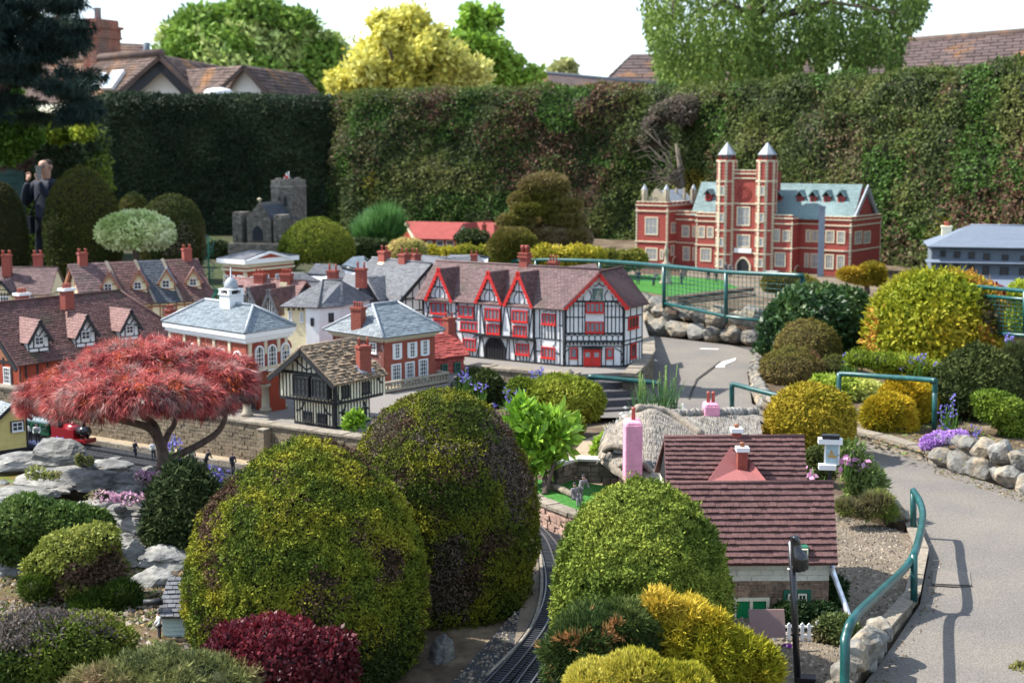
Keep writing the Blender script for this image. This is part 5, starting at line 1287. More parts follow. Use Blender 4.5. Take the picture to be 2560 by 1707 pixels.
wins(rh,PL,R4,[(32,1122,85,1252)],fm='white',nx=3,ny=4,gm='glass',fw=.008)
nr=qn_(A,B,D)
for(xl,xr,yb,ye,ya,wr)in((222,388,1005,885,745,(270,882,342,948)),(594,752,965,845,705,(635,838,705,905)),(943,1090,915,795,665,(985,795,1045,858))):
 o,pl,(u0,u1,uc,v_e,va)=dormer(rh,A,nr,54-6,R4,xl,xr,yb,ye,ya,'white','tile_pink','black',wr,'white','black',oh=.035,bw=.020,rows=9,tw=.034,nx=2,ny=2)
 w=u1-u0
 for a,b in(((uc,v_e),(uc-w*.28,v_e+(va-v_e)*.42)),((uc,v_e),(uc+w*.28,v_e+(va-v_e)*.42)),((uc,0),(uc,v_e*.28)),((u0,v_e*.3),(u1,v_e*.3)),((u0+w*.26,v_e*.3),(u0+w*.26,v_e)),((u1-w*.26,v_e*.3),(u1-w*.26,v_e))):
  timber(o,'black',pl,a,b,.007,.004,px=False)
for x,y,pt in((172,592,4),(524,555,4)):
 q=P(*R4(x,y),Rg.o.y+.35);chimney(rh,q-Vector((0,0,.05)),.075,.06,.095,54,'chimney_red',pt,cap=True,capm='white',pr=.008,ph=.035)
q=onplane(R4(1338,770),A,nr);chimney(rh,q,.06,.06,.10,54,'brick_chimney',3,pr=.008,ph=.03)
# cream terrace with four dormers
c=Corner(224,862,VZ,-57,33)
te=thing('terrace_house',c.C,'cream timbered terrace with four dormers and one dark slate roof section','house',ang=33)
PR,PL=c.PR,c.PL;ve=PR.off(.04).uv(R4(1380,612))[1];Rg=PR.off(-.33);vR=Rg.uv(R4(1000,292))[1]
uE=PR.uv(R4(1655,600))[0];u0r,u1r=Rg.uv(R4(530,315))[0],Rg.uv(R4(1550,270))[0]
walls(te,c.foot(.66,uE),VZ,VZ+ve,'cream')
cuts=[u0r]+[Rg.uv(R4(*q))[0]for q in((830,292),(1056,286),(1270,280))]+[u1r]
for i in range(4):
 a,b=cuts[i],cuts[i+1];fa,fb=[(q-u0r)/(u1r-u0r)*(uE+.03)for q in(a,b)]
 A,B,C_,D=PR.w(fa-(.04 if i==0 else 0),ve,.05),PR.w(fb,ve,.05),Rg.w(b,vR),Rg.w(a,vR)
 if i==0:A0,nr=A,qn_(A,B,D)
 slope(te,A,B,C_,D,17,.036,'tile_navy' if i==2 else 'tile_mauve' if i in(0,)else 'tile_brown',th=.004,gap=.08)
 slope(te,PR.w(fb,ve,-.7),PR.w(fa,ve,-.7),D,C_,8,.08,'tile_mauve',th=.004)
 if i<3:
  n_=qn_(A,B,D);MB().beam(B,C_,.022,.016,n_).build('parapet_strip','coping',te)
MB().prism([PL.w(-.66,ve-.02),PL.w(0,ve-.02),PL.w(-.33,vR-.02)],-PL.n*.03).build('gable_wall','cream',te)
barge(te,PL.off(.02),(-.72,ve-.04),(-.33,vR),(.05,ve-.04),.03,.02,'orange_wood')
for u in(-.56,-.46,-.36,-.27,-.18):timber(te,'orange_wood',PL,(u,0),(u,ve+(vR-ve)*(1-abs(u+.33)/.33)-.02),.010,.004,px=False)
for k in range(15):u=.03+(uE-.05)*k/14;timber(te,'orange_wood',PR,(u,0),(u,ve),.009,.004,px=False)
timber(te,'orange_wood',PR,(0,ve-.03),(uE,ve-.03),.012,.006,px=False);timber(te,'orange_wood',PR,(0,ve*.5),(uE,ve*.5),.012,.004,px=False)
wins(te,PR.off(.003),R4,[(1140,655,1180,715),(1275,645,1385,712),(1478,635,1560,690)],fm='orange_wood',nx=4,ny=2,gm='glass_pale',fw=.008)
for(xl,xr,yb,ye,ya,wr)in((788,935,525,462,375,(815,466,878,527)),(1022,1165,522,448,358,(1050,452,1110,512)),(1238,1380,512,432,348,(1270,438,1330,500)),(1450,1588,495,425,345,(1485,425,1542,485))):
 dormer(te,A0,nr,12,R4,xl+10,xr-10,yb,ye+10,ya,'cream','tile_pink' if xl!=1238 else 'slate_blue','orange_wood',wr,'white','orange_wood',oh=.03,bw=.014,rows=8,tw=.036)
for x,y in((648,300),(1465,275)):
 p=Rg.pt(R4(x,y));p.z=VZ+vR;chimney(te,p-Vector((0,0,.02)),.07,.06,.11,33,'chimney_red',2,pr=.012,ph=.03)
 # far left cream cottage
c=Plane(P(*R4(0,545),12.6),4);c.o.z=VZ
fl=thing('cream_cottage',c.w(.2,0,-.3),'cream cottage with pinkish grey roof and small timbered gable at the far left edge','house',ang=4)
q0,q1=c.uv(R4(-120,545)),c.uv(R4(388,552));ve=q1[1];vR=c.off(-.3).uv(R4(300,342))[1]
MB().pbox(c,q0[0],q1[0],0,ve,-.6,0).build('wall','cream',fl)
gableroof(fl,c,q0[0],q1[0],ve,vR,.6,17,.034,'tile_mauve',ue=.012)
pe=Plane(c.w(q1[0],0),94);MB().prism([pe.w(0,ve-.02),pe.w(.6,ve-.02),pe.w(.3,vR-.015)],-pe.n*.03).build('gable_wall','cream',fl)
g=c.off(.12);a,ap,b=g.uv(R4(-95,552)),g.uv(R4(12,440)),g.uv(R4(118,552))
MB().prism([g.w(a[0]+.03,0),g.w(b[0]-.03,0),g.w(b[0]-.03,b[1]),g.w(*ap),g.w(a[0]+.03,b[1])],-g.n*.3).build('wall','cream',fl)
barge(fl,g.off(.012),(a[0],b[1]-.01),ap,(b[0],b[1]-.01),.022,.012,'black')
slope(fl,g.w(b[0],b[1]-.01,.02),g.w(b[0],b[1]-.01,-.4),g.w(ap[0],ap[1],-.4),g.w(ap[0],ap[1],.02),8,.036,'tile_mauve',th=.004);slope(fl,g.w(a[0],b[1]-.01,-.4),g.w(a[0],b[1]-.01,.02),g.w(ap[0],ap[1],.02),g.w(ap[0],ap[1],-.4),8,.036,'tile_mauve',th=.004)
for x in(-40,-12,12,36,62):u=g.uv(R4(x,560))[0];timber(fl,'black',g,(u,0),(u,b[1]+.02),.007,.004,px=False)
timber(fl,'black',g,(a[0]+.03,b[1]),(b[0]-.03,b[1]),.01,.004,px=False);timber(fl,'black',g,(a[0]+.06,b[1]+.04),(b[0]-.06,b[1]+.04),.007,.004,px=False)
wins(fl,g.off(.003),R4,[(2,568,72,640)],fm='white',nx=3,ny=2,fw=.006);wins(fl,c,R4,[(235,557,275,600)],fm='white',nx=2,ny=2,fw=.006)
for x,y,d in((55,342,-.2),(300,338,-.55)):
 pz=c.off(d);p=pz.pt(R4(x,y));chimney(fl,p-Vector((0,0,.03)),.075,.07,.15,4,'chimney_red',2,pr=.014,ph=.035)
 # town hall on columns with white cupola
c=Corner(619,1043,VZ,-44,58)
th_=thing('town_hall',c.C,'red brick town hall on cream columns with slate roof and white domed cupola','hall',ang=-44)
PR,PL=c.PR,c.PL;oh=.035
vcb,vct=PR.uv(R5(345,852))[1],PR.uv(R5(340,788))[1]
uL=-PL.off(oh).uv(R4(1270,800))[0];uR=PR.off(oh).uv(R5(735,765))[0];wl_,wr_=uL-.04,uR-.09
vf=PR.uv(R5(400,1100))[1]
pin=.012
walls(th_,c.foot(wl_,wr_),VZ+vf,VZ+vcb+.005,'brick_red')
ft=c.foot(wl_,wr_,oh)
cz=MB()
for o_,a,b in((.012,vcb-.012,vcb),(.024,vcb,vcb+(vct-vcb)*.4),(oh,vcb+(vct-vcb)*.4,vct)):
 cz.prism([Vector((p.x,p.y,VZ+a))for p in c.foot(wl_,wr_,o_)],(0,0,b-a-.0005))
cz.build('cornice','white',th_)
ev=[Vector((p.x,p.y,VZ+vct))for p in c.foot(wl_,wr_,oh+.004)]
Rp=PL.off(-(wr_)/2)
vr=Rp.uv(R5(385,597))[1];ua,ub=Rp.uv(R4(1610,615))[0],Rp.uv(R5(385,597))[0]
ra,rb=Rp.w(ua,vr),Rp.w(ub,vr)
slope(th_,ev[3],ev[0],rb,ra,15,.045,'slate_blue',th=.004,gap=.04);slope(th_,ev[0],ev[1],rb,rb,15,.045,'slate_blue',th=.004,gap=.04)
slope(th_,ev[1],ev[2],ra,rb,8,.09,'slate_blue',th=.004);slope(th_,ev[2],ev[3],ra,ra,8,.09,'slate_blue',th=.004)
hp=MB()
for a,b in((ev[0],rb),(ra,rb),(ev[3],ra),(ev[1],rb)):hp.tube([a+Vector((0,0,.006)),b+Vector((0,0,.006))],.010,6)
hp.build('ridge','lead',th_)
AR=[(395,880,460,1060),(487,870,552,1055),(583,857,648,1040)]
for r in AR:
 q=rectuv(PR,R5,r);window(th_,PR,q,'white',3,6,'glass',fw=.010,mw=.004,arch=True,d0=.002)
 u0,u1,v0,v1=q;rr=(u1-u0)/2+.014;uc=(u0+u1)/2;ar=MB()
 for k in range(10):
  a,b=math.pi*k/10,math.pi*(k+1)/10;vs=v1-(u1-u0)/2
  ar.beam(PR.w(uc+rr*math.cos(a),vs+rr*math.sin(a)),PR.w(uc+rr*math.cos(b),vs+rr*math.sin(b)),.012,.006,PR.n)
 ar.build('arch','brick_castle',th_)
for u in(.03,*[(rectuv(PR,R5,AR[i])[1]+rectuv(PR,R5,AR[i+1])[0])/2 for i in(0,1)],wr_-.02):ppiece('pilaster','stone_trim',th_,PR,u-.014,u+.014,vf+.12,vcb-.014,0,.008)
for k in range(5):
 u=-wl_+wl_*(k+.5)/5;window(th_,PL,(u-.045,u+.045,vf+.08,vcb-.06),'white',3,6,'glass',fw=.010,mw=.004,arch=True,d0=.002);ppiece('pilaster','stone_trim',th_,PL,u-wl_/10-.012,u-wl_/10+.012,vf+.1,vcb-.014,0,.008)
ppiece('string_course','stone_trim',th_,PR,0,wr_,vf+.025,vf+.045,0,.01);ppiece('string_course','stone_trim',th_,PL,-wl_,0,vf+.025,vf+.045,0,.01)
for pl,us in((PR,(.03,wr_*.52,wr_-.03)),(PL,(-wl_*.33,-wl_*.66,-wl_+.03))):
 for u in us:
  p=pl.w(u,0,-.03);MB().lathe(p,[(.036,0),(.036,.02),(.026,.026),(.023,vf*.62),(.03,vf*.64),(.036,vf*.68),(.036,vf*.72)],12).build('column','balustrade',th_)
  sp_=MB();pq=pl.off(-.005)
  prof=[(0.036,vf*.72)]+[(.036+.075*(1-math.cos(t*math.pi/12)),vf*.72+(vf*.28+.002)*math.sin(t*math.pi/12))for t in range(1,7)]
  sp_.prism([pq.w(u+a,b)for a,b in prof]+[pq.w(u-a,b)for a,b in prof[::-1]],-pl.n*.05);sp_.build('arch_spandrel','brick_red',th_)
pi_=PL.off(-.2);MB().pbox(pi_,-wl_*.9,-.05,0,vf+.01,-.12,0).build('inner_wall','brick_theatre',th_)
pointed(th_,pi_,(-.27,-.18,0,.15),'brick_red','black',.01)
cu_p=Rp.pt(R5(230,600));cu_p.z=VZ+vr;cpl=Plane(cu_p,-44);s_=.052;hv=cpl.uv(R5(230,468))[1]
cu=MB().pbox(cpl,-s_,s_,-.06,hv*.62,-s_,s_).pbox(cpl,-s_*1.15,s_*1.15,hv*.60,hv*.66,-s_*1.15,s_*1.15)
for a in(-1,1):
 for b in(-1,1):cu.pbox(cpl,a*s_*.86-.010,a*s_*.86+.010,hv*.66,hv*.93,b*s_*.86-.010,b*s_*.86+.010)
cu.pbox(cpl,-s_*1.1,s_*1.1,hv*.93,hv*1.0,-s_*1.1,s_*1.1)
cu=cu.build('cupola','white',th_)
MB().pbox(cpl,-s_*.5,s_*.5,hv*.64,hv*.95,-s_*.5,s_*.5).build('bell_chamber','black',cu)
for k in range(4):
 pk=Plane(cpl.w(0,0,0),-44+90*k).off(s_*.92)
 MB().prism([pk.w(-s_*.75,hv*.85),pk.w(-s_*.35,hv*.9),pk.w(0,hv*.92),pk.w(s_*.35,hv*.9),pk.w(s_*.75,hv*.85),pk.w(s_*.75,hv*.95),pk.w(-s_*.75,hv*.95)],-pk.n*.01).build('arch','white',cu)
MB().lathe(cu_p+Vector((0,0,hv)),[(s_*.85,0),(s_*.86,.02),(s_*.7,.045),(s_*.4,.062),(.006,.07),(.003,.13)],16).build('dome','lead',cu)
# theatre with white cornice
c=Corner(615,776,VZ,-36,55)
tt=thing('theatre',c.C,'red and cream banded building with broad white cornice and low grey roof','building',ang=-36)
PR,PL=c.PR,c.PL;uL=-PL.off(.05).uv(R5(120,262))[0]-.05;uR=PR.off(.05).uv(R5(720,240))[0]-.05;vc=PR.uv(R5(338,268))[1]
walls(tt,c.foot(uL,uR),VZ,VZ+vc,'brick_theatre')
bd=MB()
for y0,y1,o_ in((282,318,.012),(330,345,.018)):
 a,b=PR.uv(R5(338,y1+0))[1],PR.uv(R5(338,y0))[1]
 bd.prism([Vector((p.x,p.y,VZ+a))for p in c.foot(uL,uR,o_)],(0,0,b-a))
bd.build('band','stone_trim',tt)
MB().prism([Vector((p.x,p.y,VZ+vc-.03))for p in c.foot(uL,uR,.05)],(0,0,.045)).build('cornice','white',tt)
ev=[Vector((p.x,p.y,VZ+vc+.017))for p in c.foot(uL,uR,.045)];cen=sum(ev,Vector())/4;rz=P(*R5(410,193),cen.y).z
ra=ev[3].lerp(ev[2],.5).lerp(cen,.45);rb=ev[0].lerp(ev[1],.5).lerp(cen,.45);ra.z=rb.z=rz
for q in((ev[3],ev[0],rb,ra),(ev[0],ev[1],rb,rb),(ev[1],ev[2],ra,rb),(ev[2],ev[3],ra,ra)):slope(tt,*q,8,.12,'slate_dark',th=.003,gap=.03)
pz=PR.off(.05);a,ap,b=pz.uv(R5(350,262))[0],pz.uv(R5(505,205)),pz.uv(R5(640,240))[0]
MB().prism([pz.w(a,vc+.015),pz.w(b,vc+.015),pz.w(ap[0],ap[1]-.01)],-pz.n*.35).build('pediment','brick_theatre',tt)
barge(tt,pz.off(.002),(a-.03,vc+.01),(ap[0],ap[1]+.012),(b+.03,vc+.01),.022,.012,'white')
wins(tt,PR,R5,[(360,377,408,440),(455,365,498,420),(545,360,585,410),(630,350,668,400)],fm='white',nx=2,ny=2,fw=.012);wins(tt,PL,R5,[(173,370,208,430),(223,370,256,430),(273,372,308,430)],fm='white',nx=2,ny=2,fw=.012)
qm=MB();rq=random.Random(9)
for k in range(18):
 w=.03 if k%2 else .018;v=k*.022;qm._r=rq.random()
 if v>vc-.12:break
 qm.pbox(PR,-.006,w,v+.001,v+.021,-.004,.008);qm.pbox(PL,-w,.006,v+.001,v+.021,-.004,.008);qm.pbox(PL,-uL,-uL+w,v+.001,v+.021,-.004,.008)
qm.build('quoins','stone_trim',tt,kind='stuff')
# row with three small gables
c=Plane(W(R5(590,0)[0],906,VZ),-22)
gr=thing('gabled_row',c.w(-.5,0),'pink roofed row of shops with three narrow timbered gables, one green edged','house',ang=-22)
u0=c.uv(R5(60,600))[0];ve=c.uv(R5(590,662))[1]-.02;vR=c.off(-.35).uv(R5(600,408))[1];uR_=c.off(-.35).uv(R5(775,420))[0]
MB().pbox(c,u0,uR_-.03,0,ve,-.7,0).build('wall','plaster',gr)
gableroof(gr,c,u0,uR_-.02,ve,vR,.7,16,.034,'tile_pink',oh=.02)
MB().prism([Plane(c.w(uR_-.03,0),68).w(0,ve-.01),Plane(c.w(uR_-.03,0),68).w(.7,ve-.01),Plane(c.w(uR_-.03,0),68).w(.35,vR-.02)],c.u*-.03).build('gable_wall','black',gr)
g=c.off(.05)
for(l,a,r,bm_,wm)in(((62,600),(155,470),(215,590),'green_trim','cream'),((293,596),(372,455),(437,606),'slate_dark','plaster'),((437,606),(508,472),(592,664),'slate_dark','plaster')):
 L_,A_,R_=g.uv(R5(*l)),g.uv(R5(*a)),g.uv(R5(*r));vb=min(L_[1],R_[1]);hw=(R_[0]-L_[0])/2;ux=(R_[0]+L_[0])/2
 o=MB().prism([g.w(L_[0]+.012,0),g.w(R_[0]-.012,0),g.w(R_[0]-.012,vb+.02),g.w(ux,A_[1]-.012),g.w(L_[0]+.012,vb+.02)],-g.n*.2).build('gable',wm,gr)
 slope(o,g.w(R_[0],vb,.03),g.w(R_[0],vb,-.35),g.w(ux,A_[1],-.35),g.w(ux,A_[1],.03),10,.034,'tile_brown',th=.003);slope(o,g.w(L_[0],vb,-.35),g.w(L_[0],vb,.03),g.w(ux,A_[1],.03),g.w(ux,A_[1],-.35),10,.034,'tile_brown',th=.003)
 barge(o,g.off(.022),(L_[0],vb),(ux,A_[1]+.004),(R_[0],vb),.022,.012,bm_)
 for k in range(-3,4):
  u=ux+k*hw*.24;timber(o,'black',g,(u,vb-.06),(ux+k*hw*.20,vb+(A_[1]-vb)*max(.1,1-abs(k)*.26)-.02),.006,.004,px=False)
 timber(o,'black',g,(L_[0]+.012,vb+.005),(R_[0]-.012,vb+.005),.009,.005,px=False);timber(o,'black',g,(L_[0]+.012,vb-.06),(R_[0]-.012,vb-.06),.009,.005,px=False)
pr_=c.off(-.33)
for x,n_ in((437,3),(630,4)):
 p=pr_.pt(R5(x,420));chimney(gr,p-Vector((0,0,.03)),.085,.06,.095,-22,'chimney_red',n_,pr=.008,ph=.035)
q=Plane(P(*R5(608,435),pr_.o.y),-22);MB().pbox(q,-.03,.03,-.02,.012,.0,.01).build('flashing','cream',gr)
# yellow and white house with hipped grey roof
c=Corner(R5(870,0)[0],927,VZ,-20,40)
yw=thing('hipped_house',c.C,'house with hipped grey roof, white canted bay and pale yellow side wall','house',ang=-20)
PR,PL=c.PR,c.PL;ve=PL.uv(R5(870,606))[1];uL=PL.uv(R5(768,700))[0];uR=PR.uv(R5(1015,650))[0]
PY=PL.off(-.05);uy=PY.uv(R5(615,700))[0]
bk=PR.w(uR,0);MB().prism([PL.w(uL,0),c.C,bk,bk-PL.n*.5,PL.w(uL,0)-PL.n*.5],(0,0,ve)).build('bay','plaster',yw)
MB().pbox(PY,uy,uL+.01,0,ve-.005,-.5,0).build('wall','cream',yw)
eL,eC,eR=PY.w(PY.off(.05).uv(R5(578,582))[0],ve-.005,.05),PL.w(.012,ve,.03),PR.w(uR+.02,ve,.03)
rp=PL.off(-.25);r0,r1=rp.uv(R5(890,408)),rp.uv(R5(1030,400));rL,rR=rp.w(*r0),rp.w(r1[0],r0[1])
slope(yw,eL,eC,rL,rL,14,.034,'slate_dark',th=.004);slope(yw,eC,eR,rR,rL,14,.034,'slate_dark',th=.004)
eb=eR-PL.n*.5;slope(yw,eR,eb,rR,rR,10,.05,'slate_dark',th=.004);slope(yw,eb,eL-PL.n*.6,rL,rR,8,.08,'slate_dark',th=.004);slope(yw,eL-PL.n*.6,eL,rL,rL,8,.08,'slate_dark',th=.004)
MB().tube([eC+Vector((0,0,.005)),rL+Vector((0,0,.005)),rR+Vector((0,0,.005))],.009,6).build('ridge','slate_dark',yw)
wins(yw,PY,R5,[(643,632,668,702),(728,640,752,712)],fm='white',nx=2,ny=3,fw=.007);wins(yw,PL,R5,[(805,682,828,740)],fm='black',nx=1,ny=2,fw=.005,sill=False);wins(yw,PR,R5,[(932,645,968,712)],fm='black',nx=1,ny=1,fw=.005,sill=False)
for x in(645,680,718,748):
 u,v=PY.uv(R5(x,618));ppiece('vent','black',yw,PY,u-.008,u+.008,v-.008,v+.008,0,.004)
for x,yb,yt in((965,402,335),(1170,385,320)):
 q=rp.off(-.05)if x<1000 else PL.off(-.5);p=q.pt(R5(x,yb));h=q.uv(R5(x,yt))[1]-q.uv(R5(x,yb))[1];chimney(yw if x<1000 else yw,p-Vector((0,0,.03)),.07,.06,h+.03,-20,'chimney_red',2,pr=.008,ph=.045)
 # blue grey gable house
c=Plane(P(*R5(1190,640),10.7),18);c.o.z=VZ
gg=thing('gabled_house',c.o,'narrow house with blue grey gable wall and dark grey roof beside the white bay','house',ang=18)
L_,A_,R_=c.uv(R5(1078,600)),c.uv(R5(1200,398)),c.uv(R5(1305,560));vb=(L_[1]+R_[1])/2;ux=(L_[0]+R_[0])/2
mat('blue_plaster',(0.13,0.14,0.17),0.8,0.08,30,0.1)
MB().prism([c.w(L_[0]+.02,0),c.w(R_[0]-.02,0),c.w(R_[0]-.02,vb),c.w(ux,A_[1]-.01),c.w(L_[0]+.02,vb)],-c.n*.6).build('wall','blue_plaster',gg)
slope(gg,c.w(L_[0]-.01,vb-.02,-.62),c.w(L_[0]-.01,vb-.02,.03),c.w(ux,A_[1],.03),c.w(ux,A_[1],-.62),14,.034,'slate_dark',th=.004)
slope(gg,c.w(R_[0]+.01,vb-.02,.03),c.w(R_[0]+.01,vb-.02,-.62),c.w(ux,A_[1],-.62),c.w(ux,A_[1],.03),14,.034,'slate_dark',th=.004)
barge(gg,c.off(.022),(L_[0]-.01,vb-.02),(ux,A_[1]+.004),(R_[0]+.01,vb-.02),.018,.012,'black')
wins(gg,c,R5,[(1168,512,1205,575)],fm='offwhite',nx=2,ny=2,fw=.008)
c2=Plane(P(*R5(1345,560),11.1),30);o=gg
a,b=c2.uv(R5(1215,380)),c2.uv(R5(1345,375));
slope(gg,P(*R5(1300,565),10.85),P(*R5(1352,548),11.0),P(*R5(1345,374),11.3),P(*R5(1205,380),11.1),14,.034,'slate_dark',th=.004)
walls(gg,[P(*R5(1290,600),10.9),P(*R5(1350,600),11.05),P(*R5(1345,600),11.4),P(*R5(1230,600),11.3)],VZ,P(*R5(1300,565),10.85).z,'blue_plaster')
# large grey roofed hall with timbered gable
c=Corner(998,872,VZ,-49,41)
lg=thing('grey_roofed_hall',c.C,'long grey shingled hall with white timbered end gable left of the red trimmed inn','house',ang=-49)
PR,PL=c.PR,c.PL;ve=PL.uv(R5(1445,548))[1];uL=-PL.uv(R5(1080,420))[0]+.1;dp=.62
Rg=PL.off(-dp/2);r0,r1=Rg.uv(R5(1180,238)),Rg.uv(R5(1615,283));vR=r1[1]
walls(lg,c.foot(uL,dp),VZ,VZ+ve,'plaster')
A,B,C_,D=PL.w(-uL,ve,.03),PL.w(.03,ve-.02,.03),Rg.w(.03,vR),Rg.w(-uL,vR)
slope(lg,A,B,C_,D,20,.034,'slate_dark',th=.004);slope(lg,PL.w(.03,ve,-dp-.03),PL.w(-uL,ve,-dp-.03),D,C_,10,.07,'slate_dark',th=.004)
MB().tube([C_+Vector((0,0,.005)),D+Vector((0,0,.005))],.009,6).build('ridge','slate_dark',lg)
MB().prism([PR.w(0,ve-.02),PR.w(dp,ve-.02),PR.w(dp/2,vR-.02)],-PR.n*.03).build('gable_wall','plaster',lg)
barge(lg,PR.off(.02),(-.035,ve-.03),(dp/2,vR+.004),(dp+.03,ve-.03),.026,.012,'black')
for k in range(1,9):
 u=dp*k/9;timber(lg,'black',PR,(u,ve*.75),(u,ve+(vR-ve)*(1-abs(u-dp/2)/(dp/2))-.03),.008,.004,px=False)
timber(lg,'black',PR,(0,ve),(dp,ve),.010,.005,px=False);timber(lg,'black',PR,(0,ve*.75),(dp,ve*.75),.010,.005,px=False)
window(lg,PR,(dp*.42,dp*.58,ve+.06,ve+.15),'black',2,2,'glass',fw=.006)
for x,y,t in((1338,250,195),(1485,268,215),(1560,255,215)):
 q=Rg.off(.0 if x<1500 else-.4);p=q.pt(R5(x,y));h=q.uv(R5(x,t))[1]-q.uv(R5(x,y))[1];chimney(lg,p-Vector((0,0,.03)),.085,.07,h+.03,-49,'chimney_red',2,pr=.009,ph=.045)
 if x<1500:n_=qn_(A,B,D);pp_=onplane(R5(x-12,y+28),A,n_);MB().beam(pp_-PL.u*.035,pp_+PL.u*.035,.07,.008,n_).build('flashing','cream',lg)
 # grey roofs further back
def backroof(label,z,eA,eB,rC,rD,Ye,Yr,m='slate_dark',rows=12,wallm='plaster'):
 A,B=P(*z(*eA),Ye),P(*z(*eB),Ye);C_,D=P(*z(*rC),Yr),P(*z(*rD),Yr);ez=min(A.z,B.z)
 o=thing('village_house',(A+B)/2-Vector((0,0,ez-VZ)),label,'house')
 slope(o,A,B,C_,D,rows,.034,m,th=.004)
 dy=Vector((0,(Yr-Ye)*2,0));slope(o,B+dy,A+dy,D,C_,6,.08,m,th=.004)
 walls(o,[A+Vector((.02,.02,0)),B+Vector((-.02,.02,0)),B+dy+Vector((-.02,-.02,0)),A+dy+Vector((.02,-.02,0))],VZ,ez,wallm)
 for a,b,s in((A,D,1),(B,C_,-1)):MB().prism([a+Vector((s*.02,.03,-.01)),a+dy+Vector((s*.02,-.03,-.01)),b+Vector((s*.02,0,-.02))],(s*.03,0,0)).build('gable_wall',wallm,o)
 return o
backroof('grey hipped roof house between the dome tree and the hipped house',R5,(772,372),(1095,395),(1010,302),(838,286),12.3,12.65,'slate_dark')
backroof('pale grey roofed house right behind the long grey hall',R5,(1030,300),(1200,330),(1190,234),(1110,238),13.2,13.6,'slate_blue')
backroof('low dark roof tucked behind the pink roofed shop row',R5,(560,400),(900,420),(740,352),(600,362),11.6,11.9,'slate_dark')
backroof('grey roof with curled ridge behind the left end of the inn',TI,(150,372),(400,352),(415,292),(180,275),12.9,13.3,'slate_dark')
o=backroof('grey roofed house with small red chimney behind the inn roof',TI,(400,352),(790,372),(690,272),(420,298),12.6,13.1,'slate_dark')
chimney(o,P(*TI(660,330),12.7)-Vector((0,0,.03)),.06,.06,.09,0,'chimney_red',2)
# black and cream timbered house on the wall
c=Corner(839.3,1073,VZ,-35,55)
bc=thing('timbered_cottage',c.C,'small black and cream timbered house with shaggy brown shingle roof on the retaining wall','house',ang=-35)
PR,PL=c.PR,c.PL;j=.022
uL=-PL.uv(R5(690,1440))[0];uLu=-PL.off(j).uv(R5(598,1100))[0];uR=PR.uv(R5(1228,1400))[0];uRu=PR.off(j).uv(R5(1325,1200))[0]
vj=PL.off(j).uv(R5(985,1312))[1];ve=PR.off(j).uv(R5(985,1155))[1]
walls(bc,c.foot(uL,uR),VZ,VZ+vj,'cream_pale');QL,QR=PL.off(j),PR.off(j);um=-uLu/2;fu_=c.foot(uLu,uRu,j)
sl=(QL.uv(R5(735,884))[1]-ve)/(uLu/2+j+.05);ve=ve+sl*.05
vA=QL.uv(R5(735,884))[1];walls(bc,fu_,VZ+vj,VZ+ve-.012,'cream_pale','upper_wall')
MB().prism([QL.w(-uLu-j,ve-.01),QL.w(j,ve-.01),QL.w(um,vA-.03)],-QL.n*.03).build('gable_wall','cream_pale',bc)
ov=.05
uEr=QR.uv(R5(1180,826))[0]if False else uRu+.02
rF=QL.w(um,vA,.055);rB=rF+PR.u*(uEr+.05)
eF=QL.w(j+ov,ve-sl*ov,.055);eB=eF+PR.u*(uEr+.05)
slope(bc,eF,eB,rB,rF,15,(uEr+.05)/19.0,'tile_shingle',th=.009,thick=.008,single=True,wob=.35,gap=.05)
lF=QL.w(-uLu-j-ov,ve-sl*ov,.055);lB=lF+PR.u*(uEr+.05)
slope(bc,lB,lF,rF,rB,14,.034,'tile_shingle',th=.007,wob=.35)
MB().tube([rF,rB],.012,6).build('ridge','tile_shingle',bc)
barge(bc,QL.off(.048),(-uLu-j-ov,ve-sl*ov-.004),(um,vA-.008),(j+ov,ve-sl*ov-.004),.028,.010,'black')
tb=lambda pl,a,b,w=.0056:timber(bc,'black',pl,a,b,w,.004,px=False)
n=15
for k in range(n+1):
 u=-uL+uL*k/n;tb(PL,(u,0),(u,vj-.005))
for k in range(17):u=-uLu-j+(uLu+2*j)*k/16;tb(QL,(u,vj+.008),(u,ve-.01));
for k in range(1,12):
 u=-uLu-j+(uLu+2*j)*k/12;top_=ve+(vA-ve)*(1-abs(u-um)/(uLu/2+j))-.03
 if top_>ve+.03:tb(QL,(u,ve),(u,top_),.006)
tb(QL,(um,ve+.02),(um-uLu*.26,ve+(vA-ve)*.48),.007);tb(QL,(um,ve+.02),(um+uLu*.26,ve+(vA-ve)*.48),.007)
for k in range(12):u=uR*k/11;tb(PR,(u,0),(u,vj-.005))
for k in range(17):u=-j+(uRu+j)*k/16;tb(QR,(u,vj+.008),(u,ve-.01))
for pl,a,b,v,w in((QL,-uLu-j,j,ve,.016),(QL,-uLu-j,j,vj+.004,.016),(QR,-j,uRu,vj+.004,.016),(QR,-j,uRu,ve-.006,.010),(PL,-uL,0,.008,.014),(PR,0,uR,.008,.014)):tb(pl,(a,v),(b,v),w)
tb(PL,(-.006,0),(-.006,vj),.02);tb(PR,(.006,0),(.006,vj),.016);tb(QL,(j-.008,vj),(j-.008,ve),.016);tb(QR,(-j+.008,vj),(-j+.008,ve),.014)
for pl,p,q,bl in((PL,R5(755,1290),R5(700,1350),.2),(PL,R5(900,1310),R5(955,1385),-.2),(QL,R5(985,1225),R5(940,1290),.2),(QR,R5(990,1225),R5(1035,1290),-.2),(PR,R5(1055,1310),R5(1010,1370),.2),(QR,R5(1290,1095),R5(1322,1150),-.2),(PR,R5(1190,1285),R5(1222,1335),-.2)):arcbeam(bc,'black',pl,p,q,bl,.010,.005)
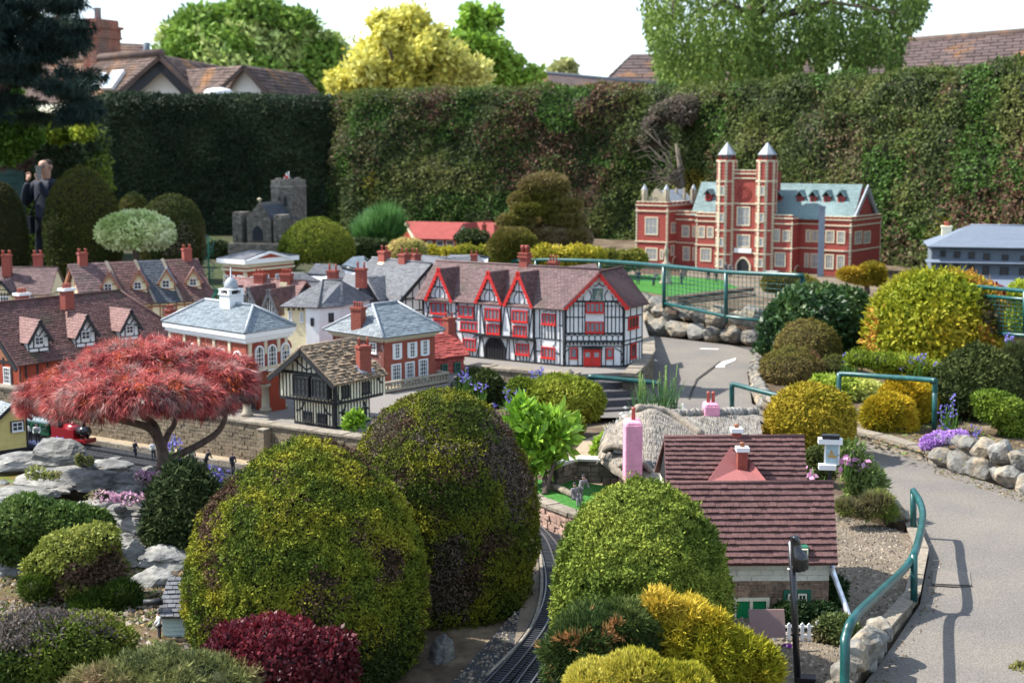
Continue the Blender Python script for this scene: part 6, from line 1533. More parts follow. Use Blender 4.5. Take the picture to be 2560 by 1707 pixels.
for r in((675,1105,790,1245),(812,1122,925,1262)):
 q=rectuv(QL.off(.03),R5,r);MB().pbox(QL,q[0]-.003,q[1]+.003,q[2]-.004,q[3]+.004,0,.03).build('bay','black',bc);window(bc,QL.off(.03),q,'black',4,3,'glass',fw=.008,mw=.004)
wins(bc,PL.off(.004),R5,[(752,1358,812,1425),(856,1374,918,1442)],fm='black',nx=3,ny=2,fw=.007)
wins(bc,QR.off(.004),R5,[(1028,1170,1082,1258),(1176,1142,1230,1230)],fm='black',nx=2,ny=2,fw=.008);wins(bc,PR.off(.004),R5,[(1168,1328,1206,1375),(1035,1360,1080,1420)],fm='black',nx=2,ny=2,fw=.007)
nr=qn_(eF,eB,rF);q=onplane(R5(1188,1058),eF,nr);qp=Plane(q,30);hh=qp.uv(R5(1190,880))[1]
chimney(bc,q,.072,.06,hh,30,'brick_chimney',2,pr=.007,ph=.045)
MB().beam(q-PR.u*.06,q+PR.u*.06,.07,.012,nr).build('flashing','lead',bc)
# red brick house with hipped slate roof and balcony
c=Corner(961.6,975,VZ,-44,48)
ge=thing('brick_house',c.C,'tall red brick house with hipped blue slate roof, white shutters and stone balcony','house',ang=48)
PR,PL=c.PR,c.PL;ve=PR.uv(R5(1340,832))[1];uL=-PL.uv(R5(965,812))[0];uR=PR.uv(R5(1705,795))[0];oh=.05
ft=c.foot(uL,uR)
walls(ge,ft,VZ,VZ+ve,'brick_red')
MB().pbox(PL,-uL+.001,-.002,.01,ve-.02,-.001,.003).build('side_wall','brick_weathered',ge)
MB().prism([Vector((p.x,p.y,VZ+ve-.012))for p in c.foot(uL,uR,.022)],(0,0,.022)).build('cornice','stone_trim',ge)
dn=MB()
for k in range(30):u=uR*(k+.2)/30;dn.pbox(PR,u,u+uR/60,ve-.026,ve-.013,0,.016)
for k in range(24):u=-uL*(k+.2)/24;dn.pbox(PL,u-uL/48,u,ve-.026,ve-.013,0.003,.016)
dn.build('dentils','stone_trim',ge,kind='stuff')
ev=[Vector((p.x,p.y,VZ+ve+.012))for p in c.foot(uL,uR,oh)]
rp=PR.off(-uL/2);ra_=rp.uv(R5(1252,588));rb_2=rp.uv(R5(1430,560));ra,rb=rp.w(*ra_),rp.w(rb_2[0],ra_[1])
slope(ge,ev[3],ev[0],ra,ra,16,.036,'slate_blue',th=.005,gap=.05);slope(ge,ev[0],ev[1],rb,ra,16,.036,'slate_blue',th=.005,gap=.05)
slope(ge,ev[1],ev[2],rb,rb,8,.08,'slate_blue');slope(ge,ev[2],ev[3],ra,rb,8,.08,'slate_blue')
hp=MB()
for a,b in((ev[0],ra),(ra,rb),(ev[3],ra),(ev[1],rb)):hp.tube([a+Vector((0,0,.007)),b+Vector((0,0,.007))],.009,6)
hp.build('ridge','lead',ge)
for r in((1410,866,1446,977),(1518,857,1556,966),(1612,842,1646,950)):window(ge,PR,rectuv(PR,R5,r),'white',2,4,'glass',fw=.006,mw=.004,shutters='white',d0=.002)
for r in((1386,1014,1456,1180),(1486,998,1552,1165),(1584,978,1650,1150)):window(ge,PR,rectuv(PR,R5,r),'white',4,6,'glass',fw=.009,mw=.0035,d0=.002)
window(ge,PL.off(.003),rectuv(PL,R5,(1236,860,1286,936)),'white',2,3,'glass',fw=.008,mw=.004)
nr=qn_(ev[3],ev[0],ra);q=onplane(R5(1150,738),ev[0],nr);qp=Plane(q,-30);hh=qp.uv(R5(1158,602))[1]
chimney(ge,q,.082,.06,hh,-30,'brick_chimney',4,pr=.007,ph=.035)
vb=PR.off(.1).uv(R5(1330,1222))[1];vt=PR.off(.1).uv(R5(1330,1150))[1];u0,u1=PR.off(.1).uv(R5(1330,1200))[0],PR.off(.1).uv(R5(1805,1160))[0]
ba=MB().pbox(PR,u0,u1,vb,vb+.018,.001,.115).build('balcony','balustrade',ge)
MB().pbox(PR,u0,u1,vt-.012,vt,.09,.112).pbox(PR,u1-.02,u1,vt-.012,vt,.002,.09).pbox(PR,u0,u0+.02,vt-.012,vt,.002,.09).build('hand_rail','balustrade',ba)
for k in range(21):
 u=u0+.012+(u1-u0-.024)*k/20;h=vt-.012-vb-.018
 MB().lathe(PR.w(u,vb+.018,.101),[(.008,0),(.006,h*.15),(.010,h*.4),(.005,h*.75),(.008,h)],6).build('baluster','balustrade',ba)
for k in range(4):MB().lathe(PR.w(u1-.01,vb+.018,.015+k*.022),[(.008,0),(.006,h*.15),(.010,h*.4),(.005,h*.75),(.008,h)],6).build('baluster','balustrade',ba)
MB().pbox(PR,u0+.01,u1-.01,0,vb,.001,.1).build('lower_wall','brick_red',ge)
# red tiled cottage
c=Plane(W(TI(605,0)[0],927,VZ),42)
rc=thing('tiled_cottage',c.w(-.15,0),'small cottage with glossy red tile roof, tile hung wall and green shutters','house',ang=42)
e0,e1=c.off(.03).uv(TI(305,1205)),c.off(.03).uv(TI(620,1168));ve=e1[1]
MB().pbox(c,e0[0],e1[0]-.03,0,ve,-.5,0).build('wall','brick_theatre',rc)
rr=c.off(-.26);q1=rr.uv(TI(490,962));vR=q1[1]
A,B,C_,D=c.w(e0[0],ve,.03),c.w(e1[0],ve,.03),rr.w(q1[0],vR),rr.w(e0[0]-.1,vR)
slope(rc,A,B,C_,D,11,.055,'tile_red',th=.009,thick=.01,wob=.2);slope(rc,B,c.w(e1[0],ve,-.5),C_,C_,10,.055,'tile_red',th=.008)
slope(rc,c.w(e1[0],ve,-.52),c.w(e0[0],ve,-.52),D,C_,6,.08,'tile_red',th=.008)
tl=MB();v=.0;k=0;rr_=random.Random(7)
while v<ve-.02:
 u=e0[0]+(k%2)*.02
 while u<e1[0]-.05:tl._r=rr_.random();tl.hexa([c.w(u,v,0),c.w(u,v,.010),c.w(u+.038,v,.010),c.w(u+.038,v,0),c.w(u,v+.03,0),c.w(u,v+.03,.002),c.w(u+.038,v+.03,.002),c.w(u+.038,v+.03,0)]);u+=.04
 v+=.028;k+=1
tl.build('tiles','tile_red',rc,kind='stuff')
for r in((358,1245,412,1335),(472,1228,528,1320)):window(rc,c.off(.011),rectuv(c,TI,r),'green_trim',2,2,'glass',fw=.009,shutters=None)
q=rr.pt(TI(440,975));chimney(rc,q-Vector((0,0,.05)),.07,.06,.17,42,'brick_chimney',2,pr=.007,ph=.035)
# white timbered inn with red trim
O_=W(*TI(1460,1268),VZ)
M_=Plane(O_,-33.7);Gp=Plane(O_+M_.u*.004,-3);
inn=thing('timbered_inn',M_.w(-.4,0,-.2),'large white half timbered inn with red scalloped gable boards and red windows','inn',ang=-33.7)
uv=M_.uv
uA=uv(TI(205,700))[0];ve=uv(TI(1440,745))[1];vEL=uv(TI(210,660))[1];ve=(ve+vEL)/2
g1=Gp.uv(TI(1992,1200))[0];G1=Gp.w(g1,0)
Rp_=Plane(G1,58);rl=.30;R1=Rp_.w(rl,0)
DP=.56
walls(inn,[M_.w(uA,0),O_,M_.w(0,0,-DP),M_.w(uA,0,-DP)],VZ,VZ+ve,'plaster')
gA,gL,gR=Gp.off(.05).uv(TI(1775,432)),Gp.off(.05).uv(TI(1450,752)),Gp.off(.05).uv(TI(2050,745));gv=(gL[1]+gR[1])/2
walls(inn,[Gp.w(0,0),G1,R1,M_.w(.05,0,-DP)],VZ,VZ+gv+.02,'plaster','wing_wall')
walls(inn,[p+Vector((0,0,0))for p in(M_.w(uA,0,.012),M_.w(0,0,.012),Gp.w(g1,0,.012)+Rp_.n*.012,R1+Rp_.n*.012,M_.w(0,0,-DP),M_.w(uA,0,-DP))],VZ-.02,VZ+.012,'black','plinth')
Rg=M_.off(-DP/2);vR=(Rg.uv(TI(320,332))[1]+Rg.uv(TI(1740,408))[1])/2
rl0=Rg.uv(TI(322,332))[0];
A=M_.pt(TI(135,652));A=M_.w(M_.off(.035).uv(TI(135,652))[0],ve-.01,.035);B=M_.w(.02,ve-.01,.035);C_=Rg.w(.18,vR);D=Rg.w(rl0,vR)
slope(inn,A,B,C_,D,24,.030,'tile_mauve',th=.0035,gap=.08)
slope(inn,M_.w(.2,ve,-DP-.03),M_.w(uA-.03,ve,-DP-.03),D,C_,10,.08,'tile_mauve')
slope(inn,M_.w(uA-.03,ve,-DP-.03),A,D,D,10,.05,'tile_mauve')
MB().tube([C_+Vector((0,0,.006)),D+Vector((0,0,.006))],.009,6).build('ridge_tile','tile_mauve',inn)
GQ=Gp.off(.05);ux=(gL[0]+gR[0])/2
apw=GQ.w(gA[0],gA[1]);zr=apw.z
rbk=W(*TI(1985,387),zr);ftL,ftR=GQ.w(gL[0],gv),GQ.w(gR[0],gv);erb=W(*TI(2225,712),ftR.z)
slope(inn,ftR,erb,rbk,apw,16,.030,'tile_brown',th=.0035,gap=.08)  # right slope of the wing: its shade is painted in by a darker tile
slope(inn,M_.w(.0,gv,-DP*.8),ftL,apw,rbk,16,.030,'tile_mauve',th=.0035,gap=.08)
MB().prism([Gp.w(0,gv),Gp.w(g1,gv),Gp.w(gA[0],gA[1]-.03)],-Gp.n*.03).build('gable_wall','plaster',inn)
barge(inn,Gp.off(.036),(gL[0],gv-.002),(gA[0],gA[1]+.006),(gR[0],gv-.002),.034,.014,'red_paint',scallop=9)
MB().tube([apw+Vector((0,0,.006)),rbk+Vector((0,0,.006))],.009,6).build('ridge_tile','tile_brown',inn)
p0,p1=P(*TI(1395,388),11.5),P(*TI(1745,352),12.0)
slope(inn,P(*TI(1400,430),11.3),P(*TI(1770,408),11.7),p1,p0,6,.035,'tile_mauve',th=.003)
sl_=(vR-ve)/(DP/2+.035)
for ap,l,r in(((345,397),(213,682),(470,680)),((795,426),(657,698),(912,712)),((1050,430),(912,712),(1185,752))):
 q=M_.off(.034);a,L_,R_=q.uv(TI(*ap)),q.uv(TI(*l)),q.uv(TI(*r));vb=(L_[1]+R_[1])/2;u_=(L_[0]+R_[0])/2;hw=(R_[0]-L_[0])/2
 wq=M_.off(.012)
 o=MB().prism([wq.w(L_[0]+.012,vb-.02),wq.w(R_[0]-.012,vb-.02),wq.w(R_[0]-.012,vb+.01),wq.w(u_,a[1]-.015),wq.w(L_[0]+.012,vb+.01)],-M_.n*.05).build('gable','plaster',inn)
 bk=lambda v:max(.03,(v-ve)/sl_+.05)
 slope(o,M_.w(R_[0],vb,.034),M_.w(R_[0],vb,-bk(vb)),M_.w(u_,a[1],-bk(a[1])),M_.w(u_,a[1],.034),14,.030,'tile_brown',th=.003)  # right slope browner than the left: shade put into the tile colour
 slope(o,M_.w(L_[0],vb,-bk(vb)),M_.w(L_[0],vb,.034),M_.w(u_,a[1],.034),M_.w(u_,a[1],-bk(a[1])),14,.030,'tile_mauve',th=.003)
 barge(o,M_.off(.026),(L_[0],vb-.004),(u_,a[1]+.008),(R_[0],vb-.004),.028,.012,'red_paint',scallop=8)
 tq=M_.off(.012);vm=vb+(a[1]-vb)*.42
 tm=lambda p,s,w=.006:timber(o,'black',tq,p,s,w,.004,px=False)
 tm((L_[0]+.02,vb+.012),(R_[0]-.02,vb+.012),.011);tm((u_-hw*.52,vm),(u_+hw*.52,vm),.008);tm((u_,vm),(u_,a[1]-.06));tm((u_,vb),(u_,vm))
 for s in(-1,1):
  for b0,b1 in((.30,.10),(.62,.40)):
   pts=[(u_+s*hw*(b0+(b1-b0)*t+.12*math.sin(t*3.14)),vb+.015+(vm-vb-.015)*t)for t in(0,.25,.5,.75,1)]
   for x,y in zip(pts[:-1],pts[1:]):tm(x,y,.006)
  pts=[(u_+s*hw*(.34-.2*t),vm+(a[1]-.07-vm)*t**.7)for t in(0,.35,.7,1)]
  for x,y in zip(pts[:-1],pts[1:]):tm(x,y,.006)
bu0,bu1=uv(TI(708,800))[0],uv(TI(1192,800))[0];bv=uv(TI(950,1003))[1];bt=uv(TI(950,712))[1]
MB().pbox(M_,bu0,bu1,bv,bt,0,.02).build('bay','plaster',inn)
ppiece('jetty_beam','black',inn,M_,bu0-.01,bu1+.02,bv-.012,bv+.010,0,.034)
def tl(pl,lines,w=.0075):
 for x0,y0,x1,y1 in lines:timber(inn,'black',pl,TI(x0,y0),TI(x1,y1),w,.004)
Mb=M_.off(.02)
tl(M_,[(213,690,213,830),(455,690,458,850),(213,822,705,862),(500,690,500,850),(665,700,665,860),(500,870,500,985),(710,990,700,1190),(505,950,705,985),(560,1000,560,1030),(680,985,672,1120),(620,1125,625,1185),(645,1125,650,1190),(725,1000,680,1185),(735,1000,755,1195),(960,1025,940,1210),(975,1030,975,1220),(1010,1030,1030,1220),(1160,1040,1215,1050),(1205,1040,1150,1225),(1212,1045,1215,1240),(1035,1165,1035,1225),(1068,1168,1068,1228),(1100,1168,1100,1230),(1130,1170,1130,1232),(1200,755,1200,1045),(1245,760,1245,1015),(1265,900,1265,1020),(1290,900,1290,1022),(1320,900,1320,1025),(1350,900,1350,1025),(1378,895,1378,1028),(1390,765,1390,1030),(1215,1015,1440,1035),(1425,770,1425,1258),(1415,900,1455,905),(1218,1130,1260,1135),(1385,1150,1425,1155),(1255,1195,1255,1245),(1285,1195,1285,1250),(1315,1198,1315,1252),(1345,1198,1345,1255),(1375,1198,1375,1256),(1452,770,1455,1262),(270,690,240,820),(430,690,440,845),(230,690,262,800),(695,710,680,850)])
tl(M_,[(205,662,208,830),(1193,750,1200,1240)],.014)
tl(Mb,[(715,720,712,985),(725,720,752,965),(905,720,905,1000),(935,725,905,990),(950,728,998,985),(985,740,985,1005),(1180,755,1148,1000),(1150,760,1150,1010),(755,745,755,985),(895,750,895,1000),(775,862,890,868),(1005,878,1132,884),(760,890,760,985),(1188,755,1188,1020)])
for pl,a,b,bl in((M_,(478,800),(505,700),-.3),(M_,(448,800),(420,700),.3),(M_,(1275,775),(1325,745),-.25),(M_,(1325,745),(1380,778),-.25),(M_,(570,1015),(560,960),.2),(M_,(650,1015),(665,975),-.2),(M_,(1265,1085),(1262,1035),.2),(M_,(1360,1090),(1385,1040),-.2),(M_,(1030,1065),(1055,1035),.2),(M_,(1145,1070),(1120,1040),-.2),(M_,(525,720),(520,690),.2),(M_,(600,728),(620,690),.2)):arcbeam(inn,'black',pl,TI(*a),TI(*b),bl,.006)
wn_=dict(fm='red_paint',nx=4,ny=1,gm='glass_pale',fw=.009,mw=.008,sill=True)
wins(inn,M_.off(.006),TI,[(275,697,408,800),(520,730,655,830)],**{**wn_,'nx':3});wins(inn,M_.off(.005),TI,[(540,870,705,952),(300,842,412,900)],**{**wn_,'nx':5})
wins(inn,Mb.off(.012),TI,[(760,752,893,855),(998,768,1136,873)],**wn_);wins(inn,Mb.off(.002),TI,[(775,890,890,980),(1008,905,1130,1000)],**wn_)
wins(inn,M_.off(.003),TI,[(1265,797,1388,896),(560,1022,676,1120),(1035,1066,1152,1165),(1260,1095,1382,1195)],**wn_)
pointed(inn,M_,rectuv(M_,TI,(770,1010,928,1220)),'black','black_gloss',.018,name='gateway')
dq=rectuv(M_,TI,(770,1010,928,1220))
for k in range(1,7):u=dq[0]+(dq[1]-dq[0])*k/7;ppiece('plank','black',inn,M_,u-.006,u+.006,.01,dq[2]+(dq[3]-dq[2])*(.6+.25*(1-abs(k-3.5)/3)),.004,.007)
tl(Gp,[(1482,750,1482,970),(1515,690,1515,970),(1548,690,1548,968),(1590,692,1590,968),(1625,692,1625,968),(1648,692,1648,968),(1822,692,1822,968),(1850,692,1850,968),(1885,692,1885,968),(1920,692,1920,968),(1955,720,1955,968),(1485,830,1650,830),(1822,830,1985,830),(1480,1090,1985,1090),(1505,1100,1505,1262),(1585,1100,1585,1262),(1625,1100,1625,1262),(1795,1100,1795,1262),(1832,1100,1832,1262),(1902,1100,1902,1262),(1520,1198,1582,1198),(1838,1198,1900,1198),(1970,1090,1970,1262)])
tl(Gp,[(1470,1262,1470,750),(1990,1262,1990,740),(1560,690,1955,690),(1470,975,1990,975),(1470,1045,1990,1045),(1640,1100,1790,1100)],.014)
for k in range(10):
 x=1478+k*52;pts=[(x,1040),(x,1000),(x+26,985),(x+50,1000),(x+50,1040)]
 for a,b in zip(pts[:-1],pts[1:]):timber(inn,'black',Gp,TI(*a),TI(*b),.006,.004)
for k in range(16):x=1480+k*33;q=Gp.uv(TI(x,1058));ppiece('joist_end','black',inn,Gp,q[0]-.006,q[0]+.006,q[1]-.012,q[1]+.010,0,.022)
for a,b,bl in(((1575,690),(1700,560),.2),((1640,690),(1640,645),.2),((1690,690),(1680,590),-.2),((1950,690),(1845,560),-.2),((1890,690),(1885,640),-.2),((1840,690),(1850,590),.2),((1725,555),(1775,520),-.2),((1775,520),(1820,555),-.2),((1490,840),(1540,700),.2),((1980,830),(1930,700),-.2),((1480,1240),(1515,1105),.25),((1975,1240),(1915,1105),-.25)):arcbeam(inn,'black',Gp,TI(*a),TI(*b),bl,.007)
wins(inn,Gp.off(.012),TI,[(1655,697,1815,790),(1655,868,1815,968)],**{**wn_,'nx':4});wins(inn,Gp.off(.004),TI,[(1518,1100,1580,1196),(1840,1102,1900,1196)],**{**wn_,'nx':1})
mat('mural',(0.07,0.11,0.11),0.7,0.4,40,0.05,col2=(0.14,0.20,0.13),c2scale=22)
mat('mural_figure',(0.30,0.30,0.27),0.7,0.3,40,0.05)
q=rectuv(Gp,TI,(1715,572,1808,688));mu=ppiece('mural','mural',inn,Gp,*q,.003,.010)
um,vm_=(q[0]+q[1])/2,(q[2]+q[3])/2;w_,h_=q[1]-q[0],q[3]-q[2]
mf=MB();mf.prism([Gp.w(um+x*w_,vm_+y*h_,.0102)for x,y in((-.25,-.4),(.3,-.42),(.25,-.1),(.12,.12),(.15,.25),(.05,.36),(-.06,.26),(-.04,.1),(-.18,-.05))],Gp.n*.0015);mf.build('painting','mural_figure',inn)
d=rectuv(Gp,TI,(1635,1112,1787,1264));dm=(d[0]+d[1])/2
for a,b in((d[0],dm-.002),(dm+.002,d[1])):
 o=MB().pbox(Gp,a,b,d[2],d[3],.002,.022).build('door','red_paint',inn);pw=(b-a)
 MB().pbox(Gp,a+pw*.22,b-pw*.22,d[2]+(d[3]-d[2])*.55,d[3]-(d[3]-d[2])*.18,.022,.024).build('pane','curtain_glass',o)
 MB().pbox(Gp,a+pw*.2,b-pw*.2,d[2]+.012,d[2]+(d[3]-d[2])*.45,.022,.025).build('panel','red_paint',o)
ppiece('door_hood','black',inn,Gp,d[0]-.015,d[1]+.015,d[3]+.004,d[3]+.012,0,.045)
rt=lambda x,y:Rp_.uv(TI(x,y))
for u in(.006,.10,.2,rl-.008):timber(inn,'black',Rp_,(u,0),(u,gv),.010,.004,px=False)
for v in(.16,.19,.36):timber(inn,'black',Rp_,(0,v),(rl,v),.009,.004,px=False)
for u in(.05,.15,.25):timber(inn,'black',Rp_,(u,0),(u,.16),.007,.004,px=False)
window(inn,Rp_.off(.004),(.06,.22,.27,.36),'red_paint',3,1,'glass',fw=.010,mw=.008);window(inn,Rp_.off(.004),(.10,.19,.05,.16),'red_paint',2,1,'glass',fw=.010)
q=Rg.off(-.02);u_,v_=q.uv(TI(1115,405));vt=q.uv(TI(1118,190))[1];h=vt-v_+.05;cb_=q.w(u_,v_-.05)
pl=Plane(cb_,-33);mb=MB();mb.pbox(pl,-.05,.05,0,h*.28,-.04,.04).pbox(pl,-.035,.035,h*.28,h*.62,-.032,.032).pbox(pl,-.046,.046,h*.60,h*.66,-.042,.042).pbox(pl,-.036,.036,h*.66,h*.72,-.034,.034).pbox(pl,-.043,.043,h*.72,h*.76,-.04,.04)
ch=mb.build('chimney','chimney_red',inn)
for k in(-1,1):MB().lathe(pl.w(k*.019,h*.76),[(.016,0),(.014,h*.12),(.018,h*.14),(.018,h*.24)],8).build('pot','chimney_red',ch)
q=Rg.off(-.25);p=q.pt(TI(1368,400));hh=q.uv(TI(1368,330))[1]-q.uv(TI(1368,400))[1];chimney(inn,p-Vector((0,0,.06)),.07,.06,hh+.06,-33,'chimney_red',3,pr=.007,ph=.045)
# low stone wall in front of the inn, and the steps at its right
def stone_wall(label,pts,z0,h,th,bw,bh,m='stone_wall',copm='coping',seed=0,coph=.02,zt=None,nmax=300,name='stone_wall',cop=True,group=None):
 o=thing(name,pts[0],label,'wall',group);rr=random.Random(seed);cnt=0
 for i in range(len(pts)-1):
  a,b=Vector(pts[i]),Vector(pts[i+1]);a.z=b.z=z0;d=(b-a);L=d.length;pl=Plane(a,math.degrees(math.atan2(d.y,d.x)))
  MB().pbox(pl,0,L,0,h,-th,-.004).build('wall','mortar',o)
  v=0
  while v<h-bh*.3:
   hh=min(bh*rr.uniform(.8,1.2),h-v);u=-bw*rr.random()*.5
   while u<L:
    w=bw*rr.uniform(.6,1.5);a_,b_=max(0,u),min(L,u+w)
    if b_-a_>bw*.2:
     if cnt<nmax:ppiece('stone',m,o,pl,a_+bh*.06,b_-bh*.06,v+bh*.05,v+hh-bh*.05,-.02,.012*rr.uniform(.2,1.1));cnt+=1
    u+=w
   v+=hh
  if cop:
   u=0
   while u<L:w=min(bw*2.2*rr.uniform(.7,1.3),L-u);ppiece('coping_stone',copm,o,pl,u+.002,u+w-.002,h,h+coph*rr.uniform(.85,1.15),-th-.01,.018);u+=w
 return o
stone_wall('low rough stone wall below the front of the timbered inn',[W(1100,935,VZ),W(1172,921,VZ),W(1432,945,VZ)],0.04,.165,.12,.075,.028,seed=2)
stp=thing('stone_steps',W(1500,950,.1),'stone steps with painted-in shade leading from the inn door down to the road','steps')
mat('step_shaded',(0.075,0.072,0.075),0.9,0.3,50,0.4)  # the shadow over the steps is put into this dark colour
for k in range(4):
 a,b=W(1432,945,VZ),W(1582,938,VZ);f=k*.10;dn_=Vector((.05,-1,0))*f
 MB().prism([Vector((p.x,p.y,0))for p in(a+dn_,b+dn_,b+dn_+Vector((0,.14,0)),a+dn_+Vector((0,.14,0)))],(0,0,VZ-.045*(k+1))).build('step','step_shaded',stp)
stone_wall('curved dark stone wall holding up the right corner of the timbered inn',[W(1585,944,VZ),W(1612,918,VZ),W(1632,885,VZ),W(1630,850,VZ)],0.0,.21,.08,.06,.03,seed=3,m='stone_wall')
o=MB().lathe(W(1424,945,VZ+.02),[(.03,-.02),(.03,.0),(.02,.006),(.02,.03),(.034,.034),(.034,.042),(.016,.05),(.012,.06),(.004,.066)],10).build('stone_finial','coping');tag(o,'small stone pier cap at the end of the wall before the inn steps','pier')
# foreground cottage with two tiled roofs
CO=Zc(1300,940,900/1840.0)
YC=5.22
pw=Plane(P(*CO(1580,1250),YC),1);gz=.03;pw.o.z=gz
co=thing('tiled_cottage',pw.w(-.5,0,-.3),'foreground cottage with two pinkish brown tiled roofs, white upper wall and stone lower wall','cottage',ang=1)
cu_=lambda x,y,d=0:pw.off(d).uv(CO(x,y))
v0,v1=cu_(1300,1045)[1],cu_(1300,962)[1];uL,uR=cu_(780,1000)[0],cu_(1580,1000)[0]
pe=pw.off(.05);eR=pe.pt(CO(1625,960));eLu=pe.uv(CO(870,938))[0];eL=pe.w(eLu,pe.uv(CO(1625,960))[1])
pr_=pw.off(-.21);rR=pr_.pt(CO(1600,548));rLp=pr_.uv(CO(752,535));rL=pr_.w(rLp[0],pr_.uv(CO(1600,548))[1])
eLl=pe.w(rLp[0]-.01,pe.uv(CO(1625,960))[1])
slope(co,eLl,eR,rR,rL,13,.0235,'tile_cottage',th=.0115,thick=.010,single=True,gap=.03,wob=.10)
pbk=pw.off(-.47)
slope(co,pbk.w(pbk.uv(CO(1600,600))[0],v1),pbk.w(rLp[0],v1),rL,rR,10,.05,'tile_cottage',th=.006)
MB().tube([rL+Vector((0,0,.006)),rR+Vector((0,0,.006))],.008,6).build('ridge_tile','tile_cottage',co)
walls(co,[pw.w(uL,0),pw.w(uR,0),pw.w(uR,0,-.42),pw.w(uL,0,-.42)],gz,gz+v1+.012,'cottage_white')
for s,u in((1,uR),(-1,uL)):MB().prism([pw.w(u,v1),pw.w(u,v1,-.42),pw.w(u,rR.z-gz-.02,-.21)],pw.u*-.02*s).build('gable_wall','cottage_white',co)
wm_=MB();rr=random.Random(6)
lo=MB();v=0;cnt=0
while v<v0-.005:
 h=min(.024*rr.uniform(.8,1.2),v0-v);u=uL
 while u<uR-.004:
  w=min(.034*rr.uniform(.6,1.5),uR-u)
  if u+w>cu_(1050,1100)[0]and cnt<290:ppiece('stone','cottage_stone',co,pw,u+.001,u+w-.001,v+.001,v+h-.001,-.01,.006*rr.uniform(.4,1.3));cnt+=1
  else:lo.pbox(pw,u+.001,u+w-.001,v+.001,v+h-.001,-.01,.006)
  u+=w
 v+=h
if lo.v:lo.build('stonework','cottage_stone',co,kind='stuff')
v=v0
while v<v1-.004:
 h=min(.022,v1-v);u=uL+rr.uniform(-.03,0)
 while u<uR:
  w=.055*rr.uniform(.8,1.2);a,b=max(u,uL),min(u+w,uR)
  if b-a>.006 and b>cu_(1050,1000)[0]:ppiece('block','cottage_white',co,pw,a+.0006,b-.0006,v+.0006,v+h-.0006,-.01,.004*rr.uniform(.5,1.1))
  u+=w
 v+=h
q=rectuv(pw.off(.006),CO,(1088,1130,1272,1225));pd=pw.off(.006)
o=MB().pbox(pd,q[0],q[1],q[3]-.012,q[3],0,.010).pbox(pd,q[0],q[1],q[2]-.05,q[2]-.04,0,.010)
for a in(q[0],(q[0]+q[1])/2-.006,q[1]-.012):o.pbox(pd,a,a+.012,q[2]-.04,q[3]-.012,0,.010)
o=o.build('window','cream_pale',co)
mat('green_shutter',(0.0,0.22,0.07),0.6,0.06,40,0.0)
for a,b in((q[0]+.014,(q[0]+q[1])/2-.008),((q[0]+q[1])/2+.008,q[1]-.014)):
 for k in range(4):w=(b-a)/4;MB().pbox(pd,a+w*k+.0006,a+w*(k+1)-.0006,q[2]-.04,q[3]-.014,0,.005).build('plank','green_shutter',o)
wq=rectuv(pw.off(.006),CO,(1345,1090,1485,1195));window(co,pw.off(.006),wq,'green_trim',1,1,'glass',fw=.012,sill=True)
for k in(0,1):a=wq[0]+.014+(wq[1]-wq[0]-.028)*k/2+.002;window(co,pw.off(.009),(a,a+(wq[1]-wq[0])/2-.018,wq[2]+.014,wq[3]-.014),'cream_pale',2,2,'glass',fw=.006,sill=False)
nr=qn_(eLl,eR,rL);p=onplane(CO(1452,930),eLl,nr);dp=Plane(p,1);du0,du1=dp.uv(CO(1420,930))[0],dp.uv(CO(1474,930))[0];dv=dp.uv(CO(1450,872))[1]
o=MB().pbox(dp,du0,du1,0,dv,-.10,.004).build('dormer','green_trim',co);window(o,dp.off(.004),(du0+.004,du1-.004,.004,dv-.006),'cream_pale',2,2,'glass',fw=.005,sill=False)
q2=pw.off(-.33);q3=pw.off(-.48)
b0=P(CO(745,528)[0],CO(745,528)[1],q2.o.y-.02);b1=P(CO(1466,536)[0],CO(1466,536)[1],q2.o.y-.0)
t1,t0=P(*CO(1453,312),q3.o.y),P(*CO(736,316),q3.o.y)
b0e,b1e=b0-(t0-b0)*.45,b1-(t1-b1)*.45
slope(co,b0e,b1e,t1,t0,13,.0245,'tile_cottage',th=.0115,thick=.01,single=True,gap=.03,wob=.10)
bb=Vector((0,.42,0));slope(co,Vector((b1e.x,t1.y+.24,b1e.z)),Vector((b0e.x,t0.y+.24,b0e.z)),t0,t1,8,.05,'tile_cottage',th=.006)
MB().tube([t0+Vector((0,0,.005)),t1+Vector((0,0,.005))],.008,6).build('ridge_tile','tile_cottage',co)
walls(co,[(b0e.x+.02,b0e.y+.05),(b1e.x-.03,b1e.y+.05),(b1e.x-.03,t1.y+.2),(b0e.x+.02,t1.y+.2)],gz,b0e.z+.01,'cottage_white','rear_wall')
for s,e,t in((1,b0e,t0),(-1,b1e,t1)):MB().prism([Vector((e.x+.02*s,e.y+.05,e.z)),Vector((e.x+.02*s,t.y+.2,e.z)),Vector((e.x+.02*s,t.y,t.z-.02))],(.02*s,0,0)).build('gable_wall','black',co)
a=pr_.w(pr_.uv(CO(955,528))[0],rR.z-gz+.004);b=pr_.w(pr_.uv(CO(1175,530))[0],rR.z-gz+.012);cR=pr_.w(pr_.uv(CO(1268,534))[0],rR.z-gz+.004)
nb=qn_(b0e,b1e,t0);topv=onplane(CO(1095,340),b0e,nb)+nb*.012;mid=P(*CO(1115,472),(b.y+topv.y)/2);mid2=P(*CO(1160,478),(b.y+topv.y)/2)
lowL=a+Vector((0,.12,-.05));lowR=cR+Vector((0,.12,-.05))
mb=MB()
for f in([a,mid,topv],[a,b,mid],[b,mid2,mid],[b,cR,mid2],[mid,mid2,topv],[mid2,cR,topv],[a,topv,lowL],[cR,lowR,topv]):mb.poly(f)
mb.build('valley_roof','pink_felt',co)
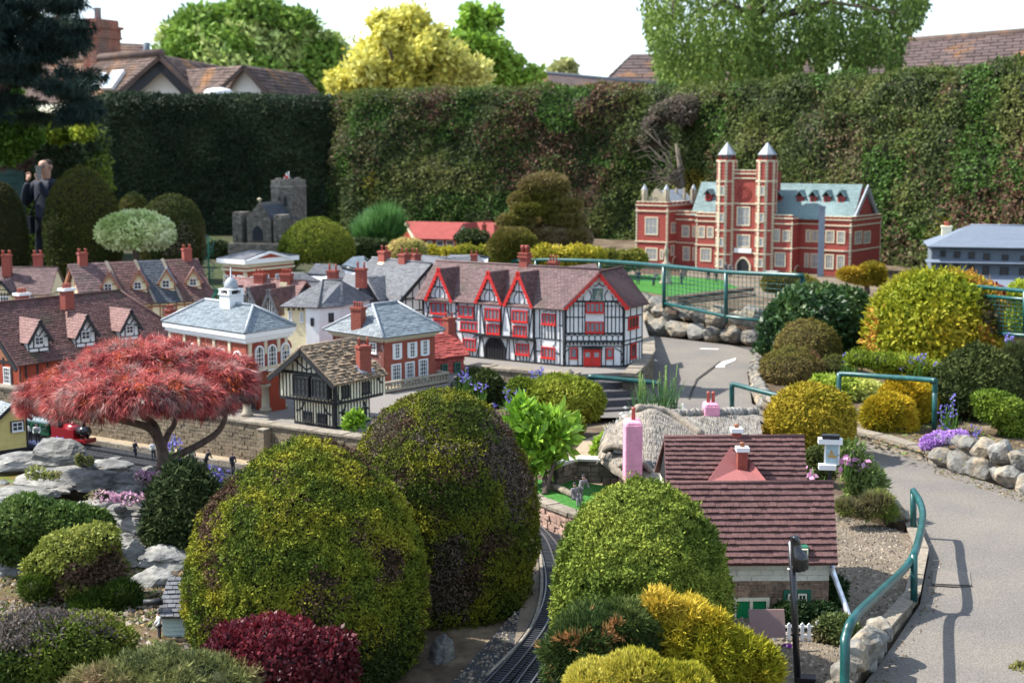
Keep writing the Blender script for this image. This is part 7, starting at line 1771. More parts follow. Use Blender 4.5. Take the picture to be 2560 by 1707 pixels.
for x0,x1,yb,yt,yc0,pt in((1085,1131,372,290,268,250),(1112,1163,480,388,366,343)):
 base=topv if yb<400 else mid.lerp(mid2,.5)-Vector((0,.012,0));pl=Plane(P((CO((x0+x1)/2,yb))[0],CO(0,yb)[1],base.y),0)
 u0,u1=pl.uv(CO(x0,yb))[0],pl.uv(CO(x1,yb))[0];vt,vc,vp=pl.uv(CO(x0,yt))[1],pl.uv(CO(x0,yc0))[1],pl.uv(CO(x0,pt))[1]
 o=MB().pbox(pl,u0,u1,-.08,vt,-.035,.0).build('chimney','brick_chimney',co)
 n=int((vt+.0)/.009);rb_=random.Random(x0)
 for k in range(n):
  w=(u1-u0)/2
  for i in range(3):
   s0,s1=max(u0,u0+w*(i-.5*(k%2))),min(u1,u0+w*(i+1-.5*(k%2)))
   if s1-s0>.003:ppiece('brick','chimney_red',o,pl,s0+.0005,s1-.0005,.009*k+.0006,.009*(k+1)-.0006,-.001,.002+rb_.random()*.001)
 MB().pbox(pl,u0-.006,u1+.006,vt,vc,-.041,.006).build('cap','white',o)
 MB().lathe(pl.w((u0+u1)/2,vc,-.018),[(.010,0),(.008,(vp-vc)*.7),(.011,(vp-vc)*.8),(.011,vp-vc)],10).build('pot','orange_wood',o)
pp=[P(*CO(1595,972),YC-.02),P(*CO(1600,1000),YC-.02),P(*CO(1632,1090),YC-.05),P(*CO(1658,1160),YC-.08),P(*CO(1690,1250),YC-.12)]
MB().tube(catmull(pp,4),.011,8).build('drain_pipe','metal_pipe',co)
# pink thatched cottage
tc=thing('thatched_cottage',W(*CO(900,420),.09),'pink walled cottage with rounded weathered thatch and tall pink chimney','cottage')
def thatch(ridge,eL,eR,seed,m,hood=0.0,nt=22,ns=26,strip=3600,rim=.035,endcap=True):
 rng=np.random.default_rng(seed);R,A,B=[catmull(p,5)for p in(ridge,eL,eR)];n=len(R);V=[]
 for i in range(n):
  prof=[]
  for k in range(ns+1):
   t=k/ns*2-1;e=A[i]if t<0 else B[i];s=abs(t);q=R[i].lerp(e,s);q=q+Vector((0,0,(R[i].z-e.z)*.20*math.sin(math.pi*s)**1.0))
   prof.append(q)
  prof=[prof[0]+Vector((0,0,-rim))+(R[i]-A[i]).normalized()*.02]+prof+[prof[-1]+Vector((0,0,-rim))+(R[i]-B[i]).normalized()*.02]
  V+=prof
 w=ns+3;V=[v+Vector((0,0,.012*(float(vnoise(np.array([v[:]])*18,seed)[0])-.5)))for v in V]
 F=[(i*w+k,i*w+k+1,(i+1)*w+k+1,(i+1)*w+k)for i in range(n-1)for k in range(w-1)]
 mb=MB();mb._s=True;mb._add(V,F)
 if endcap:mb._s=False;mb.poly([V[k]for k in range(w)][::-1]);mb.poly([V[(n-1)*w+k]for k in range(w)])
 o=mb.build('thatch',m,tc)
 sm=MB()
 for _ in range(strip):
  i,k=rng.integers(0,n-1),rng.integers(2,w-3);a=V[i*w+k].lerp(V[(i+1)*w+k],rng.random());dn=(V[i*w+k+1]-V[i*w+k])*(1 if k>w/2 else-1)
  if dn.length<1e-5:continue
  dn.normalize();a=a+Vector((0,0,.001));e=a+dn*rng.uniform(.03,.085)+Vector((rng.uniform(-.006,.006),rng.uniform(-.006,.006),rng.uniform(.0,.007)));s=dn.cross(Vector((0,0,1))).normalized()*.0013
  sm._r=float(rng.random());sm.poly([a-s,a+s,e+s*.6,e-s*.6])
 sm.build('straw','straw',o,kind='stuff')
 return o,V,w
Yt=7.3
r1=[P(*CO(560,330),Yt-.35),P(*CO(640,165),Yt+.1),P(*CO(760,195),Yt+.15),P(*CO(930,305),Yt+.0)]
l1=[P(*CO(400,418),Yt-.2),P(*CO(470,330),Yt+.25),P(*CO(640,255),Yt+.6),P(*CO(800,280),Yt+.5)]
s1=[P(*CO(480,470),Yt-.55),P(*CO(620,545),Yt-.75),P(*CO(740,540),Yt-.7),P(*CO(900,470),Yt-.5)]
r1=[Vector(r1[0]),*r1[1:]]
thatch([r1[1]+Vector((-.22,-.1,-.10)),r1[1],r1[2],r1[3]],l1,s1,5,'thatch')
r2=[P(*CO(780,200),Yt+.35),P(*CO(1000,186),Yt+.45),P(*CO(1215,190),Yt+.5)]
thatch(r2,[p+Vector((0,.45,-.25))for p in r2],[P(*CO(790,330),Yt+.0),P(*CO(1010,345),Yt+.05),P(*CO(1240,330),Yt+.1)],7,'thatch_pale')
rr=random.Random(3)
for k in range(22):
 a=r2[0].lerp(r2[2],k/22);b=r2[0].lerp(r2[2],(k+.95)/22);MB().tube([a+Vector((0,0,.008)),b+Vector((0,.0,.006+rr.uniform(0,.01)))],.026+rr.uniform(-.005,.005),6).build('ridge_block','thatch_pale',tc)
rc_=catmull([r1[1]+Vector((-.05,-.02,.0)),r1[2],r1[3]],6)
rk=MB().tube([p+Vector((0,0,.004+.003*(i%2)))for i,p in enumerate(rc_)],[.022+.003*(i%2)for i in range(len(rc_))],8)
rk.build('ridge_capping','thatch',tc)
for x,y,s in((505,395,.055),(595,475,.06)):
 p=P(*CO(x,y),Yt-.62 if x>550 else Yt-.45);pl=Plane(p,-35)
 o=MB().prism([pl.w(s*math.cos(t*math.pi/8)*1.2,s*.55*math.sin(t*math.pi/8))for t in range(9)],-pl.n*.1).build('eyebrow_window','black',tc)
 MB().tube([pl.w(s*math.cos(t*math.pi/8)*1.35,s*.65*math.sin(t*math.pi/8),.012)for t in range(9)],.016,6).build('thatch_hood','thatch',o)
 MB().pbox(pl,-.028,.028,.002,.022,.0,.004).build('pane','curtain_glass',o)
walls(tc,[p for p in(s1[0]+Vector((.06,.1,0)),s1[1]+Vector((.05,.08,0)),s1[3]+Vector((0,.1,0)),P(*CO(1200,330),Yt+.15),P(*CO(1200,250),Yt+.9),l1[2]+Vector((.1,-.1,0)),l1[0]+Vector((.1,-.02,0)))],.08,min(s1[1].z,l1[0].z)+.03,'pink_paint')
def pinkstack(x0,x1,yb,yt,Y,pots,d=.05):
 pl=Plane(P((CO(x0,0)[0]+CO(x1,0)[0])/2,CO(0,yb)[1],Y),0);u0,u1=pl.uv(CO(x0,yt))[0],pl.uv(CO(x1,yt))[0];v=pl.uv(CO(x0,yt))[1];w=(u1-u0)/2;um=(u0+u1)/2
 o=MB();bv=.012;p_=lambda s,z:[pl.w(um-w+s,z,d-s),pl.w(um+w-s,z,d-s),pl.w(um+w-s,z,-d+s),pl.w(um-w+s,z,-d+s)]
 o.hexa(p_(0,0)+p_(0,v-bv));o.hexa(p_(0,v-bv)+p_(bv,v))
 o=o.build('chimney','pink_paint',tc)
 k=o.modifiers.new('soft','BEVEL');k.width=.008;k.segments=2;k.limit_method='ANGLE'
 for q in pots:MB().lathe(pl.w(um+q*w,v-.002),[(.010,0),(.008,.05),(.010,.052),(.010,.06)],10).build('pot','pot',o)
pinkstack(533,622,545,222,Yt-.72,(.05,),.07)
pinkstack(937,1015,225,133,Yt+.42,(-.35,.3),.06)
# brick retaining wall, railway, trains
ht=WL.uv((651,1062))[1];rw=thing('brick_wall',WL.w(0,0,-.05),'long brown brick retaining wall with a buttress between the village and the railway','wall',ang=-33)
MB().pbox(WL,-4.5,.95,-.03,ht,-.06,-.002).build('wall','mortar',rw)
far=MB();rr=random.Random(2);nb=0;bw_,bh_=.046,.0215
cells=[]
for k in range(int(ht/bh_)):
 u=-2.6+(k%2)*bw_/2
 while u<.95:cells.append((u,k));u+=bw_
cells.sort(key=lambda c:abs(c[0]+.35))
for u,k in cells:
 a,b,v=u+.0012,u+bw_-.0012,k*bh_;d=.004*rr.uniform(.4,1.6)
 if nb<300:ppiece('brick','wall_brick',rw,WL,a,b,v+.001,v+bh_-.001,-.012,d);nb+=1
 else:far._r=rr.random();far.pbox(WL,a,b,v+.001,v+bh_-.001,-.012,d)
far.build('bricks','wall_brick',rw,kind='stuff')
u=-2.6
while u<.95:w=.12*rr.uniform(.8,1.2);ppiece('coping_stone','coping',rw,WL,u,u+w-.002,ht,ht+.013*rr.uniform(.8,1.2),-.075,.012);u+=w
ub=WL.off(.05).uv((655,1100))[0];MB().pbox(WL,ub-.022,ub+.022,-.03,ht*.93,-.01,.06).build('buttress','wall_brick',rw)
MB().pbox(WL,ub-.026,ub+.026,ht*.93,ht*.96,-.01,.064).build('buttress_cap','coping',rw)
ke=thing('platform_edge',WL.w(-.5,0,.09),'row of sandy edging stones along the foot of the brick wall beside the rails','kerb',ang=-33);u=-2.4
while u<1.3:w=.10*rr.uniform(.8,1.2);ppiece('stone','coping',ke,WL,u,u+w-.004,-.035,.006*rr.uniform(0,1.3),.08,.108);u+=w
def track(label,pts,name='railway_track'):
 c=catmull(pts,8);o=thing(name,c[0],label,'railway track','model railway tracks');L=[0]
 for a,b in zip(c[:-1],c[1:]):L.append(L[-1]+(b-a).length)
 def atl(s):
  i=max(0,min(len(L)-2,int(np.searchsorted(L,s))-1));t=(s-L[i])/max(1e-6,L[i+1]-L[i]);d=(c[i+1]-c[i]).normalized();return c[i].lerp(c[i+1],t),d
 s=0
 while s<L[-1]:
  p,d=atl(s);k=Vector((-d.y,d.x,0));piece('sleeper','sleeper',o,p+Vector((0,0,.005)),k*.088,d*.011,Vector((0,0,.009)));s+=.0215
 for g in(-.0235,.0235):
  r=MB();prev=None
  for s in np.arange(0,L[-1],.03):
   p,d=atl(s);k=Vector((-d.y,d.x,0));q=p+k*g
   if prev is not None:r.beam(prev+Vector((0,0,.0095)),q+Vector((0,0,.0095)),.005,.008,Vector((0,0,1)))
   prev=q
  r.build('rail','rail_steel',o)
 return o
tz=.004
for i,d in enumerate((.185,.315,.445)):track(('model railway track nearest the foot of the brick wall','model railway track in the middle of the three beside the wall','model railway track nearest the grey rocks')[i],[WL.w(-2.2,tz-.03,d),WL.w(-.5,tz-.03,d),WL.w(1.0,tz-.03,d)])
track('inner curved model railway track between the round yew and the conifer',[W(*p)for p in((1150,1262),(1280,1300),(1343,1342),(1371,1405),(1379,1480),(1355,1560),(1300,1640),(1225,1725),(1150,1800))])
track('outer model railway track passing under the dome conifer at the bottom',[W(*p)for p in((1290,1268),(1348,1308),(1392,1350),(1430,1410),(1440,1500),(1400,1590),(1322,1700),(1260,1790))])
kb=thing('track_kerb',W(1350,1400),'pale concrete edging curving beside the inner railway track','kerb');q=catmull([W(*p)for p in((1330,1352),(1347,1385),(1353,1420),(1354,1480),(1338,1550),(1300,1610),(1220,1690))],5)
mb=MB()
for a,b in zip(q[:-1],q[1:]):mb.beam(a,b,.012,.010,(0,0,1))
mb.build('edging','coping',kb)
stone_wall('pinkish brick wall with stone coping curving above the outer railway track',[W(1300,1292),W(1345,1318),W(1425,1352),W(1520,1372)],0,.118,.05,.036,.021,'pink_brick','coping',seed=8,coph=.016,name='brick_wall')
stone_wall('mossy grey garden wall with white topped coping behind the little lawn',[W(1392,1222,.1),W(1440,1205,.1),W(1545,1210,.1)],.1,.115,.05,.06,.03,'stone_wall','offwhite',seed=9,coph=.012,name='garden_wall')
o=thing('stone_kerb',W(1420,1232,.12),'rounded grey kerb sloping across the back of the little lawn','kerb');MB().tube([W(1372,1216,.13),W(1400,1222,.135),W(1450,1246,.13)],.018,6).build('kerb','stone_wall',o)
TP=WL.off(.185);TP.o.z=.012+tz
eu0,eu1=TP.uv((140,1095))[0],TP.uv((226,1107))[0];wz=.0
def wheels(o,us,r=.018):
 for u in us:
  for d in(-.026,.026):MB().prism([TP.w(u+r*math.cos(t*math.pi/8),.010+r+r*math.sin(t*math.pi/8),d-.003)for t in range(16)],TP.n*.006).build('wheel','black',o)
en=thing('steam_engine',TP.w(eu0,0),'crimson model tank engine with black smokebox at the head of the train','locomotive','model train',ang=-33);x=lambda f:eu0+(eu1-eu0)*f
MB().pbox(TP,x(0),x(1),.028,.040,-.042,.042).pbox(TP,x(.97),x(1.0),.02,.046,-.045,.045).build('frame','loco_red',en)
MB().pbox(TP,x(.02),x(.24),.04,.115,-.04,.04).build('cab','loco_red',en)
MB().tube([TP.w(x(.01),.106,0),TP.w(x(.27),.106,0)],.041,14).build('cab_roof','black',en)
MB().pbox(TP,x(.24),x(.68),.04,.094,-.042,.042).build('side_tank','loco_red',en)
MB().tube([TP.w(x(.24),.088,0),TP.w(x(.72),.088,0)],.031,14).build('boiler','loco_red',en);MB().tube([TP.w(x(.72),.084,0),TP.w(x(.93),.084,0)],.033,14).build('smokebox','black_gloss',en)
MB().lathe(TP.w(x(.84),.112,0),[(.013,0),(.010,.02),(.012,.034)],10).build('funnel','black_gloss',en);MB().lathe(TP.w(x(.52),.114,0),[(.014,0),(.013,.012),(.002,.02)],10).build('dome','loco_red',en)
wheels(en,[x(.14),x(.36),x(.55),x(.84)])
cu0,cu1=eu0-.62,eu0-.012;ca=thing('railway_coach',TP.w(cu0,0),'dark green model railway coach with pale curved roof behind the red engine','railway coach','model train',ang=-33)
MB().pbox(TP,cu0,cu1,.034,.108,-.044,.044).build('body','coach_green',ca)
MB().prism([TP.w(cu0-.002,.108+.030*math.sin(t*math.pi/10),.047*math.cos(t*math.pi/10))for t in range(11)],TP.u*(cu1-cu0+.004)).build('roof','coach_roof',ca)
for k in range(7):u=cu0+.05+k*.083;window(ca,TP.off(.0445),(u,u+.05,.074,.098),'coach_green',1,1,'glass',fw=.003,sill=False)
wheels(ca,[cu0+.06,cu0+.12,cu1-.12,cu1-.06],.014)
T3=WL.off(.445);T3.o.z=.012+tz;fu0,fu1=T3.uv((60,1112))[0],T3.uv((104,1112))[0]
fw_=thing('flat_wagon',T3.w(fu0,0),'small dark blue flat wagon carrying two seated model men','wagon',ang=-33);MB().pbox(T3,fu0-.1,fu1,.022,.046,-.045,.045).build('deck','wagon_blue',fw_);TP=T3;wheels(fw_,[fu0+.0,fu1-.03],.012)
for i,(px,sh)in enumerate(((76,'fig_shirt'),(95,'fig_shirt'))):
 p=T3.pt((px,1100));p.z=T3.o.z+.046;figure(p,.125,('model man in a white shirt at the rear of the flat wagon','model man in a white shirt leaning at the front of the flat wagon')[i],sh,'fig_dark',-33+40*i,'lean',group='model men on the railway')
for px,py,l,s in((338,1147,'dark model workman standing between the rails left of the maple trunk','fig_dark'),(384,1150,'model man in white beside the maple trunk on the rails','fig_shirt'),(481,1168,'model man with pale shirt on the rails right of the maple trunk','fig_grey'),(515,1172,'dark model man stooping on the rails beyond the conical shrub','fig_dark'),(582,1182,'dark model man at the end of the rails by the big yew','fig_dark')):
 figure(W(px,py,.015),.115,l,s,'fig_dark',px%90,'lean' if px in(515,)else 'walk',group='model men on the railway')
A_=Zc(0,980,.1786);hy=Plane(W(68,1121,.09),42);hz_=thing('yellow_hut',hy.o,'pale yellow boarded railway hut with dark slate roof at the left edge','hut',ang=42)
q=lambda x,y,d=0:hy.off(d).uv(A_(x,y));u0=q(-330,600)[0];vev=q(362,300)[1];vap=q(150,160)[1];um=q(150,400)[0];u0=2*um;
MB().prism([hy.w(u0,0),hy.w(0,0),hy.w(0,vev),hy.w(um,vap-.01),hy.w(u0,vev)],-hy.n*.5).build('wall','yellow_boards',hz_)
lb=0;v=.012
while v<vap-.02:
 f=0 if v<vev else(v-vev)/(vap-vev);a,b=u0+(um-u0)*f,um*f
 if b-a>.02:MB().hexa([hy.w(a,v,0),hy.w(a,v,.005),hy.w(b,v,.005),hy.w(b,v,0),hy.w(a,v+.0125,0),hy.w(a,v+.0125,.001),hy.w(b,v+.0125,.001),hy.w(b,v+.0125,0)]).build('board','yellow_boards',hz_)
 v+=.013
ppiece('corner_board','black',hz_,hy,-.004,.006,0,vev,0,.008);ppiece('plinth','black',hz_,hy,u0,.006,-.012,.012,-.01,.010)
for s in(-1,1):
 e=(u0-.03 if s<0 else .03);vv_=vev-(vap-vev)*.03/abs(um);pts=[hy.w(e,vv_,.03),hy.w(e,vv_,-.52),hy.w(um,vap,-.52),hy.w(um,vap,.03)]
 slope(hz_,*(pts if s>0 else[pts[1],pts[0],pts[3],pts[2]]),10,.045,'slate_blue',th=.003)
barge(hz_,hy.off(.028),(u0-.03,vv_),(um,vap+.004),(.03,vv_),.018,.008,'black')
window(hz_,hy.off(.005),rectuv(hy,A_,(158,412,315,545)),'white',2,2,'glass',fw=.006);qq=rectuv(hy,A_,(150,405,322,552));fr=MB()
for a in((qq[0]-.004,qq[0],qq[2],qq[3]),(qq[1],qq[1]+.004,qq[2],qq[3]),(qq[0]-.004,qq[1]+.004,qq[3],qq[3]+.004)):fr.pbox(hy,*a,0,.012)
fr.build('window_surround','black',hz_)
LZ=Zc(0,1000,640/1419.0);hb=Plane(P(*LZ(905,1375),5.12),4);hb_=thing('blue_hut',hb.o,'small pale blue boarded hut with black slate roof below the rocks','hut',ang=4)
v1=hb.uv(LZ(905,1208))[1];w_=hb.uv(LZ(1150,1300))[0];MB().pbox(hb,0,w_,-.1,v1,-.3,0).build('wall','blue_boards',hb_);v=-.06
while v<v1-.005:MB().hexa([hb.w(0,v,0),hb.w(0,v,.005),hb.w(w_,v,.005),hb.w(w_,v,0),hb.w(0,v+.0155,0),hb.w(0,v+.0155,.001),hb.w(w_,v+.0155,.001),hb.w(w_,v+.0155,0)]).build('board','blue_boards',hb_);v+=.016
e0,e1,ri=hb.off(.03).uv(LZ(866,1205)),hb.off(.03).uv(LZ(1150,1208)),hb.off(-.15).uv(LZ(935,980))
slope(hb_,hb.w(*e0,.03),hb.w(e1[0],e0[1],.03),hb.w(e1[0],ri[1],-.15),hb.w(ri[0],ri[1],-.15),9,.03,'slate_dark',th=.006,single=True);slope(hb_,hb.w(e1[0],e0[1],-.33),hb.w(e0[0],e0[1],-.33),hb.w(ri[0],ri[1],-.15),hb.w(e1[0],ri[1],-.15),6,.05,'slate_dark')
MB().tube([hb.w(e0[0]-.05,e0[1]+.05,.0),hb.w(e0[0]+.02,e0[1]+.05,.0)],.012,8).build('spout','black',hb_)
figure(P(*LZ(885,1322),5.05),.105,'model man in white shirt and dark trousers fishing beside the blue hut','fig_shirt','fig_dark',-60,group='model men by the huts')
# rocks of the rockery
RK=[(144,1148,135,78,.22,'large pale ridged rock above the puddle, biggest of the rockery'),(38,1158,150,36,.24,'flat grey slab beside the yellow hut'),(160,1196,150,40,.22,'long flat pale slab just below the largest rock'),(244,1208,105,52,.2,'layered brown grey slab with dark underside in the middle of the rockery'),(268,1163,85,28,.2,'thin grey slab near the rails right of the largest rock'),(338,1207,115,46,.2,'pale sloping slab left of the maple trunk'),(52,1240,155,30,.25,'whitish flat slab along the edge of the puddle'),(236,1266,74,22,.2,'small flat white slab below the layered slab'),(325,1276,98,58,.16,'dark fissured block under the maple at the cliff top'),(345,1322,105,60,.10,'brown layered block in the cliff beneath the fissured block'),(318,1358,90,40,.07,'low ledge rock at the left of the cliff'),(425,1395,165,66,.10,'broad white streaked rock below the dark conical shrub'),(378,1488,112,118,.02,'tall pale craggy rock left of the blue hut roof'),(333,1400,52,78,.06,'purplish upright slate leaning in the cliff cleft'),(352,1572,66,66,-.02,'cream rounded rock at the waterside by the fishing man'),(392,1252,32,42,.18,'small smooth grey cobble at the foot of the maple trunk'),(22,1432,80,80,.1,'grey rock at the left edge between two shrubs'),(15,1508,70,44,.05,'pale rock low at the left edge'),(95,1500,66,34,.05,'small grey rock under the loose green shrub'),(455,1345,90,50,.12,'shaded rock directly under the conical shrub')]
for i,(px,py,w,h,z,l)in enumerate(RK):
 Yc=W(px,py+h*.35,z-.05).y if py<1300 else 6.35-(py-1300)/290*.95
 k=Yc/FPX;c=P(px,py+h*.1,Yc+w*k*.2);flat=h<45
 tag(rock_mesh('rock',c,(w*k*.74,w*k*.55,h*k*(.80 if not flat else .85)),20+i,'slate_rock' if i not in(14,15)else 'rock',sub=4,strata=.22 if not flat else .1,ang=-20+(i*37)%45),l,'rock','rocks of the rockery')
rb2=thing('rock_cliff',(-1.45,5.75,0),'dark shaded rock face behind the cliff boulders below the maple','rock')
for i in range(54):
 px,py=(300+(i*83)%190,1262+(i*57)%320)if i%3 else(10+(i*71)%300,1400+(i*37)%190);Yc=6.55-(py-1262)/330*1.0;rock_mesh('stone',P(px,py,Yc+.10),(.10+.05*(i%4)/3,.09,.05+.04*(i%5)/4),60+i,'slate_rock',rb2,3,.2,ang=i*40)
rs=thing('small_rocks',W(250,1230,.17),'scattering of small broken grey stones between the rockery slabs','stones')
for i in range(46):px,py=5+(i*97)%370,1150+(i*61)%125;p=W(px,py,.165);rock_mesh('stone',p,(.045+.03*(i%3)/2,.04,.02+.02*(i%4)/3),160+i,'slate_rock',rs,2,.2,ang=i*50)
rock_=tag(rock_mesh('rock',P(1105,1660,4.95),(.055,.06,.13),90,'slate_rock',sub=4,strata=.1),'tall grey pointed rock beside the bottom of the railway curve','rock','rocks of the rockery')
tag(rock_mesh('rock',P(1050,1700,4.9),(.08,.06,.06),91,'slate_rock',sub=3,strata=.1),'low shaded rock left of the pointed rock by the railway','rock','rocks of the rockery')
def boulders(label,px,z0,rows,sz,seed,name='boulder_wall',m='rock',jit=.25,shape=(1,.8,.85),zc=.75):
 o=thing(name,W(*px[len(px)//2],z0),label,'wall');rr=random.Random(seed);c=[W(*p,z0)for p in px];L=[0]
 for a,b in zip(c[:-1],c[1:]):L.append(L[-1]+(b-a).length)
 for r in range(rows):
  s=sz*(.3+.5*(r%2))
  while s<L[-1]:
   i=max(0,min(len(L)-2,int(np.searchsorted(L,s))-1));t=(s-L[i])/(L[i+1]-L[i]);d=(c[i+1]-c[i]).normalized();p=c[i].lerp(c[i+1],t);q=sz*rr.uniform(1-jit,1+jit);nrm=Vector((-d.y,d.x,0))
   rock_mesh('stone',p+nrm*(.15*sz+r*sz*.22)+Vector((0,0,sz*zc*.5+r*sz*zc*.95)),(q*.60*shape[0],q*.55*shape[1],q*.52*shape[2]),seed*40+int(s*97)+r*7,m,o,3,0,.26,math.degrees(math.atan2(d.y,d.x))+rr.uniform(-25,25));s+=q*.84
 return o
boulders('rough wall of grey boulders under the green mesh fence beside the road',[(1590,812),(1640,838),(1720,850),(1800,858),(1905,868)],0,2,.215,3,jit=.3)
boulders('pale limestone boulder wall along the path at the right edge',[(2340,1166),(2420,1190),(2500,1216),(2570,1236),(2680,1268)],0,2,.150,5,jit=.3)
boulders('row of weathered stones edging the planted bed beside the road bend',[(1900,878),(1888,905),(1880,940),(1885,990),(1905,1025),(1950,1056)],0,2,.085,6,name='stone_edging',jit=.35)
boulders('low mossy stones at the bottom of the gravel yard beside the handrail',[(2185,1630),(2150,1668),(2110,1712),(2070,1765)],0,2,.105,7,name='stone_edging',jit=.35)
stone_wall('low double course stone kerb between yellow ball bush and aubrieta',[W(2118,1098),W(2200,1118),W(2335,1160)],0,.05,.06,.10,.025,'coping','coping',seed=11,coph=.02,name='stone_kerb')
stone_wall('narrow stone kerb wall along the gravel yard under the green handrail',[W(2058,1795),W(2172,1650),W(2288,1512),W(2310,1400),W(2276,1318)],0,.045,.03,.10,.024,'stone_wall','coping',seed=12,coph=.012,name='stone_kerb')
stone_wall('stone kerb at the front of the flower bed behind the cottage',[W(2098,1290),W(2180,1302),W(2262,1318)],.04,.022,.03,.09,.022,'coping','coping',seed=13,coph=.012,name='stone_kerb')
for px,py,s,l in((2243,1285,.05,'white lumpy rock at the end of the flower bed'),(2190,1240,.06,'grey rock among the flower bed plants'),(2225,1262,.045,'small dark stone in the flower bed')):tag(rock_mesh('rock',W(px,py,.09),(s*1.2,s,s*.8),px,'rock',sub=3),l,'rock')
# green tubular railings
def rail(label,pts,posts,r=.0165,name='handrail',group='green tubular handrails'):
 o=thing(name,posts[0][0],label,'handrail',group);MB().tube(catmull(pts,6),r,10).build('rail','rail_green',o)
 for a,b in posts:MB().tube([a,b],r*.92,10).build('post','rail_green',o)
 return o
b1,b2=W(2284,1330,.03),W(2285,1502,.05);b0=W(2110,1800,.05)
R_=lambda x,y,Y:P(x,y,Y)
rail('green handrail bending along the path in the right foreground',[b0,R_(2113,1640,b0.y+.03),R_(2115,1590,b0.y+.06),R_(2138,1540,b0.y+.14),R_(2200,1480,(b0.y+b2.y)/2),R_(2262,1420,b2.y-.05),R_(2290,1372,b2.y+.1),R_(2307,1295,b1.y-.35),R_(2300,1255,b1.y-.12),R_(2283,1226,b1.y)],[(b1,R_(2283,1226,b1.y)),(b2,R_(2285,1385,b2.y+.02))],.0155)
bb=W(2336,1085,.05);rail('green handrail above the golden shrubs in front of the bluebells',[W(2096,1010,.12),R_(2098,945,9.3),R_(2106,935,9.3),R_(2200,941,9.05),R_(2325,950,bb.y+.02),R_(2337,956,bb.y),R_(2337,980,bb.y)],[(bb,R_(2337,966,bb.y))],.017)
bb=W(1830,1035);rail('short green handrail dropping into the yellow ball bush',[R_(1830,1000,bb.y),R_(1830,966,bb.y),R_(1836,961,bb.y-.01),R_(1890,975,bb.y-.2),R_(1990,1000,bb.y-.5)],[(bb,R_(1830,966,bb.y))],.017)
bb=W(1652,1018);rail('green handrail at the foot of the inn steps behind the daffodil leaves',[R_(1470,941,bb.y+.15),R_(1560,949,bb.y+.07),R_(1635,957,bb.y),R_(1650,966,bb.y),R_(1653,990,bb.y)],[(bb,R_(1653,975,bb.y)),(R_(1480,1010,bb.y+.15),R_(1480,942,bb.y+.15))],.017)
def wires(o,tl_,tr_,br_,bl_,nx,ny,r=.0024):
 mb=MB()
 for i in range(nx+1):t=i/nx;mb.tube([tl_.lerp(tr_,t),bl_.lerp(br_,t)],r,4,False)
 for j in range(ny+1):t=j/ny;mb.tube([tl_.lerp(bl_,t),tr_.lerp(br_,t)],r,4,False)
 mb.build('wire_mesh','rail_green',o,kind='stuff')
fe=[R_(1250,656,16),R_(1340,650,15.5),R_(1500,653,14.7),R_(1660,665,13.5),R_(1815,680,12.6),R_(1985,688,12.0),R_(2005,692,12.0),R_(2010,712,12.0)]
f1,f2,f3=R_(1660,770,13.5),R_(1815,806,12.6),R_(2010,790,12.0)
fo=rail('long green mesh fence on the boulder wall before the red mansion',fe,[(f1,fe[3]),(f2,fe[4]),(f3,fe[6])]+[(fe[i]-Vector((0,0,.3)),fe[i])for i in(1,2)],.020,'mesh_fence')
MB().tube([R_(1662,758,13.5),R_(1815,791,12.6),R_(1925,804,12.2)],.017,8).build('rail','rail_green',fo)
wires(fo,fe[3],fe[4],R_(1815,791,12.6),R_(1660,758,13.5),16,10);wires(fo,fe[4],R_(1985,688,12),R_(1985,812,12),R_(1815,791,12.6),16,10);wires(fo,fe[2],fe[3],fe[3]-Vector((0,0,.15)),fe[2]-Vector((0,0,.15)),14,4)
g=[R_(2440,716,10.6),R_(2600,732,9.9)];fo=rail('green mesh fence crossing in front of the grey house at the right edge',[g[0],g[0].lerp(g[1],.5),g[1]],[(R_(2562,830,10.05),R_(2562,728,10.05)),(R_(2452,812,10.55),R_(2452,717,10.55))],.016,'mesh_fence')
MB().tube([R_(2440,738,10.6),R_(2600,752,9.9)],.014,8).build('rail','rail_green',fo);MB().tube([R_(2440,828,10.6),R_(2600,842,9.9)],.014,8).build('rail','rail_green',fo);wires(fo,R_(2440,738,10.6),R_(2600,752,9.9),R_(2600,842,9.9),R_(2440,828,10.6),16,9)
c=P(523,700,15.2);c.z=VZ;ss=thing('spiral_staircase',c,'tiny dark green spiral staircase beside the cream terrace','staircase');hh=P(523,592,15.2).z-VZ
MB().tube([c,c+Vector((0,0,hh))],.010,6).build('pole','green_trim',ss)
for k in range(24):
 a=k*.62;z=hh*.92*k/24;d=Vector((math.cos(a),math.sin(a),0));MB().prism([c+Vector((0,0,z)),c+d*.06+Vector((0,0,z)),c+Vector((math.cos(a+.6),math.sin(a+.6),0))*.06+Vector((0,0,z))],(0,0,.008)).build('tread','green_trim',ss)
MB().tube([c+Vector((math.cos(k*.31)*.06,math.sin(k*.31)*.06,hh*.92*k/48+.07))for k in range(49)],.005,5).build('rail','rail_green',ss)
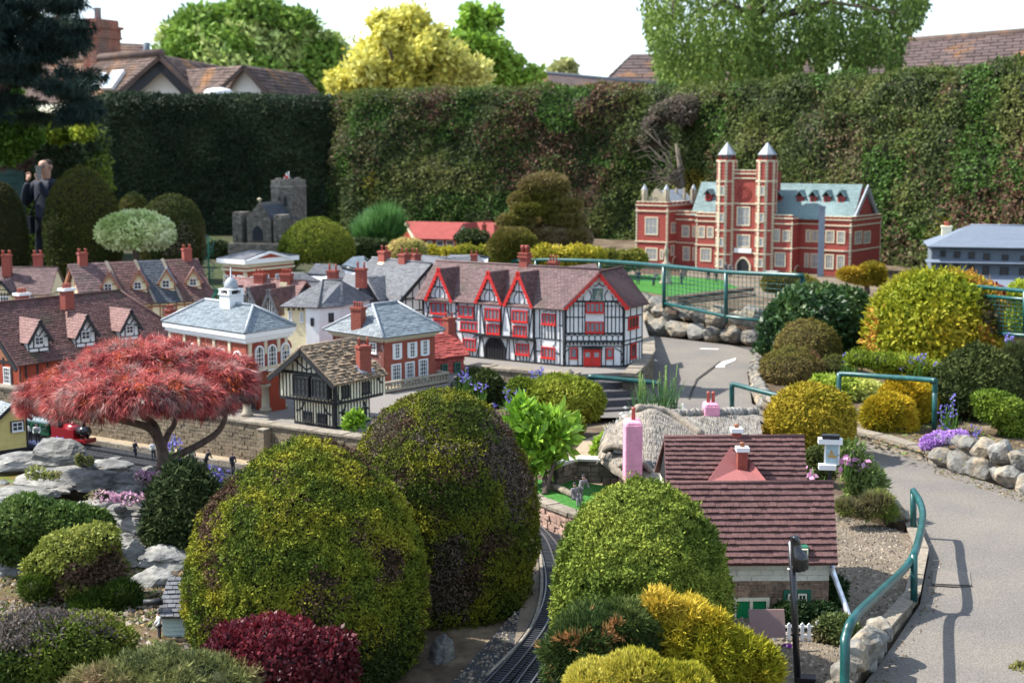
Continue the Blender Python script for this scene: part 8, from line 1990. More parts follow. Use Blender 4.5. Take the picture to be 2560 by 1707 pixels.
# things round the foreground cottage
YL=4.55;l0=P(1997,1760,YL);l1=P(1978,1352,YL+.02)
lp=thing('loudspeaker_post',l0,'black pole with a loudspeaker wrapped in shiny black plastic','loudspeaker');MB().tube([Vector((l0.x,l0.y,.03)),l0,l0.lerp(l1,.5),l1],.0115,10).build('pole','black_gloss',lp)
pl=Plane(P(1990,1385,YL-.0),-6);rr=random.Random(4);bag=MB();bag._s=True;V=[]
for i,(v,w0,w1)in enumerate(((-.052,-.006,.030),(-.047,-.014,.040),(-.02,-.016,.044),(.005,-.017,.036),(.012,-.017,.020),(.04,-.018,.014),(.055,-.017,.010),(.062,-.020,.004))):
 for k in range(12):a=k*math.pi/6;V.append(pl.w((w0+w1)/2+(w1-w0)/2*math.cos(a)+rr.uniform(-.002,.002),v+rr.uniform(-.003,.003),.030*math.sin(a)*(1 if i<4 else .6)+rr.uniform(-.002,.002)))
bag._add(V,[(i*12+k,i*12+(k+1)%12,(i+1)*12+(k+1)%12,(i+1)*12+k)for i in range(7)for k in range(12)]+[tuple(range(12))[::-1],tuple(range(84,96))]);bag.build('plastic_cover','black_gloss',lp)
for t in(.42,.02):p=l0.lerp(l1,.85-t);MB().tube([p+Vector((-.016,0,0)),p+Vector((.016,0,0))],.004,6).build('cable_tie','offwhite' if t<.1 else 'black',lp)
pb=Plane(P(2012,1735,YL-.02),-12);o=MB().pbox(pb,-.028,.032,-.02,.05,-.04,.0).pbox(pb,-.030,.034,.05,.056,-.042,.003).build('control_box','black_gloss');tag(o,'glossy black control box at the foot of the loudspeaker pole','box')
Ys=6.7;ps=Plane(P(2075,1250,Ys),-8);sg=thing('inn_sign',ps.o,'white framed hanging inn sign with a painted ship on a black post','sign');S=lambda x,y:ps.uv((x,y))
a,b=S(2068,1300),S(2082,1100);ppiece('post','black',sg,ps,a[0],b[0],a[1]-.1,b[1],-.02,-.004)
for x0,y0,x1,y1,m in((2045,1108,2106,1096,'white'),(2046,1172,2090,1161,'white'),(2055,1096,2098,1087,'black')):a,b=S(x0,y0),S(x1,y1);ppiece('cross_bar',m,sg,ps,a[0],b[0],a[1],b[1],-.022,.022)
a,b=S(2060,1161),S(2100,1108);fr=MB().pbox(ps,a[0],b[0],a[1],b[1],-.003,.004).build('board','white',sg)
mat('sign_sky',(.30,.42,.46),.6,.2,60,0);mat('sign_ship',(.42,.26,.08),.6,.2,90,0)
ppiece('picture','sign_sky',sg,ps,a[0]+.008,b[0]-.008,a[1]+.008,b[1]-.008,.003,.0055);um,vm=(a[0]+b[0])/2,(a[1]+b[1])/2
MB().prism([ps.w(um+x,vm+y,.0056)for x,y in((-.022,-.014),(.018,-.020),(.024,-.006),(-.018,-.002))],ps.n*.001).prism([ps.w(um+x,vm+y,.0056)for x,y in((-.012,0),(.010,.0),(-.004,.026))],ps.n*.001).build('ship','sign_ship',sg)
pb=Plane(P(1918,1590,4.85),2);a,b=pb.uv((1873,1590)),pb.uv((1964,1528));sb=thing('notice_board',pb.w(0,0),'blank brown notice board tilted in front of the cottage','sign')
MB().hexa([pb.w(a[0],a[1],.01),pb.w(a[0],a[1],.018),pb.w(b[0],a[1],.018),pb.w(b[0],a[1],.01),pb.w(a[0],b[1],-.03),pb.w(a[0],b[1],-.022),pb.w(b[0],b[1],-.022),pb.w(b[0],b[1],-.03)]).build('board','brown_board',sb);MB().pbox(pb,-.01,.01,-.12,.02,-.02,-.008).build('post','bark',sb)
pf=Plane(P(1990,1600,4.95),-3);fn=thing('picket_fence',pf.w(0,0),'little white picket fence in front of the cottage window','fence');zb=pf.uv((1990,1612))[1]
for x,yt in((1938,1558),(1973,1556),(2006,1556),(2023,1557),(2045,1550)):
 u=pf.uv((x,1580))[0];vt=pf.uv((x,yt))[1];w=.006 if x<2040 else .008
 MB().prism([pf.w(u-w,zb,0),pf.w(u+w,zb,0),pf.w(u+w,vt-.012,0),pf.w(u+w*1.3,vt-.008,0),pf.w(u,vt,0),pf.w(u-w*1.3,vt-.008,0),pf.w(u-w,vt-.012,0)],-pf.n*.006).build('picket','white',fn)
for y in(1568,1590):v=pf.uv((1990,y))[1];ppiece('cross_rail','white',fn,pf,pf.uv((1925,y))[0],pf.uv((2060,y))[0],v-.004,v+.004,-.012,-.006)
for px,py,h,l in((1436,1262,.14,'model man in grey sitting at the edge of the little lawn'),(1450,1256,.14,'model man with bare head behind the seated man on the little lawn')):figure(W(px,py,.125),h,l,'fig_grey','fig_grey',40,'sit' if px==1436 else 'lean',group='small model people')
for i,(px,py,l)in enumerate(((1595,712,'model bowler at the left of the castle lawn'),(1634,716,'second model bowler left of the stone pillar'),(1703,712,'model bowler stooping just right of the stone pillar'),(1712,700,'model man in grey beyond the fence right of the pillar'),(1771,702,'model spectator in the middle of the lawn edge'),(1790,706,'model spectator on the dark bench by the lawn'),(1815,690,'model woman standing before the mansion gateway'),(1826,692,'model man beside the woman at the mansion gateway'))):figure(W(px,py,CZ+.01),.17,l,'fig_grey' if i%2 else 'fig_dark','fig_dark',i*50,('walk','lean','stand')[i%3],group='model people on the castle lawn')
# shrubs, trees and flowers of the garden
BR,BR2=(.085,.052,.034),(.11,.085,.068)
def cl(label,px,yt,yb,hw,Y,prof,cols,seed,name='clipped_shrub',**k):
 b=P(px,yb,Y);H=P(px,yt,Y).z-b.z;s=Y/FPX
 a=dict(L=max(.014,2.6*s*1.6),w=max(.005,1.3*s*1.6),n=12000);a.update(k)
 if 'spread' not in a:a['spread']=1.1
 return clipped(name,label,(b.x,Y,b.z),H,hw*s,prof,cols,seed,**a)
def lo(name,label,blobs,Y,cols,seed,low=None,**k):
 bs=[]
 for q in blobs:y=Y+(q[4]if len(q)>4 else 0);s=y/FPX;bs.append((at(q[0],q[1],y),(q[2]*s,q[2]*s*.85,q[3]*s)))
 return loose(name,label,bs,cols,seed,**({'low':low}if low is not None else{}),**k)
OL=[(.25,.235,.024),(.155,.18,.020),(.075,.11,.016)]
cl('largest round golden green yew in the middle foreground, balding brown in its centre',775,1100,1712,308,4.9,EGG,OL,201,n=92000,L=.0098,w=.0056,spread=1.15,amp=.05,patch=[(BR,5.0,.53,.14,31),((.045,.065,.018),2.2,.50,.3,33)],scale=9,stray=.12,freq=3)
cl('tall dark egg shaped yew just behind the largest yew, brown patched on top',1103,974,1602,244,5.62,EGG2,[(.20,.195,.018),(.11,.13,.016),(.055,.08,.013)],202,n=68000,L=.0098,w=.0056,spread=1.15,amp=.04,patch=[(BR2,4.2,.52,.14,37),(BR,7,.56,.2,38)],scale=8,stray=.12,freq=3)
cl('dome shaped bright green conifer left of the cottage roof',1600,1210,1705,220,4.75,BULLET,[(.095,.14,.022),(.17,.22,.035),(.27,.31,.05)],203,n=66000,L=.0128,w=.0058,amp=.035,scale=6,stray=.2,spread=1.1,freq=3)
YW=[(.040,.055,.014),(.065,.08,.018),(.105,.105,.022)]
cl('tall rounded dark yew beside the man at the left',212,416,705,93,17.4,[(0,.85),(.2,.97),(.5,1),(.7,.88),(.85,.66),(.95,.36),(1,.02)],YW,204,n=16000,amp=.03,scale=1.2)
cl('dark domed yew cut off by the left edge',8,452,705,64,16.6,BULLET,[(.045,.05,.014),(.075,.06,.02)],205,n=9000,amp=.03,scale=1.2)
cl('small domed yew peeping between the tall and the brown topped yews',335,482,560,36,18.6,DOME,YW,206,n=3000,amp=.03)
cl('domed yew with greyish brown top left of the church',433,486,668,80,17.0,BULLET,[(.05,.065,.016),(.085,.085,.024),(.15,.125,.06)],207,n=12000,amp=.03,scale=1.5,patch=[((.20,.165,.11),1.6,.58,.1,40)])
lo('variegated_tree','small mop headed tree with pale cream green leaves',[(338,578,92,46),(290,585,48,36),(385,585,50,38)],15.4,[(.40,.50,.18),(.62,.68,.34),(.74,.76,.48)],208,n=7000,L=.05,w=.03,inner=.4,core=(.12,.17,.05),cat='tree',stems=[([P(340,690,15.4),P(338,600,15.4)],[.035,.03])])
cl('neat dome topped green tree right of the church',792,546,652,93,15.8,[(0,.72),(.08,.93),(.25,1),(.45,.95),(.65,.80),(.83,.55),(.95,.28),(1,.02)],[(.075,.115,.014),(.13,.165,.02),(.19,.21,.03)],209,n=14000,amp=.03,name='dome_tree',cat='tree',trunk=(.05,VZ),scale=1.6)
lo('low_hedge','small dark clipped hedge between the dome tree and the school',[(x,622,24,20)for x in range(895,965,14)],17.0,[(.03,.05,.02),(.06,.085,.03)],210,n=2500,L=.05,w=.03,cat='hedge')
lo('clipped_shrub','pale orange yellow ball shrub in front of the red school',[(1018,626,46,28)],15.2,[(.42,.30,.10),(.52,.42,.16),(.30,.30,.07)],211,n=3500,L=.035,w=.018,cat='shrub')
for i,(xs,y,r,Y,l)in enumerate((((1075,1120,1165,1210),640,26,16.6,'row of golden yellow shrubs along the front of the school'),((1360,1395,1440,1480),642,27,15.6,'golden shrubs right of the tiered topiary behind the green rail'),((1520,1560,1590),648,22,16.2,'olive yellow low shrub left of the red mansion'))):
 lo('golden_shrub',l,[(x,y+(j%2)*4,r+4,r)for j,x in enumerate(xs)],Y,[(.20,.21,.02),(.36,.32,.03),(.50,.42,.05)]if i<2 else[(.16,.17,.03),(.24,.23,.04)],212+i,n=4500,L=.05,w=.026,group='golden shrubs')
TI_=[(.13,.13,.022),(.21,.165,.06),(.26,.19,.13)]
lo('tiered_topiary','brownish cloud pruned topiary tree in stacked tiers',[(1360,466,62,30),(1312,500,40,20),(1325,522,48,15,-.1),(1398,512,56,16),(1290,553,46,18,-.1),(1345,562,40,14,.3),(1412,547,54,16),(1395,585,60,17),(1440,596,40,26),(1340,592,30,14,.3)],16.6,TI_,216,n=14000,style='tuft',m='needle',L=.042,w=.018,inner=.15,amp=.02,coref=.9,cat='topiary',scale=1.8,stems=[([P(1372,668,16.7),P(1368,560,16.7)],[.07,.05])])
lo('clipped_shrub','brownish ball shrub below the tiered topiary',[(1283,616,58,42)],16.0,TI_,217,n=4500,style='tuft',m='needle',L=.05,w=.02,inner=.1,coref=.92,scale=1.8)
lo('holly_bush','dark glossy holly bush behind the two brown domes',[(2045,800,120,85),(1960,830,60,80),(2120,815,70,90),(2010,770,70,50),(2110,765,60,45),(1930,880,40,40),(2060,880,90,60)],11.6,[(.022,.055,.018),(.04,.09,.025),(.09,.15,.04)],220,n=13000,L=.055,w=.032,m='leaf_gloss',inner=.4)
cl('large golden green dome shrub at the right',2340,690,935,162,10.8,[(0,.72),(.1,.9),(.3,1),(.55,.98),(.75,.85),(.9,.58),(.97,.3),(1,.02)],[(.15,.20,.015),(.27,.28,.018),(.42,.34,.03)],221,n=24000,L=.045,w=.020,amp=.07,freq=4,m='leaf',scale=2.2,stray=.3,patch=[((.13,.10,.05),2,.62,.08,41),((.46,.24,.04),2.6,.60,.12,42)])
BD=[(.10,.10,.022),(.15,.13,.03),(.18,.135,.05)]
cl('upper of two brownish dome shrubs in front of the holly',2018,798,905,80,11.0,DOME,BD,222,n=8000,scale=2)
cl('lower brownish dome shrub right beside the road stones',1980,866,980,80,10.5,[(0,.6),(.15,.85),(.4,1),(.65,.95),(.85,.65),(.96,.3),(1,.02)],BD,223,n=8000,scale=2,patch=[((.12,.06,.035),2.5,.55,.1,43)])
cl('small dark shrub between the brown domes and the bluebells',2085,885,955,42,10.6,DOME,[(.05,.07,.018),(.09,.10,.025)],224,n=3000)
cl('mustard yellow ball shrub at the start of the path',2024,966,1122,105,8.15,[(0,.80),(.15,.96),(.4,1),(.62,.94),(.8,.74),(.93,.42),(1,.02)],[(.15,.15,.016),(.27,.22,.018),(.36,.27,.03)],225,n=20000,L=.026,w=.009,scale=2.5,freq=4)
lo('lime_shrub','pale lime yellow leaved shrub above the mustard ball',[(2100,975,55,32),(2160,985,50,36),(2175,1020,35,30),(2060,965,28,22)],9.75,[(.30,.40,.05),(.48,.52,.10),(.58,.60,.18)],226,n=4500,L=.045,w=.024)
GD=[(.14,.17,.02),(.40,.30,.02),(.56,.38,.03)]
for i,(x,y,rx,ry,Y,l)in enumerate(((2268,992,62,42,8.95,'orange gold dome shrub under the green handrail'),(2222,1040,66,52,8.7,'gold topped shrub with green sides nearest the path kerb'),(2345,1000,40,28,9.1,'small orange gold shrub behind the handrail post'))):lo('golden_shrub',l,[(x,y,rx,ry),(x+10,y+25,rx*.95,ry)],Y,GD,227+i,n=5500,style='tuft',m='needle',L=.03,w=.012,inner=.15,coref=.9,group='golden shrubs',scale=3)
cl('dark green dome shrub at the right edge above the boulders',2440,872,1020,102,9.1,DOME,[(.045,.062,.02),(.075,.09,.026),(.12,.12,.04)],231,n=14000,L=.03,w=.012,scale=2.5)
lo('shrub','bright green loose shrub hanging over the boulder wall',[(2500,1020,62,34),(2545,1055,60,40),(2470,1000,40,22)],8.5,[(.06,.11,.015),(.12,.19,.02),(.19,.26,.03)],232,n=6500,L=.03,w=.014,scale=3)
lo('dwarf_pine','dwarf pine with upright shoots at the right edge',[(2548,920,48,55),(2530,960,40,30)],9.7,[(.05,.075,.03),(.10,.11,.04)],233,n=2500,style='tuft',m='needle',L=.06,w=.006,k=5,up=.9)
lo('small_conifer','small flat topped golden conifer at the corner of the red mansion',[(2178,676,34,15),(2130,684,34,13),(2160,692,34,16),(2190,690,22,20)],13.6,[(.13,.12,.015),(.30,.22,.02),(.40,.27,.03)],234,n=4000,style='tuft',m='needle',L=.04,w=.016,stems=[([P(2168,735,13.6),P(2165,690,13.6)],[.03,.02])],cat='conifer')
lo('clipped_shrub','yellowish olive hedge shrub at the end of the mesh fence',[(1965,712,38,26),(2010,718,40,24),(1930,708,25,22)],12.9,[(.16,.15,.03),(.24,.21,.05)],235,n=4500,style='tuft',m='needle',L=.03,w=.012,inner=.1,coref=.92)
lo('berberis','small dark red leaved shrub in front of the grey house',[(2470,728,45,22),(2440,745,30,20),(2500,755,40,28)],10.9,[(.16,.012,.02),(.28,.03,.04)],236,n=2000,L=.03,w=.016)
lo('lime_shrub','narrow lime green shrub at the right edge by the mesh fence',[(2552,740,26,34),(2548,790,26,40)],10.3,[(.26,.34,.02),(.42,.46,.04)],237,n=2200,L=.035,w=.018)
lo('ground_cover','yellow green leafy ground cover below the large golden dome',[(2200,905,50,22),(2270,915,60,22),(2350,930,60,22),(2150,900,40,20)],9.95,[(.14,.20,.02),(.30,.34,.03)],238,n=4000,L=.035,w=.012,up=.8,cat='ground cover')
lo('shrub','mounded yellow green shrub below the front of the inn',[(1400,995,105,52),(1345,1000,60,48),(1460,1005,50,50),(1300,975,32,26)],8.9,[(.10,.15,.015),(.19,.23,.02),(.30,.32,.04)],240,n=14000,L=.03,w=.014,inner=.25,scale=3)
lo('shrub','small olive shrub in front of the mounded shrub',[(1425,1068,36,34),(1400,1050,26,24)],8.3,[(.12,.16,.02),(.22,.24,.03)],241,n=2600,L=.028,w=.012)
lo('shrub','dark green shrub under the corner of the brick house balcony',[(1200,965,52,40),(1240,985,34,30),(1170,985,30,28)],9.6,[(.03,.045,.015),(.06,.08,.02)],242,n=5000,L=.03,w=.015)
lo('laurel','young laurel with large bright green leaves by the little lawn',[(1352,1095,62,60),(1320,1060,42,46),(1395,1085,44,48),(1340,1150,52,40),(1300,1040,26,36)],6.95,[(.12,.25,.02),(.22,.40,.035),(.34,.50,.06)],243,n=1300,L=.075,w=.034,m='leaf_gloss',inner=.9,coref=0,up=.6,stems=[([W(1362,1236,.12),P(1362,1180,6.95),P(1352,1090,6.95)],[.016,.013,.006]),([W(1362,1236,.12),P(1385,1160,6.9),P(1400,1080,6.95)],[.012,.009,.004]),([P(1362,1190,6.95),P(1320,1130,7.0),P(1310,1050,7)],[.010,.008,.004])])
for i,(px,py,rx,ry,Y,l)in enumerate(((888,1050,22,18,7.85,'small bright green plant at the corner of the black and cream house'),(1515,1112,26,22,7.5,'low bright green plant beside the thatched cottage'))):lo('leafy_plant',l,[(px,py,rx,ry),(px-12,py+12,rx*.7,ry*.7)],Y,[(.16,.30,.02),(.30,.44,.05)],245+i,n=420,L=.045,w=.024,m='leaf_gloss',inner=.7,coref=.4)
lo('flower_bed_plant','bushy pale green plant in the flower bed behind the inn sign',[(2150,1190,46,46),(2120,1150,36,40),(2165,1235,45,38),(2185,1215,30,34)],6.75,[(.08,.14,.03),(.16,.22,.06),(.24,.30,.10)],247,n=2600,L=.04,w=.013,inner=.8,coref=.5,up=.5)
lo('shrub','olive green shrub between the cottage roof and the inn sign',[(2055,1165,34,34),(2040,1140,26,22)],7.2,[(.06,.08,.02),(.11,.13,.035)],248,n=2600,L=.022,w=.010)
lo('low_plants','grassy low plants along the front of the flower bed',[(2120,1268,32,16),(2170,1276,36,16),(2220,1284,30,14),(2195,1255,40,20)],6.5,[(.12,.20,.03),(.22,.30,.05),(.16,.14,.07)],249,n=1500,style='tuft',m='leaf',L=.04,w=.006,up=.9,coref=.6)
lo('shrub','small bronze green shrub at the right end of the picket fence',[(2100,1580,46,34),(2070,1570,34,30),(2130,1600,30,26)],4.95,[(.06,.10,.025),(.12,.15,.05),(.15,.12,.06)],250,n=3200,L=.022,w=.013)
lo('creeper','dark green creeper spreading over the cottage stone wall',[(1990,1538,46,22),(2035,1545,34,24),(2088,1490,20,55,.2),(2060,1545,30,28),(1940,1545,36,14)],5.12,[(.016,.035,.014),(.03,.06,.018)],251,n=4200,L=.024,w=.012)
cl('dark green cone shaped shrub right of the maple trunk',466,1166,1385,88,6.25,[(0,.7),(.12,.95),(.3,1),(.5,.92),(.7,.72),(.86,.45),(.96,.2),(1,.02)],[(.026,.042,.018),(.045,.065,.022),(.075,.085,.03)],252,n=13000,L=.032,w=.009,amp=.07,stray=.4,spread=.9,scale=4)
lo('shrub','low spreading dark green shrub on the left of the rockery',[(70,1300,95,55),(170,1300,80,42),(30,1350,70,60),(240,1310,46,30)],5.95,[(.04,.075,.02),(.07,.12,.025),(.11,.16,.04)],253,n=11000,L=.024,w=.015,inner=.35)
lo('shrub','rounded yellow green shrub with brown heart left of the cliff',[(185,1390,95,72),(240,1360,60,52),(120,1420,60,56),(270,1420,50,50),(200,1450,80,48)],5.6,[(.08,.12,.018),(.17,.20,.03),(.26,.28,.06)],254,n=13000,L=.020,w=.012,inner=.35,scale=4,patch=[((.14,.09,.06),4,.60,.08,45)])
lo('shrub','broad green mound with a bare grey twiggy side at the bottom left',[(110,1620,140,95),(20,1650,110,100),(220,1620,100,90),(280,1640,60,80)],4.45,[(.05,.085,.014),(.11,.15,.02),(.18,.20,.03)],255,n=17000,L=.017,w=.009,inner=.3,scale=4,patch=[((.11,.092,.08),3,.565,.10,46)])
lo('juniper','feathery pale green juniper along the bottom edge',[(330,1705,110,50),(450,1690,120,50),(560,1710,90,55),(250,1725,80,50)],4.15,[(.10,.12,.05),(.20,.21,.07),(.28,.20,.11)],256,n=9000,style='tuft',m='needle',L=.026,w=.005,k=5,inner=.6,up=.2,coref=.75,spread=1.2,amp=.06)
lo('berberis','purple red leaved berberis in front of the largest yew',[(700,1640,150,85),(600,1650,100,80),(800,1660,105,90),(690,1590,110,45),(840,1620,60,45),(590,1590,60,36)],4.3,[(.030,.007,.012),(.065,.008,.014),(.14,.016,.024)],257,n=11000,L=.018,w=.012,m='leaf_gloss',inner=.5,up=.5,core=(.03,.012,.014))
lo('gold_conifer','golden orange feathery conifer in front of the cottage',[(1775,1640,115,85),(1710,1575,80,70),(1865,1675,85,70),(1670,1530,46,45),(1755,1570,75,50),(1640,1520,30,34)],4.3,[(.28,.27,.02),(.48,.37,.035),(.60,.44,.07)],258,n=9000,style='tuft',m='needle',L=.030,w=.007,k=4,inner=.5,up=.5,spread=1.0,amp=.05,coref=.78,core=(.12,.11,.02),cat='conifer')
lo('dark_conifer','dark green sprigs of yew with orange tips before the dome conifer',[(1480,1600,100,75),(1560,1560,70,60),(1420,1640,70,70),(1600,1610,60,60)],4.25,[(.040,.07,.02),(.075,.11,.028),(.13,.16,.045)],259,n=5200,style='tuft',m='needle',L=.030,w=.006,k=5,inner=.7,up=.7,spread=.95,amp=.05,coref=.75,patch=[((.42,.22,.09),16,.64,.05,47)],cat='conifer')
lo('gold_shrub','yellow tipped low conifer at the very bottom right of the railway',[(1500,1705,90,50),(1590,1690,100,62),(1690,1710,90,48),(1560,1720,120,60)],4.0,[(.16,.18,.02),(.36,.33,.03),(.50,.44,.08)],260,n=9000,style='tuft',m='needle',L=.022,w=.007,k=4,inner=.3,up=.6,coref=.85,core=(.10,.11,.02))
lo('shrub','low green shrub tip at the bottom right corner of the path',[(2555,1695,46,40),(2520,1720,40,34)],4.75,[(.09,.12,.03),(.18,.17,.05)],261,n=1400,L=.022,w=.010)
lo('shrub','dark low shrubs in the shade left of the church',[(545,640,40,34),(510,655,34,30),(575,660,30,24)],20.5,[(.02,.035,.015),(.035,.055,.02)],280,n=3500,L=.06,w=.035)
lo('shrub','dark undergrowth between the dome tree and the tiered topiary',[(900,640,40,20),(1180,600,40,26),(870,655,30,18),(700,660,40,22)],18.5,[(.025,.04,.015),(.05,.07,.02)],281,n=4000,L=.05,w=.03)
# the red Japanese maple
YM=6.85;mk=YM/FPX;mb_=[]
for px,py,rx,ry,dy in((345,925,150,70,0),(215,970,120,62,-.1),(480,935,115,66,.1),(330,985,170,62,-.28),(120,1005,70,52,-.05),(555,975,80,66,.0),(450,1000,100,52,-.25),(220,1015,100,44,-.25),(590,930,45,40,.1),(400,890,90,40,.15),(270,905,80,44,.15),(88,1005,42,42,0),(520,1010,70,46,-.1)):
 mb_.append((at(px,py,YM+dy),(rx*mk,rx*mk*.8,ry*mk)))
rng=np.random.default_rng(77);ma_o=thing('japanese_maple',W(393,1238,.2),'umbrella shaped Japanese maple with drooping lacy red leaves above the rockery','tree')
X,N=blob_points(rng,20000,mb_,.045,9,.35,-.35);n=len(X)
col=palette(rng,X,[(.18,.036,.040),(.48,.10,.095),(.62,.19,.165),(.50,.29,.26)],20,3,.35,[((.33,.21,.19),13,.53,.25,51),((.46,.11,.045),15,.60,.2,52)])
T=tuft_tris(rng,X,N*.55+np.array([0,0,-.75])+rdir(rng,n)*.25,np.full(n,.052),np.full(n,.0042),6,.5)
rawmesh('crown',T,3,np.repeat(np.tile(col,(6,1)),3,axis=0)*1.0,'leaf',ma_o)
Pm=lambda x,y,d=0:P(x,y,YM+d)
g=W(393,1240,.18);mt=MB()
for pts,r in(([g,Pm(398,1195,-.1),Pm(408,1150,-.05),Pm(400,1105),Pm(370,1068,-.05),Pm(300,1050,-.1),Pm(262,1040,-.1)],[.036,.031,.029,.027,.020,.016,.010]),([Pm(402,1110),Pm(385,1060,.0),Pm(352,1035,.05),Pm(345,985,.1)],[.022,.018,.015,.008]),([Pm(404,1120),Pm(420,1085,.1),Pm(438,1050,.15),Pm(428,1000,.15)],[.020,.016,.013,.008]),([Pm(410,1165,-.05),Pm(440,1140),Pm(500,1110,.05),Pm(548,1075,.1),Pm(565,1030,.1),Pm(560,985,.1)],[.022,.019,.017,.015,.012,.008])):
 MB().tube(catmull(pts,4),list(np.interp(np.linspace(0,len(r)-1,(len(pts)-1)*4+1),range(len(r)),r)),10).build('trunk' if pts[0]is g else 'branch','bark_maple',ma_o)
 # flowers
mat('stem',(.10,.20,.03),.6,.2,40,0)
def spikes(name,label,spots,Y,cols,seed,h,cat='flowers',leaves=8,bell=.011,nb=9,group=None,lw=.004,lc=(.07,.15,.03),stemr=.002):
 r=np.random.default_rng(seed);o=thing(name,P(*spots[0],Y),label,cat,group);st=MB();Q=[];C_=[];Bq=[]
 for px,py in spots:
  t=P(px,py,Y+r.uniform(-.12,.12));b=t+Vector((r.uniform(-.03,.03),r.uniform(-.03,.03),-h*r.uniform(.85,1.1)));st.tube([b,b.lerp(t,.6),t],stemr,4)
  X=np.array([t[:]])+np.stack([r.normal(0,bell*.9,nb),r.normal(0,bell*.9,nb),r.uniform(-h*.28,0.004,nb)],1);A=rdir(r,nb)+np.array([0,0,-.4])
  for _ in range(2):Q.append(leaf_quads(r,X,A,rdir(r,nb),np.full(nb,bell*1.9),np.full(nb,bell*1.2),.2));C_.append(np.repeat(np.array(cols)[r.integers(0,len(cols),nb)],4,axis=0))
  m=leaves;B0=np.array([b[:]])+r.normal(0,.012,(m,3))*np.array([1,1,0]);A=rdir(r,m)*.45+np.array([0,0,1]);Bq.append(leaf_quads(r,B0,A,rdir(r,m),h*r.uniform(.5,.95,m),np.full(m,lw*2),.1))
 st.build('stem','stem',o,kind='stuff');rawmesh('flower_heads',np.concatenate(Q),4,np.concatenate(C_)*1.0,'flower',o,kind='stuff')
 L_=np.concatenate(Bq);rawmesh('blades',L_,4,np.tile(np.array(lc),(L_.shape[0]*4,1))*r.uniform(.7,1.4,(L_.shape[0]*4,1)),'leaf',o,kind='stuff')
BL=[(.26,.22,.62),(.34,.30,.74),(.20,.17,.52)];PK=[(.62,.30,.50),(.72,.45,.62)];WH=[(.80,.80,.78)]
rr=random.Random(6);sp_=lambda cx,cy,rx,ry,n:[(cx+rr.uniform(-rx,rx),cy+rr.uniform(-ry,ry))for _ in range(n)]
for px,py,rx,ry,n,Y,h,l in((1165,930,16,18,5,9.3,.16,'bluebells at the corner of the red tiled cottage'),(1343,922,18,12,5,9.4,.16,'bluebells in front of the inn front wall'),(1285,985,22,24,6,8.6,.18,'bluebells at the left end of the mounded shrub'),(2122,882,14,12,5,10.1,.20,'pale bluebells left of the large golden dome'),(2300,905,55,26,8,9.9,.18,'bluebells scattered along the foot of the large golden dome'),(2372,1025,22,38,9,8.6,.24,'tall pale bluebells behind the aubrieta'),(2430,1070,14,12,3,8.5,.12,'few bluebells hanging above the boulder wall'),(2520,840,22,10,4,9.8,.12,'bluebells below the mesh fence at the right edge'),(545,1180,24,20,7,7.1,.12,'deep blue bluebells between the conical shrub and the big yew'),(435,1110,16,28,6,7.3,.14,'bluebells right of the maple trunk'),(142,1098,8,8,3,7.9,.10,'single bluebell in front of the red engine'),(1210,985,40,26,5,9.1,.12,'bluebells in the dark shrub by the balcony')):spikes('bluebells',l,sp_(px,py,rx,ry,n),Y,BL,px,h,group='bluebells')
spikes('daffodil_leaves','tall narrow daffodil leaves and seed heads behind the thatched cottage',sp_(1650,930,62,22,15),8.3,[(.30,.26,.12)],5,.26,cat='plant',leaves=7,bell=.006,nb=3,lw=.006,lc=(.07,.14,.06),stemr=.003)
spikes('white_flowers','white narcissus flowers left of the thatch ridge',[(1565,1030),(1580,1022),(1548,1050),(1705,1010)],7.9,WH,8,.14,leaves=9,bell=.016,nb=4,lc=(.08,.16,.05))
for px,py,l in((2022,1168,'pink lily flowers by the corner of the cottage roofs'),(2120,1135,'pale pink flowers above the flower bed plant'),(2150,1150,'pink flowers at the right of the flower bed plant')):spikes('pink_flowers',l,sp_(px,py,12,12,3),6.75,PK,px,.12,leaves=4,bell=.020,nb=4,group='pink flowers in the flower bed')
spikes('white_flowers','white flower in front of the picket fence',[(2003,1588),(1998,1598)],4.95,WH,9,.10,leaves=3,bell=.018,nb=4)
spikes('purple_flowers','purple pansies beside the loudspeaker pole',[(1958,1608),(1965,1614),(2030,1705)],4.9,[(.30,.05,.45),(.42,.20,.60)],10,.06,leaves=3,bell=.014,nb=5)
lo('aubrieta','mound of purple aubrieta at the end of the stone kerb',[(2350,1098,42,16),(2330,1112,30,16),(2390,1090,30,12)],8.05,[(.44,.24,.60),(.56,.36,.70),(.16,.26,.08)],270,n=2200,L=.018,w=.015,m='flower',cat='flowers',coref=.7,core=(.09,.15,.04))
blades=[(.05,.13,.03),(.10,.22,.06),(.18,.32,.12)]
lo('iris_plant','clump of upright iris leaves left of the red school',[(945,600,36,22),(965,590,24,30)],17.6,blades,271,n=900,style='tuft',m='leaf',L=.30,w=.03,k=3,up=1.6,spread=.4,coref=.4)
for px,py,rx,ry,z,l in((290,1240,70,14,.22,'tiny pink flowering plants among the rockery slabs'),(380,1195,40,12,.2,'pale pink saxifrage left of the maple trunk'),(110,1185,40,12,.25,'pink flowered creeping plant by the puddle'),(210,1150,22,14,.25,'pink flowers right of the largest rock')):
 Yq=W(px,py+8,z).y;lo('rockery_plant',l,[(px-rx*.5,py,rx*.55,ry),(px+rx*.5,py+4,rx*.6,ry*.8)],Yq,[(.16,.20,.05),(.26,.28,.08),(.55,.32,.45)],int(px),n=500,L=.016,w=.012,cat='rock plant',coref=.5,jit=.4)
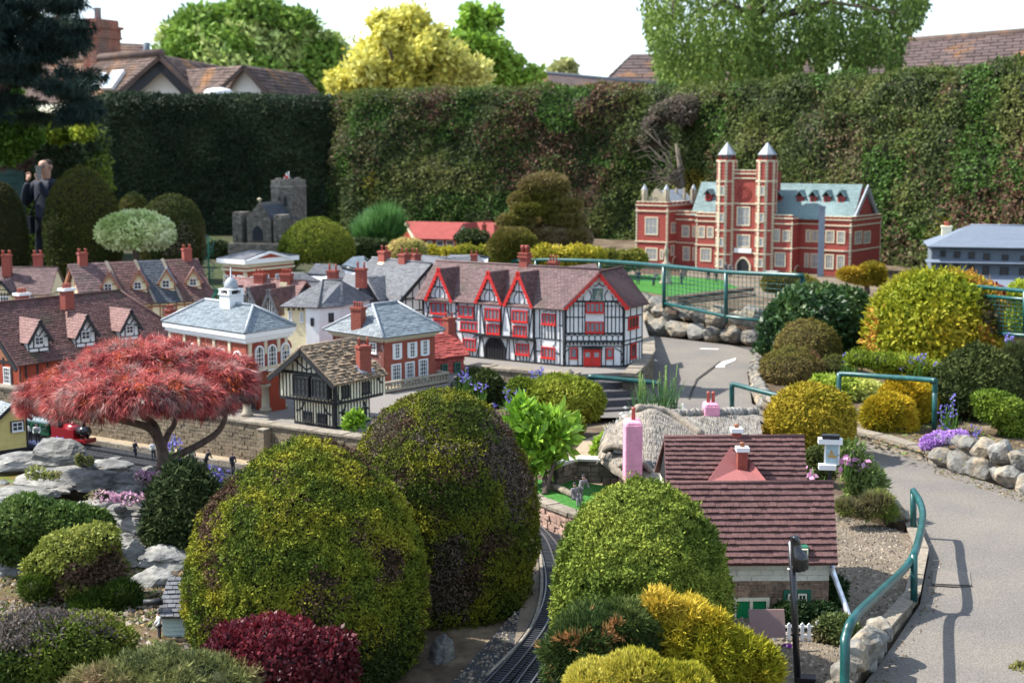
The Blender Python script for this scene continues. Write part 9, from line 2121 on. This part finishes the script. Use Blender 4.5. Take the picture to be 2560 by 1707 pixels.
lo('grass','rough grass and moss at the cliff foot',[(250,1520,70,40),(310,1490,40,40),(90,1470,40,26),(320,1560,40,30),(450,1620,40,14)],5.5,[(.03,.06,.01),(.06,.10,.012)],273,n=3500,style='tuft',m='leaf',L=.03,w=.005,up=.8,coref=.8,core=(.035,.05,.012))['kind']='stuff'
lo('ground_cover','low weeds and dry grass round the foot of the loudspeaker pole',[(1990,1690,50,16),(2040,1665,46,14),(1950,1670,46,14)],4.85,[(.12,.13,.04),(.20,.16,.07),(.14,.09,.05)],274,n=1800,style='tuft',m='leaf',L=.025,w=.004,up=.8,coref=.6,cat='ground cover')
# loose stones, litter and weeds lying on the bare ground
def litter(name,label,poly,z,n,size,m,seed,h=.6):
 r=np.random.default_rng(seed);p=np.array([(q.x,q.y)for q in poly]);lo_,hi=p.min(0),p.max(0);X=r.uniform(lo_,hi,(n*3,2));ins=np.zeros(len(X),bool)
 for i in range(len(p)):
  a,b=p[i],p[i-1];c=(a[1]>X[:,1])!=(b[1]>X[:,1]);ins^=c&(X[:,0]<(b[0]-a[0])*(X[:,1]-a[1])/(b[1]-a[1]+1e-12)+a[0])
 X=X[ins][:n];n=len(X);s=size*r.uniform(.4,1.3,n)**1.5;B=np.column_stack([X,np.full(n,z)]);a0=r.uniform(0,6.28,n)
 c=[B+np.stack([np.cos(a0+k*2.1)*s*r.uniform(.7,1.3,n),np.sin(a0+k*2.1)*s*r.uniform(.7,1.3,n),np.full(n,-.001)],1)for k in range(3)];t=B+np.stack([r.normal(0,.2,n)*s,r.normal(0,.2,n)*s,s*h],1)
 V=np.concatenate([np.stack([c[0],c[1],t],1),np.stack([c[1],c[2],t],1),np.stack([c[2],c[0],t],1)])
 col=np.array(m)[r.integers(0,len(m),n)]*r.uniform(.6,1.3,(n,1));o=rawmesh(name,V,3,np.repeat(np.tile(col,(3,1)),3,axis=0),'stone_bits',None,'stuff');return tag(o,label,'ground cover')
leafmat('stone_bits',.9,0,.2)
ST=[(.20,.16,.12),(.13,.11,.09),(.28,.24,.19)];LT=[(.14,.09,.045),(.20,.14,.07),(.07,.06,.03),(.10,.13,.03)]
litter('gravel','loose gravel strewn over the cottage yard',yard,.031,14000,.007,ST,1)
litter('litter','dead leaves and bits lying in the planted bed on the right',[W(*p,.06)for p in((1905,890),(2030,1120),(2335,1148),(2600,1200),(2600,850),(2100,850))],.061,7000,.016,LT,2,.35)
litter('litter','stones and dry bits on the soil of the rockery foot',[W(0,1700),W(480,1700),W(480,1330),W(0,1330)],-.016,7000,.014,LT+ST,3,.5)
litter('litter','leaf litter and grit along the railway bed',rbp,-.010,5000,.007,ST,4)
litter('litter','fallen bits and grit along the edges of the asphalt path',[W(2330,1400),W(2310,1515),W(2225,1645),W(2120,1790),W(2180,1790),W(2270,1645),W(2345,1515),W(2360,1390)],.006,900,.006,LT+ST,5,.4)
litter('litter','grit along the foot of the limestone boulders',[W(2335,1165),W(2680,1275),W(2680,1300),W(2335,1185)],.006,700,.007,LT+ST,6,.4)
